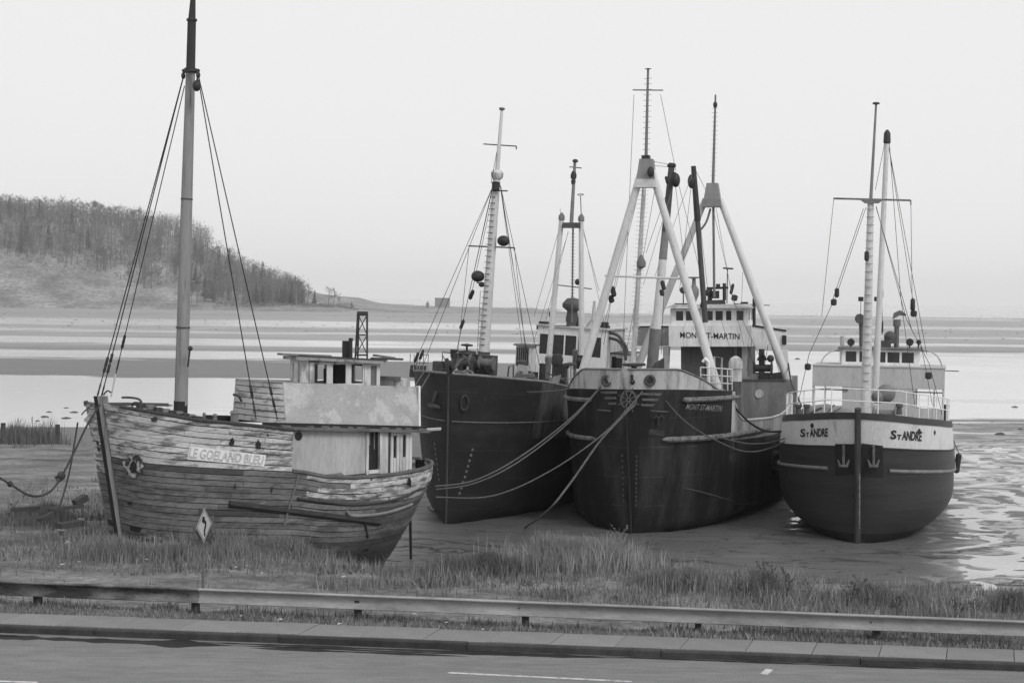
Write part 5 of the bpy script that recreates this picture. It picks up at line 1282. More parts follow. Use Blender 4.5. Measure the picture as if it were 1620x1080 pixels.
# railing at the port side of the forecastle
rp = [S.pz(1092, 604, 6.0), S.pz(1118, 612, 5.95), S.pz(1146, 613, 5.92)]
pts = [HM.pt(a, fcz(a), 1, -.12) for a in (.9, 1.6, 2.4, 3.2, BRK)]
railing(S, pts, .95, WHITED, 6, .03, (1.0, .66, .33))
pts = [HM.pt(a, fcz(a), -1, -.12) for a in (.8, 1.8, 2.8, BRK)]
railing(S, pts, .95, WHITED, 4, .025)
p = S.pa(1121, 612, 3.2); MB().tube([p, p + Vector((0, 0, 1.1)), p + Vector((-.0, -.14, 1.25)), p + Vector((0, -.25, 1.1))], .075, 8).build('goose_neck', WHITE, SR)
MB().tube([S.pa(1141, 610, 4.4), S.pa(1142, 566, 4.4), S.pa(1130, 564, 4.4), S.pa(1131, 610, 4.4)], .04, 6).build('pipe_frame', WHITED, SR)
# gear on the wheelhouse roof
zq = zr + .22
def up(px, ytop, a, r, m, name, ybase=None): 
    p = S.pa(px, ytop, a); return MB().tube([Vector((p.x, p.y, zq)), p], r, 6)
c = S.pa(1081, 459, BA + 1); up(1081, 459, BA + 1, .035, DARK, '').lathe([(.02, -.1), (.2, -.05), (.2, .05), (.02, .1)], c, Vector((1, 0, 0)), 14).box(BA + .7, BA + 1.3, c.y - .45, c.y + .4, zq, zq + .07).build('signal_lamp', DARKG, SR)
c = S.pa(1098, 480, BA + 1.5); t = S.pa(1098, 438, BA + 1.5)
MB().lathe([(.12, zq - c.z), (.12, .1), (.28, .5), (.28, .8), (.12, 1.05), (.1, t.z - c.z - .1), (.42, t.z - c.z - .06), (.42, t.z - c.z)], c, n=12).build('mushroom_ventilator', mat('gusset grey', .24), SR)
c = S.pa(1131, 478, BA + 1.2)
MB().hexa([S.pa(x, y, a) for a in (BA + 1.9, BA + .9) for x, y in ((1114, 488), (1149, 488), (1147, 474), (1118, 475))]).build('radar_house', DARKG, SR)
sl_ = MB().tube([S.pa(1123, 475, BA + 1.2), S.pa(1123, 456, BA + 1.2)], .13, 8).tube([S.pa(1146, 475, BA + 1.2), S.pa(1146, 448, BA + 1.2)], .1, 8).tube([S.pa(1118, 456, BA + 1.2), S.pa(1152, 455, BA + 1.2)], .07, 6)
sl_.tube([S.pa(1136, 456, BA + 1.2), S.pa(1136, 449, BA + 1.2)], .12, 8).ball(S.pa(1120, 463, BA + 1), .2, 8).tube([S.pa(1131, 472, BA + 1.2), S.pa(1131, 460, BA + 1.2)], .26, 10).build('radar_scanner', DARK, SR)
MB().tube([S.pa(1150, 480, BA + 2), S.pa(1151, 424, BA + 2)], .03, 5).tube([S.pa(1144, 424, BA + 2), S.pa(1160, 425, BA + 2)], .05, 5).build('aerial', DARK, SR)
MB().tube([S.pa(1193, 517, BA + 1), S.pa(1193, 472, BA + 1)], .09, 8).build('pole_light', DARK, SR)
MB().tube([S.pa(1161, 480, BA + 2), S.pa(1218, 483, BA + 2)], .025, 5).build('aerial', DARKG, SR)
MB().box(BA + 1.3, BA + 1.6, S.pa(1172, 485, BA + 1.4).y, S.pa(1183, 485, BA + 1.4).y, zq, zq + .12).build('roof_box', DARK, SR)
# standing and running lines
for (x0, y0), a0, (x1, y1), a1, m_ in (((1066, 270), 9.5, (1083, 420), 12, ROPEL), ((1070, 276), 9.4, (1110, 440), 14, ROPEL), ((1066, 290), 9.5, (1018, 450), 6, ROPEL), ((1097, 270), 12, (1035, 440), 9, ROPEL), ((1099, 275), 12, (1122, 480), 19, ROPEL),
        ((1100, 268), 12, (1116, 300), 19.3, ROPED), ((1012, 298), 3.4, (970, 470), 4, ROPEL), ((970, 455), 4, (955, 545), 5, ROPED), ((1010, 300), 3.4, (948, 545), 5, ROPEL), ((1036, 300), 5, (985, 590), 6, ROPEL), ((1051, 445), 5, (1046, 560), 6, ROPED), ((1045, 150), 3.4, (1069, 270), 8, ROPEL), ((1003, 150), 3.4, (985, 560), 5, ROPEL),
        ((1035, 256), 3.4, (1058, 260), 9.4, ROPED), ((1034, 262), 3.4, (1056, 264), 9.4, ROPED), ((1133, 330), 19.5, (1160, 480), 22, ROPEL), ((1128, 330), 19.5, (1180, 560), 19, ROPEL), ((1158, 470), 20, (1200, 560), 19, ROPED), ((1139, 318), 19.5, (1230, 560), 20, ROPEL), ((1110, 520), 16, (1138, 600), 16, ROPED), ((1139, 500), 19.9, (1158, 560), 17, ROPED),
        ((1060, 290), 9.5, (1022, 400), 5, ROPED), ((1095, 280), 12, (1075, 460), 12, ROPEL), ((1175, 430), 22, (1172, 520), 22, ROPEL)):
    rope(S, 'rigging_line', S.pa(x0, y0, a0), S.pa(x1, y1, a1), .012, m_)
for x, y, a, L, r in ((970, 461, 4, .5, .12), (967, 473, 4.2, .35, .13), (1049, 451, 5, .45, .1), (1047, 463, 5, .3, .1), (1158, 457, 19.5, .6, .09), (1162, 471, 19.4, .35, .17), (1112, 480, 12, .5, .12), (1055, 285, 9.4, .4, .08)):
    q = S.pa(x, y, a); MB().lathe([(r * .4, -L / 2), (r, -L * .35), (r, L * .35), (r * .4, L / 2)], q, Vector((0, -.25 if x < 1100 else .25, 1)), 8).build('rigging_block', DARK, SR)
for k, (x, y) in enumerate(((1215, 570), (1222, 575), (1190, 560), (1183, 570))):
    rope(S, 'lashing', S.pa(x, y - 25, 19), S.pa(x + (14 if k % 2 else -8), y + 26, 19.3), .014, ROPED)
# ================================================================ the wooden coaster on the right
S = Ship('wooden_coaster', 'black and white round-bellied coaster ST ANDRE, furthest right, bow facing the camera', 'ship', 1357, 860, 0.0, 17)
SR = S.root
an_stem = lambda z: -0.30 * max(0, z)
def an_hb(x, e, z):
    B = 3.77 - .05 * max(0, z - 3) - .25 * max(0, z - 4) * (1 if z > 4 else 0) * .4
    L = lerp(5.4, 6.6, min(1, max(0, z) / 5.5))
    return B * fbow(x, L, 2.2, 1.75) * bilge(z, -.35, 2.4, 2.1) * min(1, (max(0, e) / 3) ** .6 + .0)
an_top_t = [(-2, 5.62), (0, 5.3), (3, 4.98), (7, 4.66), (8.2, 4.6), (8.4, 3.4), (14, 3.1), (24, 3.7)]
an_top = lambda a: interp(a, an_top_t)
HA = Hull(S, an_stem, lambda z: 22.5 + .2 * z, lambda a: -.35, lambda a: interp(a, an_top_t), an_hb)
band0 = lambda a: interp(a, [(-2, 4.22), (0, 3.98), (3, 3.72), (7, 3.5), (14, 3.02), (24, 3.5)])
rubz = lambda a: interp(a, [(-2, 3.3), (0, 3.1), (3, 2.84), (7, 2.6), (10, 2.42), (16, 2.3), (24, 2.8)])
BLACKA = mat('dark planked hull paint', .038, .5, .25, 1.2, (.12, .12, 1.6), val2=.027, thr=.55, soft=.1, pscale=.7, pstretch=(.2, .2, 1.5), bump=.4, bscale=4)
HA.patch(lambda a: -.35, band0, nv=26, na=44).build('hull', BLACKA, SR, 60)
HA.patch(lambda a: -.35, lambda a: interp(a, [(-2, .5), (4, .35), (12, .3), (24, .6)]), nv=5, na=34, out=.012, ends=False).build('boot_top', mat('black boot top and pocket shade', .012, .6, .3, 1), SR, 60)
HA.patch(band0, an_top, a1=8.2, nv=6, na=34, ends=False).build('bulwark', WHITEB, SR, 60)
capz = lambda a: an_top(a) + .01
HA.patch(lambda a: an_top(a) - .26, capz, a1=8.2, nv=1, na=34, out=.03, ends=False).build('rail_cap', mat('dark rail paint', .05, .6, .25, 2), SR, 60)
for sd in (-1, 1): HA.strake(rubz, sd, -.55, 21, .075, 40, .03).build('rub_rail', mat('grey rub rail', .17, .7, .25, 3), SR)
for sd in (-1, 1): HA.strake(lambda a: band0(a) + .01, sd, -1.0, 8.2, .035, 30, .01).build('moulding', DARK, SR)
HA.deck(lambda a: an_top(a) - .55, -.9, 8.2).build('fore_deck', mat('grey deck', .14, .9, .3, 2), SR, 0)
HA.deck(lambda a: 3.0, 8.2, 22).build('main_deck', mat('grey deck', .14), SR, 0)
# stem post with its draught marks
MB().tube([A(an_stem(z) - .05, 0, z) for z in (-.4, 1, 2, 3, 4, 5, 5.75)], .13, 6).build('stem_post', mat('stem post paint', .05, .6, .3, 3, VS), SR)
for k in range(26):
    p = S.ps(1361.5, 752 + k * 4.1, .13); 
    z = p.z
    MB().obox(A(an_stem(z) - .155, .075, z), Vector((.012, 0, 0)), Vector((0, .026, 0)), Vector((0, 0, .04 + .012 * (k % 3)))).build('draught_mark', PALEINK, SR, 0)
# anchor pockets, the shade inside them painted flat on the hull
for sd, xs in ((-1, (1321, 1352)), (1, (1362.5, 1397))):
    x0, x1 = xs
    y0, y1 = (702, 752) if sd < 0 else (701, 753)
    pk = HA.mark([(lerp(x0, x1, i / 6), lerp(y1, y1 + (1 if sd > 0 else -2), i / 6)) for i in range(7)] + [(lerp(x1, x0, i / 6), lerp(y0 + (4 if sd > 0 else 0), y0, i / 6)) for i in range(7)], 'anchor_pocket_shade', mat('black boot top and pocket shade', .012), SR, .04)
    cx = (x0 + x1) / 2 + 2 * sd
    an = MB()
    c = [HA.hit(cx + dx, yy, .12) for dx, yy in ((0, 705), (0, 736), (-9, 727), (9, 727), (-5, 737), (5, 737))]
    an.tube([c[0], c[1]], .06, 6).tube([c[2], c[4], c[1], c[5], c[3]], [.03, .08, .09, .08, .03], 6)
    an.build('anchor', mat('pale anchor steel', .13, .6, .4, 3), SR)
# names, fairleads
for b_, c_ in (('S', [(1266, 691), (1274, 691), (1274, 678), (1266, 678.2)]), ('T', [(1274.8, 690.8), (1280, 690.8), (1280, 683.5), (1274.8, 683.6)]), ('ANDRE', [(1281, 690.8), (1309.5, 690.5), (1309.5, 677), (1281, 677.6)])): HA.text(b_, c_, 'lettering', INKDARK, SR, bold=.03)
for b_, c_ in (('S', [(1408.5, 694.2), (1418, 694.9), (1419, 680.6), (1410, 680)]), ('T', [(1418.6, 695), (1426, 695.5), (1426.6, 687.3), (1419.4, 686.8)]), ('ANDRE', [(1427, 695.6), (1458, 697.8), (1459.5, 682.5), (1428.5, 681)])): HA.text(b_, c_, 'lettering', INKDARK, SR, bold=.03)
for x, y, w, h in ((1284.5, 673, 2.6, 4.2), (1454.5, 682, 2.4, 4.5), (1479, 684, 1.4, 4)):
    HA.mark([(x + w * math.cos(k * math.pi / 5), y + h * math.sin(k * math.pi / 5)) for k in range(10)], 'fairlead', INKDARK, SR, .03)
HA.patch(lambda a: 2.6, lambda a: 3.05, a0=6.2, a1=9.2, nv=2, na=10, sides=(1,), out=.03, ends=False).build('white_panel', WHITE, SR, 0)
# bow railing
ra = [HA.pt(a, an_top(a), -1, -.12) for a in (7.2, 5.5, 4, 2.6, 1.2, .2, -.8, -1.2)] + [HA.pt(a, an_top(a), 1, -.12) for a in (-.8, .2, 1.2, 2.6, 4, 5.5, 7.4)]
railing(S, ra, .98, WHITE, 21, .024)
# mast with crosstree, topmast and rigging
MAST_A = mat('pale mast paint', .55, .6, .12, 2, (1, 1, .3), val2=.36, thr=.62, pscale=5)
mb_, mt_ = S.pa(1369, 655, 4.6), S.pa(1377.5, 316, 4.6)
mb_.z = 4.1
MB().tube([mb_, mt_], .25, 12, .135).build('mast', MAST_A, SR)
tp = S.pa(1386, 166, 4.6)
MB().tube([mt_ - Vector((0, 0, .1)), tp], .075, 8, .045).build('topmast', mat('grey topmast', .2, .6, .2, 3), SR)
MB().lathe([(.02, 0), (.16, .03), (.14, .1), (.02, .12)], tp).build('truck', DARK, SR)
yl, yr = S.pa(1318.5, 314, 4.55), S.pa(1441, 317, 4.55)
MB().tube([yl, yr], .045, 6).tube([yr, yr + Vector((0, 0, -.2))], .03, 5).build('crosstree', MIDG, SR)
MB().hexa([S.pa(x, y, a) for a in (4.7, 4.4) for x, y in ((1358, 314), (1398, 315.5), (1390, 322), (1368, 322))]).build('trestle', MIDG, SR)
for k in range(24):
    p = mb_.lerp(mt_, .2 + k * .033); r = lerp(.25, .135, .2 + k * .033)
    MB().tube([p + Vector((r + .03, -.17, 0)), p + Vector((r + .03, .17, 0))], .014, 4).build('rung', MIDG, SR)
b0, b1 = S.pa(1384, 640, 8.5), S.pa(1403.5, 214, 8.5)
MB().tube([b0, b1], .16, 10, .11).build('derrick_boom', SPAR, SR)
MB().lathe([(.05, 0), (.17, .1), (.15, .55), (.05, .7)], b1 - Vector((0, 0, .45))).build('boom_head', DARK, SR)
LINES = [((1370, 328), 4.6, (1324, 465), 4.2, 0), ((1324, 465), 4.2, (1280, 560), 3.6, 0), ((1280, 560), 3.6, (1262, 640), 3.2, 0), ((1386, 326), 4.6, (1434, 505), 5.2, 0), ((1434, 505), 5.2, (1470, 575), 6, 0), ((1470, 575), 6, (1492, 660), 7, 0),
         ((1386, 328), 4.6, (1442, 520), 6, 0), ((1405, 226), 8.5, (1445, 480), 9, 0), ((1445, 480), 9, (1475, 640), 9.5, 0), ((1400, 224), 8.5, (1385, 300), 5.2, 0), ((1407, 226), 8.5, (1425, 470), 10, 0), ((1441, 319), 4.55, (1443, 472), 6, 0), ((1319, 315), 4.55, (1300, 500), 4.5, 0),
         ((1366, 330), 4.6, (1316, 478), 4.2, 0), ((1425, 470), 10, (1447, 640), 10, 0), ((1405, 226), 8.5, (1466, 560), 12, 0)]
for (x0, y0), a0, (x1, y1), a1, _ in LINES:
    rope(S, 'stay', S.pa(x0, y0, a0), S.pa(x1, y1, a1), .013, ROPEL if y0 < 330 and x0 in (1441, 1319) else ROPED)
for x, y, a, L, r in ((1324, 463, 4.2, .42, .1), (1319, 478, 4.2, .3, .13), (1278, 580, 3.5, .3, .14), (1444, 482, 9, .62, .11), (1445.5, 496, 9, .3, .15), (1469, 594, 6, .32, .15), (1371, 405, 4.4, .45, .1)):
    MB().lathe([(r * .4, -L / 2), (r, -L * .35), (r, L * .35), (r * .4, L / 2)], S.pa(x, y, a), n=8).build('rigging_block', DARK, SR)
# bridge: a broad upper front over a narrower house, wheelhouse on top
AF = 16.0
def front(x0, x1, y0, y1, a): return S.pa(x0, y1, a), S.pa(x1, y0, a)
l, r_ = front(1285, 1495, 583, 614, AF)
BR = mat('light grey bridge paint', .46, .65, .08, 1.2, VS, val2=.28, thr=.64, pscale=2, pstretch=VS)
zt, zb = 6.62, 5.55
sl, sr = l.y, r_.y
MB().box(AF, AF + 3.6, sl, sr, zb, zt).build('bridge_front', BR, SR)
MB().box(AF - .04, AF + 3.7, sl - .05, sr + .05, zt + .003, zt + .05).build('bridge_deck', LIGHTG, SR)
ml, mr_ = S.pa(1332, 640, AF).y, S.pa(1449, 640, AF).y
MB().box(AF + .02, AF + 3.4, ml, mr_, 2.9, zb - .003).build('house', BR, SR)
for s0, s1 in ((sl, sl + .12), (sl + .62, sl + .7), (sr - .12, sr), (sr - .55, sr - .47)):
    MB().box(AF + .03, AF + .2, s0, s1, 3.0, zb - .003).build('post', WHITED, SR)
MB().box(AF + .05, AF + .15, sl + .12, ml, 3.0, 4.55).build('side_screen', BR, SR)
MB().box(AF + .05, AF + .15, mr_, sr - .12, 3.0, 4.55).build('side_screen', BR, SR)
for y_ in (616.5,):
    MB().box(AF - .05, AF - .01, sl + .1, ml + .3, 5.36, 5.42).build('hand_rail', DARKG, SR)
    MB().box(AF - .05, AF - .01, mr_ - .1, sr - .1, 5.36, 5.42).build('hand_rail', DARKG, SR)
wl_, wr_ = S.pa(1331, 575, 17).y, S.pa(1453, 575, 17).y
z0_, z1_ = zt + .05, 7.5
wins = [(.055, .195, .2, .86), (.235, .30, .2, .86), (.42, .575, .2, .86), (.60, .755, .2, .86), (.785, .94, .2, .86)]
wm, panes = wall((17, wl_), (17, wr_), z0_, z1_, wins, .08)
WH = wm.build('wheelhouse', WHITE, SR)
for pm, c in panes: pm.build('window', mat('wheelhouse glass', .03, .08, .4, 1), SR)
for a0, a1, s in ((17, 19.2, wl_), (17, 19.2, wr_)):
    m_, ps_ = wall((a0 + .09, s - (.04 if s < 0 else -.04)), (a1, s - (.04 if s < 0 else -.04)), z0_, z1_, [(.15, .45, .3, .85), (.55, .85, .3, .85)], .07)
    m_.build('side_wall', WHITE, SR)
    for pm, c in ps_: pm.build('window', mat('wheelhouse glass', .03), SR)
MB().box(16.75, 19.4, wl_ - .18, wr_ + .18, z1_ + .003, z1_ + .1).build('roof', MIDG, SR)
# things on the roof: horns, lamp, funnel ventilators
def lamp(p, r, L): return MB().lathe([(.03, -.1), (r * .8, -L / 2), (r, L / 2), (r * .9, L / 2 + .02)], p, Vector((1, .1, 0)), 12)
for x in (1346, 1439, 1453): 
    p = S.pa(x, 541, 17.2); lamp(p, .2 if x != 1453 else .13, .3).tube([Vector((p.x, p.y, z1_ + .1)), p], .04, 5).build('searchlight', DARK, SR)
p = S.pa(1332, 553, 17.4); MB().lathe([(.1, 0), (.1, .55), (.12, .57)], Vector((p.x, p.y, z1_ + .1))).build('lamp_stand', LIGHTG, SR)
def cowl(px, ytop, ybase, a, r, m, face=Vector((.9, -.2, 0))):
    p0, p1 = S.pa(px, ybase, a), S.pa(px, ytop, a); f = face.normalized()
    path = [p0, p0.lerp(p1, .62), p0.lerp(p1, .85), p1 + f * r * .5, p1 + f * r * 2.2]
    return MB().tube(path, [r * .8, r * .8, r * .95, r * 1.3, r * 1.7], 12)
p0, p1 = S.pa(1418, 552, 18.4), S.pa(1419, 506, 18.4)
fn = MB().tube([p0, p1], .135, 12, .135).tube([p1 - Vector((0, 0, .35)), p1 + Vector((0, 0, .02))], .2, 12, .2).build('exhaust_pipe', mat('grey funnel paint', .11, .7, .2, 2, VS), SR)
cpx = [S.pa(x, y, 18.4) for x, y in ((1412, 505), (1414, 495), (1424, 490.5), (1434, 497), (1433, 500), (1423, 499))]
MB().prism([c + Vector((.25, 0, 0)) for c in cpx], (-.5, 0, 0)).build('rain_cap', mat('grey funnel paint', .11), fn)
p = S.pa(1397, 543, 18.2)
MB().box(17.9, 18.6, p.y - .45, p.y + .4, z1_ + .1, 7.95).ball(p + Vector((0, .35, .35)), .32, 12).tube([p + Vector((0, .35, 0)), p + Vector((0, .35, .3))], .3, 10).build('ventilator', mat('dark grey cowl', .07, .7, .2, 2), SR)
cowl(1363, 504, 552, 18.5, .16, MIDG).build('exhaust_cowl', mat('grey funnel paint', .11), SR)
MB().tube([S.pa(1395.5, 528, 16.9), S.pa(1395, 446, 16.9)], .03, 6).tube([S.pa(1395.5, 525, 16.9), S.pa(1395.3, 508, 16.9)], .07, 6).tube([S.pa(1395.2, 470, 16.9), S.pa(1395, 458, 16.9)], .08, 6).build('aerial', DARK, SR)
for x in (1362, 1387): 
    q = S.pa(x, 473, 12); MB().obox(q, Vector((.12, 0, 0)), Vector((0, .12, 0)), Vector((0, 0, .11))).tube([q, S.pa(x - (0 if x > 1370 else 1), 560, 12)], .02, 4).build('navigation_light', DARK, SR)
for sg_, x0, x1, x2 in ((-1, 1330, 1313, 1296), (1, 1456, 1474, 1492)):
    for k in (0, 1): 
        MB().tube(spline([S.pa(x0, 553 + k * 2, 17.5 + k * 1.6), S.pa(lerp(x0, x2, .45), 556, 17.2 + k * 1.6), S.pa(lerp(x0, x2, .8), 566, 17 + k * 1.6), S.pa(x2, 583, 16.9 + k * 1.6)], 5), .035, 6).build('awning_hoop', LIGHTG, SR)
# fore deck: windlass, covered boat, coils, drum
q = S.pa(1388, 640, 3.4); zd = 4.35
wd = MB().lathe([(.3, -.5), (.36, -.45), (.2, -.4), (.2, .4), (.36, .45), (.3, .5)], Vector((q.x, q.y + .3, 5.15)), Vector((0, 1, 0)), 14).box(3.0, 3.9, q.y - .5, q.y + 1.0, 4.3, 5.0)
wd.build('windlass', mat('grey winch', .15, .8, .35, 3), SR)
MB().ball(S.pa(1402, 622, 5.2), .42, 12).build('fender_buoy', mat('grey buoy', .17, .8, .35, 2), SR)
MB().ball(S.pa(1389, 628, 5.0) , .3, 10).build('vent_head', mat('grey buoy', .17), SR)
q = S.pa(1305, 640, 9)
MB().lathe([(.02, -1.5), (.35, -1.1), (.55, 0), (.35, 1.1), (.02, 1.5)], Vector((q.x, q.y + .1, 4.6)), Vector((.3, 1, 0)), 10).build('covered_dinghy', mat('grey tarpaulin', .2, .9, .25, 2), SR)
for x in (1262, 1275, 1422, 1452): 
    q = HA.hit(x, 660, .1) or S.pa(x, 650, 4)
    MB().lathe([(.12, 0), (.1, .28), (.16, .32), (.14, .42)], q + Vector((-.3, 0, .1))).build('bollard', mat('galvanised steel', .07), SR)
# fender post and a hanging fender on the port quarter
q0, q1 = S.pa(1494, 706, 9), S.pa(1497, 640, 9)
MB().tube([q0, q1], .16, 6).build('fender_post', DARKG, SR)
q = S.pa(1515, 732, 11); MB().lathe([(.05, -.5), (.14, -.42), (.14, .4), (.05, .48)], q, Vector((.05, .12, 1)), 9).tube([q + Vector((0, .05, .45)), S.pa(1506, 690, 11)], .02, 5).build('hanging_fender', DARK, SR)
MB().tube([S.pa(1492, 586, 17), S.pa(1517, 587, 17)], .025, 5).build('boat_hook', DARK, SR)
# ================================================================ ropes between the ships and the shore
def wrope(name, label, pts, r, m, n=6):
    o = MB().tube(spline(pts, n), r, 6).build(name, m, None, 60)
    tag(o, label, 'rope', None); return o
MR = mat('pale mooring rope', .085, .95, .3, 8, bump=.4, bscale=60)
MRD = mat('dark hose', .012, .6, .3, 5)
wrope('mooring_rope', 'upper of two pale ropes from the black coaster to the derelict stern', [P(958, 603, 60), P(900, 664, 58.6), P(820, 724, 56.7), P(750, 760, 54.9), P(688, 769, 53.4)], .035, MR)
wrope('mooring_rope', 'lower twin rope running beside the upper rope to the derelict stern', [P(957, 604, 60), P(900, 668, 58.4), P(822, 729, 56.4), P(752, 764, 54.6), P(689, 774, 53.3)], .03, MR)
wrope('mooring_rope', 'long low rope from the right bow fairlead across both dark bows', [P(1025, 606, 59.8), P(1004, 634, 58.6), P(952, 688, 57.6), P(870, 745, 56), P(780, 784, 54.6), P(689, 786, 53.2)], .032, MR)
wrope('mooring_chain', 'chain slanting from the coaster bow down into the mud', [P(1003, 640, 58.55), P(952, 694, 57.6), P(905, 760, 56.8), P(868, 806, 56.6), G(830, 834, .03)], .045, mat('pale rusty chain', .1, .9, .45, 10))
wrope('mooring_rope', 'rope sagging from the right bow fairlead to the white banded bow', [P(1030, 606, 59.8), P(1080, 663, 59), P(1128, 694, 59.4), P(1180, 714, 60.6), P(1225, 706, 61.5), P(1270, 680, 62), P(1330, 645, 62.6)], .03, MR)
wrope('mooring_rope', 'upper sagging rope meeting the white banded bow at its rail', [P(1140, 692, 60.5), P(1190, 702, 61), P(1240, 694, 61.6), P(1290, 670, 62.2), P(1320, 640, 62.8)], .03, MR)
wrope('hose', 'black hose hanging from the forecastle break across to the right hand ship', [P(1143, 610, 63.5), P(1160, 640, 63.2), P(1186, 668, 63), P(1215, 682, 63), P(1250, 678, 63), P(1280, 655, 63.2), P(1300, 645, 63.4)], .05, MRD)
wrope('hose', 'black hose dropping from the bridge wing down to the right hand ship', [P(1247, 575, 78), P(1252, 605, 75), P(1262, 628, 71), P(1268, 642, 68)], .05, MRD)
wrope('mooring_rope', 'rope slung along the grey coaster side to the left bow fairlead', [P(760, 594, 65), P(785, 610, 64.6), P(815, 619, 63.5), P(880, 618, 62.2), P(935, 608, 61), P(957, 602, 60.2)], .03, MR)
wrope('mooring_rope', 'left of two short ropes dropping from the grey bow behind the cabin', [P(671, 588, 62.6), P(660, 605, 61), P(648, 632, 59), P(640, 650, 57.5)], .03, MR)
wrope('mooring_rope', 'right of two short ropes dropping from the grey bow behind the cabin', [P(682, 588, 62.4), P(672, 604, 61), P(659, 628, 59), P(650, 650, 57.5)], .03, MR)
hv = wrope('shore_line', 'thick dark knotted line sagging from the derelict bow towards the left edge', [P(158, 640, 42.9), P(138, 672, 42.6), P(122, 705, 42.3), P(98, 752, 42), P(78, 778, 41.6), P(50, 784, 41), P(20, 768, 40.6), P(-12, 748, 40)], .035, mat('tarred heavy rope', .045, .95, .3, 8))
MB().ball(P(97, 752, 42), .13, 8).tube([P(97, 752, 42), P(88, 755, 42), P(92, 762, 41.9), P(99, 756, 42)], .05, 6).build('knot', mat('tarred heavy rope', .045), hv)
MB().ball(P(16, 765, 40.6), .09, 8).build('knot', mat('tarred heavy rope', .045), hv)
wrope('shore_line', 'straight dark line from the derelict rail down to the brush pile', [P(123, 668, 43.5), P(110, 745, 43.2), P(95, 800, 42.8), P(84, 838, 42.4)], .03, mat('tarred heavy rope', .045))
wrope('shore_line', 'short slack tail of rope hanging at the left of the derelict stem', [P(146, 640, 43), P(134, 650, 43), P(129, 656, 43)], .02, mat('tarred heavy rope', .045))
wrope('rope_end', 'frayed rope end lying on the mud under the derelict stern', [G(676, 800, .9), G(683, 808, .5), G(692, 808, .4), G(697, 814, .2)], .035, mat('frayed rope', .16, .9))

# ================================================================ guard rail
GAL = mat('dull galvanised rail', .27, .6, .18, 1.2, (.5, 1, 3), val2=.13, thr=.58, soft=.1, pscale=.9, pstretch=(.4, 1, 2), metallic=0.0, rnd=.08, fine=.15, bump=.1)
GALD = mat('grimy galvanised rail', .14, .7, .3, 1.0, (.5, 1, 3), val2=.025, thr=.50, soft=.08, pscale=1.1, pstretch=(.6, 1, 1.5), fine=.3, rnd=.05, v3=.3, thr3=.66, sc3=6)
POSTM = mat('dark creosoted post', .03, .9, .4, 5, VS, val2=.1, thr=.6, pscale=6)
rx0, rx1 = -30.0, 30.0
rl_e = Vector((1, -.128, 0)).normalized(); rl_n = Vector((.128, 1, 0)).normalized()
gr = thing('guard_rail', 'long corrugated steel guard rail on short dark posts beside the road', 'guard rail', (0, rail_y(0), 2.45))
def rl(u, w, z): return rl_e * u + rl_n * w + Vector((0, 0, z))
PROF = [(.02, .612), (-.05, .622), (-.10, .618), (-.118, .606), (-.115, .585), (-.07, .57), (-.03, .53), (-.008, .47), (-.005, .43), (-.02, .38), (-.05, .335), (-.085, .31), (-.098, .295), (-.09, .28), (-.05, .27)]
def beam_mesh(L):
    mb = MB()
    mb.grid([[Vector((u, w, z)) for w, z in PROF] for u in (0, L * .33, L * .66, L)])
    mb.grid([[Vector((u, w + .006, z)) for w, z in PROF] for u in (0, L * .33, L * .66, L)])
    return mb
SP = 3.94
u_first = (G(297, 980, 2.45).x) / rl_e.x
def zg(u): 
    p = rl_e * u; return 0.0
i0 = -7
for i in range(i0, 8):
    u = u_first + i * SP
    p = MB().obox(Vector((0, 0, 0)), rl_e * .075, rl_n * .09, Vector((0, 0, .5))).obox(rl_n * -.11 + Vector((0, 0, .30)), rl_e * .06, rl_n * .02, Vector((0, 0, .16)))
    po = p.build('post', POSTM, gr, 0); po.location = rl(u, .12, .08); 
    if -5 <= i <= 6:
        rf_ = MB().lathe([(.001, -.012), (.065, -.012), (.065, .012), (.001, .012)], Vector((0, 0, .02)), rl_n, 14).obox(Vector((0, 0, -.02)), rl_e * .03, rl_n * .01, Vector((0, 0, .06))).build('reflector', mat('weathered reflector', .2, .6, .2, 6), gr); rf_.location = rl(u, .02, .635)
    if i % 2 == 0:
        L = SP * 2 + .28
        dirty = i in (-4, -2) 
        bo = beam_mesh(L).build('rail_beam', GALD if (i in (-2,)) else GAL, gr, 40); bo.location = rl(u - .14, -.003 * (i % 4), .0); bo.rotation_euler = (0, 0, math.atan2(-.128, 1))
        for k, du in enumerate((.03, .25)):
            MB().lathe([(.018, -.02), (.018, .01)], Vector((0, -.02, .45)), Vector((0, 1, 0)), 8).build('bolt', DARKG, bo, 0)
# ================================================================ road sign, posts, litter
sg = G(322, 934, 2.45); 
sp_ = Vector((sg.x, sg.y, 2.40))
sign = thing('road_sign', 'small diamond road sign with a crooked arrow, seen edge-on on a thin post', 'road sign', sp_, (0, math.radians(.7), math.radians(76)))
MB().bar((0, .02, -.2), (0, .02, 2.25), .05, .035, Vector((0, 1, 0))).build('post', mat('thin steel post', .12, .7, .3, 5), sign, 0)
hd = .44; zc = 1.72
MB().hexa([Vector(v) for v in ((-hd, 0, zc), (0, 0, zc - hd), (hd, 0, zc), (0, 0, zc + hd), (-hd, .006, zc), (0, .006, zc - hd), (hd, .006, zc), (0, .006, zc + hd))]).build('plate', mat('pale sign paint', .42, .6, .12, 3, val2=.25, thr=.62, pscale=6), sign, 0)
b1, b2 = hd * .93, hd * .87
o_ = [Vector((x * k, -.003, zc + z * k)) for k in (b1, b2) for x, z in ((-1, 0), (0, -1), (1, 0), (0, 1))]
MB().add(o_, [(k, (k + 1) % 4, 4 + (k + 1) % 4, 4 + k) for k in range(4)]).build('border', INKDARK, sign, 0)
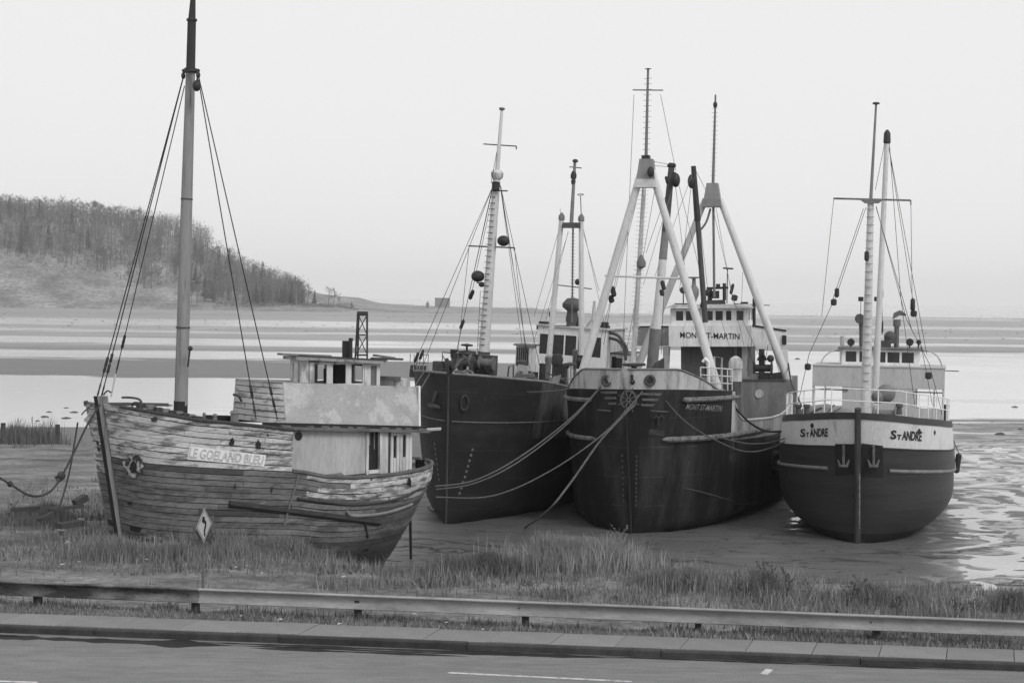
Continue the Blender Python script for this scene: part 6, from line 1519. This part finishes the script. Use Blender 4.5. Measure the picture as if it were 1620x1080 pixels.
ar = [(.02, -.25), (.02, -.10), (.07, -.02), (.07, .06), (-.04, .14)]
am = MB()
for (x0, z0), (x1, z1) in zip(ar, ar[1:]): 
    d = Vector((x1 - x0, 0, z1 - z0)).normalized(); n_ = Vector((-d.z, 0, d.x)) * .042
    p, q = Vector((x0, -.004, zc + z0)) - d * .02, Vector((x1, -.004, zc + z1)) + d * .02
    am.add([p - n_, q - n_, q + n_, p + n_], [(0, 1, 2, 3)])
am.add([Vector((-.15, -.004, zc + .11)), Vector((-.02, -.004, zc + .05)), Vector((.03, -.004, zc + .22)), Vector((-.11, -.004, zc + .24))], [(0, 1, 2, 3)])
am.build('arrow', INKDARK, sign, 0)
# fence posts by the shore on the left
for (x, y0, y1, lab) in ((91, 711, 673, 'tall grey wooden post standing alone at the shore edge'), (5, 708, 671, 'wooden post at the far left edge, half hidden by weeds')):
    q = G(x, y0, 1.5); h = (y0 - y1) * (q - EYE).length / FPX
    o = MB().hexa([Vector((q.x + dx, q.y + dy, z)) for z in (.9, 1.5 + h) for dx, dy in ((-.1, -.1), (.1, -.1), (.1, .1), (-.1, .1))]).build('wooden_post', WOODD, None)
    tag(o, lab, 'post')
q0, q1 = G(-40, 672, 1.9), G(130, 671, 1.9)
lg = MB().tube([q0 + Vector((0, 22, -.4)), q0.lerp(q1, .5) + Vector((0, 22, -.38)), q1 + Vector((0, 22, -.45))], .13, 7).build('drift_log', WOODD, None); tag(lg, 'long dark drift log lying along the shore beyond the posts', 'log')
# heap of broken timber by the derelict bow
for (x0, y0, d0, x1, y1, d1, w, h, lab) in ((78, 806, 42.6, 132, 800, 43.2, .16, .1, 'weathered plank topping the timber heap left of the derelict bow'), (92, 832, 42, 128, 826, 42.6, .3, .16, 'thick dark timber under the plank of the heap'), (118, 796, 43.2, 136, 786, 43.5, .25, .2, 'short dark block leaning on the derelict starboard bow'), (20, 806, 42, 60, 803, 43, .15, .12, 'half buried plank among the weeds at the left'), (60, 822, 42, 84, 812, 42.4, .12, .1, 'thin broken board sticking up behind the weeds')):
    p, q = P(x0, y0, d0), P(x1, y1, d1); p.z = max(p.z, 2.5); q.z = max(q.z, 2.5)
    o = MB().bar(p, q, w, h).build('timber', WOODD, None); tag(o, lab, 'timber', 'broken timber by the derelict bow')
for (x, y, r, lab) in ((128, 824, .16, 'pale round stone in the timber heap'), (96, 838, .12, 'smaller pale stone at the foot of the timber heap')):
    o = MB().ball(G(x, y, 2.5), r, 8, .7).build('stone', mat('pale stone', .3, .9, .3, 5), None); tag(o, lab, 'stone')
# rocks on the wet flat at the right and far left
ROCK = mat('wet dark rock', .05, .7, .4, 2, bump=.4)
def rock(c, rx, ry, rz, seed, label):
    mb = MB(); n, m = 9, 5; vs = []
    for j in range(m):
        ph = math.pi * .5 * j / (m - 1)
        for k in range(n):
            th = 2 * math.pi * k / n; f = 1 + .35 * noise.noise(Vector((math.cos(th) * 1.5 + seed, math.sin(th) * 1.5, ph)))
            vs.append(c + Vector((rx * math.cos(th) * math.cos(ph) * f, ry * math.sin(th) * math.cos(ph) * f, rz * math.sin(ph) * f - .03)))
    o = mb.add(vs, [(j * n + k, j * n + (k + 1) % n, (j + 1) * n + (k + 1) % n, (j + 1) * n + k) for j in range(m - 1) for k in range(n)]).build('rock', ROCK, None, 50)
    tag(o, label, 'rock', 'dark rocks on the wet flat')
RL = 'low dark rock lying on the wet tidal flat'
for i, (x, y, wpx) in enumerate(((1583, 688, 20), (1571, 682, 8), (1569, 668, 9), (1552, 678, 7), (1614, 680, 14), (1518, 671, 9), (1490, 672, 6), (1606, 644, 10), (1600, 756, 5), (1508, 797, 4), (1262, 568, 9), (1195, 519, 6), (1500, 642, 7), (1612, 700, 6))):
    g = G(x, y, 0); w = wpx * g.y / FPX / 2
    rock(g, w, w * random.uniform(.8, 1.6), w * .45, i * 3.1, {0: 'largest flat dark rock on the wet flat at right', 1: 'small rock just left of the largest flat rock', 4: 'dark rock at the right edge beside the largest one', 9: 'tiny stone close to the stern of the round-bellied ship', 10: 'dark speck of rock seen between the two right ships', 11: 'far rock seen beneath the bridge wing'}.get(i, RL))
for i in range(26):
    g = G(random.uniform(20, 560), random.uniform(642, 668), 0); w = random.uniform(.12, .42)
    rock(g, w, w, w * .4, i * 1.7 + 50, RL)
# litter
PAP = mat('pale litter', .5, .9, .25, 6)
def scrap(x, y, w, lab, z=2.48):
    c = G(x, y, z); c.z = max(c.z, bank_z(c.x, c.y) + .05); mb = MB(); n = 7
    vs = [c + Vector((random.uniform(-1, 1) * w, random.uniform(-.7, .7) * w, random.uniform(0, .6) * w)) for _ in range(n)]
    o = mb.add(vs, [(0, 1, 2), (1, 2, 3), (2, 3, 4), (3, 4, 5), (4, 5, 6), (0, 2, 5)]).build('litter_scrap', PAP, None, 0)
    tag(o, lab, 'litter', 'scraps of litter on the bank')
LL = 'small crumpled pale scrap of litter lying in the bank grass'
for x, y, w in ((108, 862, .17), (118, 880, .08), (100, 893, .08), (124, 889, .06), (234, 886, .09), (312, 896, .08), (372, 898, .07), (392, 896, .08), (415, 906, .06), (780, 882, .13), (786, 897, .16), (664, 914, .1), (545, 914, .09), (972, 930, .08), (1437, 1021, .1), (1613, 972, .07), (707, 985, .06), (717, 978, .06), (765, 996, .06), (656, 972, .07), (160, 961, .10), (172, 959, .12), (450, 967, .12), (442, 982, .10), (538, 987, .09), (382, 974, .05), (1268, 933, .09), (1075, 988, .05)):
    scrap(x, y, w, 'litter scrap under the guard rail, in the verge grass' if y > 940 and x < 1300 else 'litter scrap at the right end of the verge' if y > 940 else 'litter scrap in the grass in front of the derelict bow' if x < 250 else 'litter scrap on the bare strip near the road sign' if x < 500 else 'litter scrap in the grass between derelict stern and rail')
# ================================================================ grass
def blades(name, n, area, hmin, hmax, m, lean=.35, wid=.012, keep=None, seedy=False):
    "area(k) -> arrays x, y; every blade a bent strip rooted in the bank"
    x, y = area(n)
    z = np.array([bank_z(a, b) for a, b in zip(x, y)])
    k = z > .25
    if keep is not None: k &= keep(x, y)
    x, y, z = x[k], y[k], z[k]; n = len(x)
    patch = np.array([noise.noise(Vector((a * .9, b * .9, 7))) * .6 + .4 * noise.noise(Vector((a * .25, b * .25, 2))) for a, b in zip(x, y)])
    h = rng.uniform(hmin, hmax, n) * np.clip(.85 + 1.1 * patch, .25, 1.9)
    an = rng.uniform(0, 2 * np.pi, n); ln = rng.uniform(.05, lean, n) * h; w = wid * rng.uniform(.6, 1.4, n)
    fa = rng.uniform(0, np.pi, n)
    base = np.stack([x, y, z - .02], 1); d = np.stack([np.cos(an) * ln, np.sin(an) * ln, np.zeros(n)], 1); up = np.array([0, 0, 1.0])
    s = np.stack([np.cos(fa), np.sin(fa) * .4, np.zeros(n)], 1) * w[:, None]
    v = np.stack([base - s, base + s, base + d * .4 + up * (h * .6)[:, None] - s * .7, base + d * .4 + up * (h * .6)[:, None] + s * .7, base + d + up * h[:, None]], 1).reshape(-1, 3)
    i = np.arange(n)[:, None] * 5
    quads = (i + np.array([[0, 1, 3, 2]])); tris = (i + np.array([[2, 3, 4]]))
    me = bpy.data.meshes.new(name)
    me.vertices.add(len(v)); me.vertices.foreach_set('co', v.ravel())
    nl = n * 7; me.loops.add(nl); me.loops.foreach_set('vertex_index', np.concatenate([quads, tris], 1).ravel().astype(np.int32))
    st = (np.arange(n)[:, None] * 7 + np.array([[0, 4]])).ravel(); me.polygons.add(2 * n)
    me.polygons.foreach_set('loop_start', st.astype(np.int32)); me.update(); me.validate()
    me.materials.append(m)
    o = bpy.data.objects.new(name, me); COL.objects.link(o); tag(o, kind='stuff'); return o
GR = mat('dry autumn grass', .172, .9, .25, .5, island=.5)
GRD = mat('dark weedy grass', .12, .9, .3, .6, island=.45)
GRL = mat('bleached tall grass', .24, .9, .2, .6, island=.35)
def uni(x0, x1, f0, f1):
    def ar(n):
        x = rng.uniform(x0, x1, n); f = rng.uniform(f0, f1, n); lo_ = np.array([rail_y(a) for a in x]); hi = np.array([interp(a, EDGE) for a in x]); return x, lo_ + f * (hi - lo_)
    return ar
def path_keep(x, y):
    "bare trampled strip behind the rail, thickest to the left"
    p = np.array([noise.noise(Vector((a * .35, b * .8, 11))) for a, b in zip(x, y)])
    r = np.array([rail_y(a) for a in x]); d = y - r
    bare = (d > .35) & (d < np.interp(x, [-20, -6, 0, 3, 7], [5.0, 4.6, 3.4, 2.0, -.5]) + 2.2 * p)
    return ~bare | (rng.random(len(x)) < .04 + .1 * (p > .1))
def patchy(th):
    def k(x, y):
        p = np.array([noise.noise(Vector((a * .5, b * .5, 3))) + .4 * noise.noise(Vector((a * 1.7, b * 1.7, 9))) for a, b in zip(x, y)]); return (p > th) & path_keep(x, y)
    return k
def leftbare(x, y):
    "on the ground to the left of the derelict only rough tufts"
    p = np.array([noise.noise(Vector((a * .4, b * .25, 5))) for a, b in zip(x, y)])
    return path_keep(x, y) & ((x > -12.5) | (y < 46) | (p > .12))
blades('bank_grass', 52000, uni(-20, 17, .0, .93), .10, .34, GR, keep=leftbare)
blades('bank_grass', 26000, uni(-18, 17, .02, .9), .12, .42, GRD, keep=patchy(.05))
blades('bank_grass', 16000, uni(-18, 17, .02, .9), .15, .5, GRL, lean=.5, keep=patchy(.12))
blades('low_weeds', 9000, uni(-18, 17, .0, .95), .04, .16, GRD, lean=1.2, wid=.035, keep=patchy(-.1))
blades('low_weeds', 5000, uni(-18, 17, .0, .95), .04, .14, GRL, lean=1.4, wid=.03, keep=patchy(.05))
def verge(n):
    x = rng.uniform(-15, 14, n); r = np.array([rail_y(a) for a in x]); e = np.array([road_edge(a) + 1.25 for a in x]); f = rng.uniform(0, 1, n) ** .8
    return x, e + f * (r + .35 - e)
blades('flattened_stalks', 9000, uni(-18, 17, .0, .95), .05, .3, GRL, lean=2.2, keep=patchy(-.15), wid=.009)
blades('seed_stalks', 5000, uni(-18, 17, .03, .9), .4, .8, GRL, lean=.7, keep=patchy(.1), wid=.006)
blades('verge_grass', 13000, verge, .05, .2, GR)
blades('verge_grass', 5000, verge, .05, .2, GRL, lean=1.0)
blades('verge_grass', 3500, verge, .06, .26, GRD, keep=lambda x, y: np.array([noise.noise(Vector((a * .8, b, 21))) > .0 for a, b in zip(x, y)]))
def blob_area(cx, cy, rx, ry):
    "a clump: dense in the middle, thinning outwards"
    def ar(n): 
        a = rng.uniform(0, 2 * np.pi, n); r = np.abs(rng.normal(0, .5, n)); return cx + rx * r * np.cos(a), cy + ry * r * np.sin(a)
    return ar
def on(px, py, z=2.45): g = G(px, py, z); return g.x, g.y
# tall pale clump in the middle, darker skirts, reeds to the right
cx, cy = on(905, 893, 2.6); blades('tall_grass', 6500, blob_area(cx, cy, 2.1, 1.1), .45, 1.0, GRL, lean=.45)
cx, cy = on(770, 905, 2.5); blades('tall_grass', 4200, blob_area(cx, cy, 1.6, .8), .25, .6, GRD)
cx, cy = on(1090, 930, 2.4); blades('tall_grass', 4200, blob_area(cx, cy, 1.8, .7), .2, .55, GR)
cx, cy = on(1215, 950, 2.3); blades('tall_grass', 420, blob_area(cx, cy, .9, .5), .5, 1.0, GRD, lean=.3)
cx, cy = on(1370, 960, 2.3); blades('tall_grass', 1700, blob_area(cx, cy, 2.2, .6), .25, .6, GR, lean=.4)
cx, cy = on(1590, 975, 2.3); blades('tall_grass', 900, blob_area(cx, cy, 1.6, .5), .25, .6, GR, lean=.4)
cx, cy = on(322, 868, 2.5); blades('tall_grass', 260, blob_area(cx, cy, .4, .4), .4, .8, GRD, lean=.3)
cx, cy = on(55, 820, 2.5); blades('tall_grass', 3200, blob_area(cx, cy, 1.6, 1.4), .3, .8, GRD, lean=.4)
cx, cy = on(250, 880, 2.5); blades('tall_grass', 5200, blob_area(cx, cy, 3.0, .8), .25, .6, GR, lean=.4)
cx, cy = on(430, 880, 2.4); blades('tall_grass', 4200, blob_area(cx, cy, 2.6, .9), .25, .6, GR, lean=.4)
cx, cy = on(40, 705, 1.7); blades('tall_grass', 1600, blob_area(cx, cy, 2.4, 2.2), .5, 1.3, GRD, lean=.3, wid=.02)
# tall single weeds
WD = mat('dry weed stalk', .07, .9, .3, 3); WDL = mat('pale seed head', .19, .9, .3, 4)
def weed(px, py, h, lab, z=2.4, pale=False, spread=1.0):
    x, y = on(px, py, z); b = Vector((x, y, bank_z(x, y) - .05))
    t = thing('weed', lab, 'weed', b, (0, 0, random.uniform(0, 6)), 'tall dry weeds on the bank')
    top = Vector((random.uniform(-.12, .12) * h, random.uniform(-.1, .1) * h, h))
    st = MB().tube([Vector((0, 0, 0)), top * .5 + Vector((.03 * h, 0, 0)), top], .012, 4, .005)
    hd_ = MB()
    for k in range(9):
        f = .3 + .07 * k; p = top * f; an = random.uniform(0, 6.28); L = h * (1 - f * .6) * .35 * spread
        e = p + Vector((math.cos(an) * L, math.sin(an) * L, L * 1.1)); st.tube([p, p.lerp(e, .5) + Vector((0, 0, -.02)), e], .007, 3, .003)
        for _ in range(6):
            c = p.lerp(e, random.uniform(.45, 1)) ; d = Vector((random.gauss(0, 1), random.gauss(0, 1), random.gauss(.6, 1))).normalized() * .055; s_ = d.orthogonal().normalized() * .018
            hd_.add([c - s_, c + s_, c + d], [(0, 1, 2)])
    st.build('stalk', WD if not pale else WDL, t, 0); hd_.build('seed_head', WDL if pale else WD, t, 0)['kind'] = 'stuff'
for i, (px, py, h) in enumerate(((975, 905, 1.15), (988, 908, .95), (1165, 955, .8), (1190, 958, 1.0), (1206, 958, 1.1), (1222, 958, 1.05), (1238, 958, .95), (1345, 966, .8), (1362, 968, .95), (1383, 968, .7), (1510, 982, .6), (1600, 985, .75), (1085, 945, .6), (860, 905, .8), (930, 902, .9), (945, 905, .85), (880, 902, .85), (25, 706, 1.4), (52, 706, 1.5), (70, 838, .7), (20, 830, .8), (316, 880, .7), (332, 880, .65), (770, 915, .6), (1420, 972, .55), (1540, 985, .6))):
    far = py < 720
    lab = 'tall branching dry weed standing above the bank grass'
    if i == 0: lab = 'tallest feathery weed, in front of the black coaster bow'
    else: lab = ('dry weed in the pale clump before the dark hulls' if 840 < px < 1000 else 'dark reed stalk in the clump before the gap between ships' if 1150 < px < 1250 else 'dry weed stalk before the round-bellied ship' if px > 1250 else 'weed stalk by the road sign' if 300 < px < 350 else 'weed by the timber heap at left' if px < 100 else 'lone dry weed on the middle of the bank')
    if far: lab = 'tall weed by the shore posts at the far left'
    weed(px, py, h, lab, 1.6 if far else 2.4, i in (0, 1, 13, 14, 15, 16), 1.3 if i == 0 else 1)
# ================================================================ the wooded hillside
TRK = mat('bare hazy trunk', .075, .9, .3, 1, rnd=.25)
TWG = mat('bare twigs', .09, .9, .3, .4, rnd=.25)
CON = mat('dark conifer needles', .035, .9, .3, .5, rnd=.2)
BIR = mat('pale birch trunk', .3, .9, .2, 1, rnd=.2)
def tree_proto(kind, seed):
    r = random.Random(seed); tr, cr = MB(), MB(); H = r.uniform(13, 18)
    if kind == 'conifer':
        H = r.uniform(12, 18); tr.tube([Vector((0, 0, -1)), Vector((0, 0, H * .97))], .28, 6, .05)
        for k in range(150):
            f = r.uniform(.12, 1) ; an = r.uniform(0, 6.28); L = (1 - f) * H * .24 + .4; p = Vector((0, 0, f * H)); e = p + Vector((math.cos(an) * L, math.sin(an) * L, -L * .25)); s_ = Vector((-math.sin(an), math.cos(an), 0)) * (.25 + L * .28)
            cr.add([p, p.lerp(e, .6) + s_, e, p.lerp(e, .6) - s_ + Vector((0, 0, -.4))], [(0, 1, 2, 3)])
    else:
        lean = Vector((r.uniform(-.8, .8), r.uniform(-.8, .8), 0))
        tr.tube([Vector((0, 0, -1)), lean * .5 + Vector((0, 0, H * .45)), lean + Vector((0, 0, H * .9))], .26, 6, .06)
        for k in range(13):
            f = r.uniform(.3, .95); p = lean * f + Vector((0, 0, H * .9 * f)); an = r.uniform(0, 6.28); L = r.uniform(2, 4.6) * (1.15 - f * .6); e = p + Vector((math.cos(an) * L, math.sin(an) * L, L * r.uniform(.5, 1.1)))
            tr.tube([p, p.lerp(e, .5), e], .1, 4, .03)
            for q in range(24):
                c = p.lerp(e, r.uniform(.3, 1)); d = Vector((r.gauss(0, 1), r.gauss(0, 1), r.gauss(.7, .9))).normalized() * r.uniform(.7, 2.0); s_ = d.orthogonal().normalized() * r.uniform(.03, .085)
                cr.add([c - s_, c + s_, c + d], [(0, 1, 2)])
                if q % 2: 
                    d2 = Vector((r.gauss(0, 1), r.gauss(0, 1), r.gauss(.5, .8))).normalized() * r.uniform(.5, 1.2); c2 = c + d * .6; cr.add([c2 - s_ * .8, c2 + s_ * .8, c2 + d2], [(0, 1, 2)])
    return tr, cr
PROTO = {}
def make_proto(key, kind, seed, mt_, mc):
    tr, cr = tree_proto(kind, seed)
    me = []
    for mb, m, nm in ((tr, mt_, 'trunk'), (cr, mc, 'crown')):
        q = bpy.data.meshes.new(nm); q.from_pydata(mb.v, [], mb.f); q.materials.append(m); me.append(q)
    PROTO[key] = me
for i in range(6): make_proto(('bare', i), 'bare', 40 + i, TRK, TWG)
for i in range(2): make_proto(('birch', i), 'bare', 70 + i, BIR, TWG)
for i in range(3): make_proto(('conifer', i), 'conifer', 90 + i, TRK, CON)
def tree(kind, x, y, s, name, lab, group):
    me = PROTO[(kind, random.randrange({'bare': 6, 'birch': 2, 'conifer': 3}[kind]))]
    t = thing(name, lab, 'tree', (x, y, hill_z(x, y)), (0, 0, random.uniform(0, 6.28)), group); t.scale = (s * random.uniform(.9, 1.1),) * 2 + (s,)
    for m, nm in zip(me, ('trunk', 'crown')):
        o = bpy.data.objects.new(nm, m); COL.objects.link(o); o.parent = t
def hx(px, y): return (px - PCX) / FPX * y
made = 0
rt = random.Random(3)
cand = []
rowt_of = {}
while len(cand) < 262:
    px = rt.uniform(-25, 300) if rt.random() < .55 else rt.uniform(280, 480)
    rowt = rt.random()
    y = lerp(896, 990, rowt)
    if px > 300: y = lerp(858, 940, rowt)
    elif px > 200: y = lerp(880, 965, rowt)
    cand.append((px, y)); rowt_of[(px, y)] = rowt
for px, y in cand:
    kind = 'conifer' if rt.random() < (.10 if px < 300 else .30) else ('birch' if rt.random() < .10 else 'bare')
    s = rt.uniform(.85, 1.2) * (1.0 if px < 330 else (.85 if px < 420 else .7))
    nm = {'conifer': 'conifer_tree', 'birch': 'birch_tree', 'bare': 'bare_tree'}[kind]
    lab = {'conifer': 'hazy dark conifer among bare trees on the wooded hillside', 'birch': 'pale stemmed birch among bare trees on the wooded hillside', 'bare': 'bare grey tree in the hazy wood on the hillside'}[kind]
    zone = ('at the far left edge' if px < 60 else 'left of the derelict rigging' if px < 170 else 'behind the derelict forestays' if px < 285 else 'just right of the derelict mast' if px < 340 else 'between mast and shrouds' if px < 400 else 'at the tapering right end')
    deep = 'along the lower edge' if rowt_of[(px, y)] < .3 else 'in the middle' if rowt_of[(px, y)] < .65 else 'on the skyline'
    lab = {'conifer': 'hazy conifer', 'birch': 'pale birch', 'bare': 'bare grey tree'}[kind] + ' ' + deep + ' of the wood, ' + zone
    tree(kind, hx(px, y), y, s, nm, lab, 'trees of the hazy hillside wood')
for px, y, kind, s, lab in ((486, 862, 'bare', .88, 'slim bare tree, left of the pair near the point'), (497, 862, 'conifer', .75, 'small pointed conifer right of the slim bare pair'), (481, 864, 'bare', .85, 'slim bare tree leaning against its twin near the point'), (519, 858, 'bare', .86, 'rounded bare tree standing alone on the point'), (527, 859, 'bare', .72, 'low spreading bare tree right of the rounded one'), (535, 860, 'bare', .55, 'smaller shrubby tree sloping towards the tip'), (556, 856, 'conifer', .34, 'tiny dark conifer at the very tip of the point'), (461, 866, 'conifer', .9, 'pointed conifer at the end of the dense wood'), (450, 868, 'conifer', .85, 'dense conifer just left of the pointed one'), (470, 868, 'bare', .75, 'thin bare tree just past the dense wood')):
    tree(kind, hx(px, y), y, s, {'bare': 'bare_tree', 'conifer': 'conifer_tree'}[kind], lab, 'trees along the low point')
# the wood behind that reads as one mass
wm = MB()
for _ in range(1700):
    px = rt.uniform(-60, 476); y = rt.uniform(900 if px < 330 else 868, 1020 if px < 330 else 960); x = hx(px, y); z = hill_z(x, y); H = rt.uniform(10, 17) * (1 if px < 330 else lerp(.85, .6, (px - 330) / 150))
    wm.add([Vector((x - .2, y, z - 1)), Vector((x + .2, y, z - 1)), Vector((x + rt.uniform(-1, 1), y, z + H))], [(0, 1, 2)])
    for k in range(34):
        c = Vector((x + rt.gauss(0, 2), y + rt.gauss(0, 2), z + H * rt.uniform(.25, .95))); d = Vector((rt.gauss(0, 1), rt.gauss(0, 1), rt.gauss(.8, .8))).normalized() * rt.uniform(.8, 2.2); s_ = d.orthogonal().normalized() * rt.uniform(.07, .2)
        wm.add([c - s_, c + s_, c + d], [(0, 1, 2)])
me = bpy.data.meshes.new('woodland'); me.from_pydata(wm.v, [], wm.f); me.materials.append(TWG)
o = bpy.data.objects.new('woodland', me); COL.objects.link(o); tag(o, kind='stuff')
# brush at the foot of the wood
um = MB()
for _ in range(800):
    px = rt.uniform(-40, 560); y0 = 850 if px > 330 else 900; y = y0 + rt.uniform(-10, 25); x = hx(px, y); z = hill_z(x, y); hh = rt.uniform(.8, 3.2) * (1 if px < 480 else .5)
    for k in range(7):
        c = Vector((x + rt.gauss(0, 1.2), y + rt.gauss(0, 1), z + hh * rt.random())); d = Vector((rt.gauss(0, 1), rt.gauss(0, 1), rt.gauss(1, .6))).normalized() * rt.uniform(.5, 1.6); s_ = d.orthogonal().normalized() * rt.uniform(.08, .25)
        um.add([c - s_, c + s_, c + d], [(0, 1, 2)])
me = bpy.data.meshes.new('underbrush'); me.from_pydata(um.v, [], um.f); me.materials.append(mat('hazy brush', .07, .9, .3, .3, island=.4))
o = bpy.data.objects.new('underbrush', me); COL.objects.link(o); tag(o, kind='stuff')
# far wharf and beacon beyond the point
def far_box(x0, x1, y0, y1, d, name, lab, cat, depth=12, zb=-.2):
    p, q = P(x0, y0, d), P(x1, y1, d)
    return p, q
p, q = P(688, 481, 1250), P(711, 472, 1250)
wh = thing('wharf_shed', 'faint flat roofed shed far out on the hazy shore', 'shed', ((p.x + q.x) / 2, p.y, 0))
hw = (q.x - p.x) / 2
WHM = mat('distant grey wall', .16, .9, .1, .1)
wd_ = MB().hexa([Vector((x, y, z)) for z in (-.3, q.z) for x, y in ((-hw, 0), (hw, 0), (hw, 12), (-hw, 12))]).build('wall', WHM, wh, 0)
MB().hexa([Vector((x, y, z)) for z in (q.z + .01, q.z + .4) for x, y in ((-hw - .5, -.5), (hw + .5, -.5), (hw + .5, 12.5), (-hw - .5, 12.5))]).build('roof', WHM, wh, 0)
p, q = P(674, 490, 940), P(679, 476, 940)
bc = thing('beacon_tower', 'small dark beacon tower on the far foreshore', 'beacon', ((p.x + q.x) / 2, p.y, 0))
MB().lathe([(1.1, -.5), (.8, 4.5), (1.2, 4.6), (1.2, 5.4), (.2, 6.3)], (0, 0, 0), n=8).build('tower', WHM, bc)
MB().lathe([(.6, 0), (.6, .8)], (0, 0, 6.0), n=8).build('lantern', WHM, bc)
# boulders and wrack scattered over the far flats
rk = MB()
for _ in range(900):
    px = rt.uniform(-20, 1640); hy = 471 + (px - PCX) * .012; y = hy + rt.choice((rt.uniform(14, 30), rt.uniform(18, 26), rt.uniform(30, 60)))
    g = G(px, y, 0); w = rt.uniform(.15, .55) * (1 + g.y / 900)
    a = [g + Vector((w * math.cos(t) * rt.uniform(.7, 1.3), w * .7 * math.sin(t), -.05)) for t in (0, 1.05, 2.1, 3.14, 4.2, 5.24)]
    rk.add(a + [g + Vector((0, 0, w * .28))], [(i, (i + 1) % 6, 6) for i in range(6)])
me = bpy.data.meshes.new('shore_stones'); me.from_pydata(rk.v, [], rk.f); me.materials.append(mat('far shore stones', .07, .8, .4, .5, island=.5))
o = bpy.data.objects.new('shore_stones', me); COL.objects.link(o); tag(o, kind='stuff')
# ================================================================ the misty air of the bay
hm = bpy.data.materials.new('sea mist'); hm.use_nodes = True
hn, hl = hm.node_tree.nodes, hm.node_tree.links
hn.clear()
pv = hn.new('ShaderNodeVolumePrincipled'); pv.inputs['Density'].default_value = .00024
pv.inputs['Color'].default_value = (.98, .98, .98, 1); pv.inputs['Anisotropy'].default_value = 0.75
ho = hn.new('ShaderNodeOutputMaterial'); hl.new(pv.outputs[0], ho.inputs['Volume'])
hb_ = MB().hexa([Vector((x, y, z)) for z in (-2.0, 95.0) for x, y in ((-6000, -80), (6000, -80), (6000, 6000), (-6000, 6000))])
hz = hb_.build('haze', hm, None, 0)
tag(hz, kind='stuff')
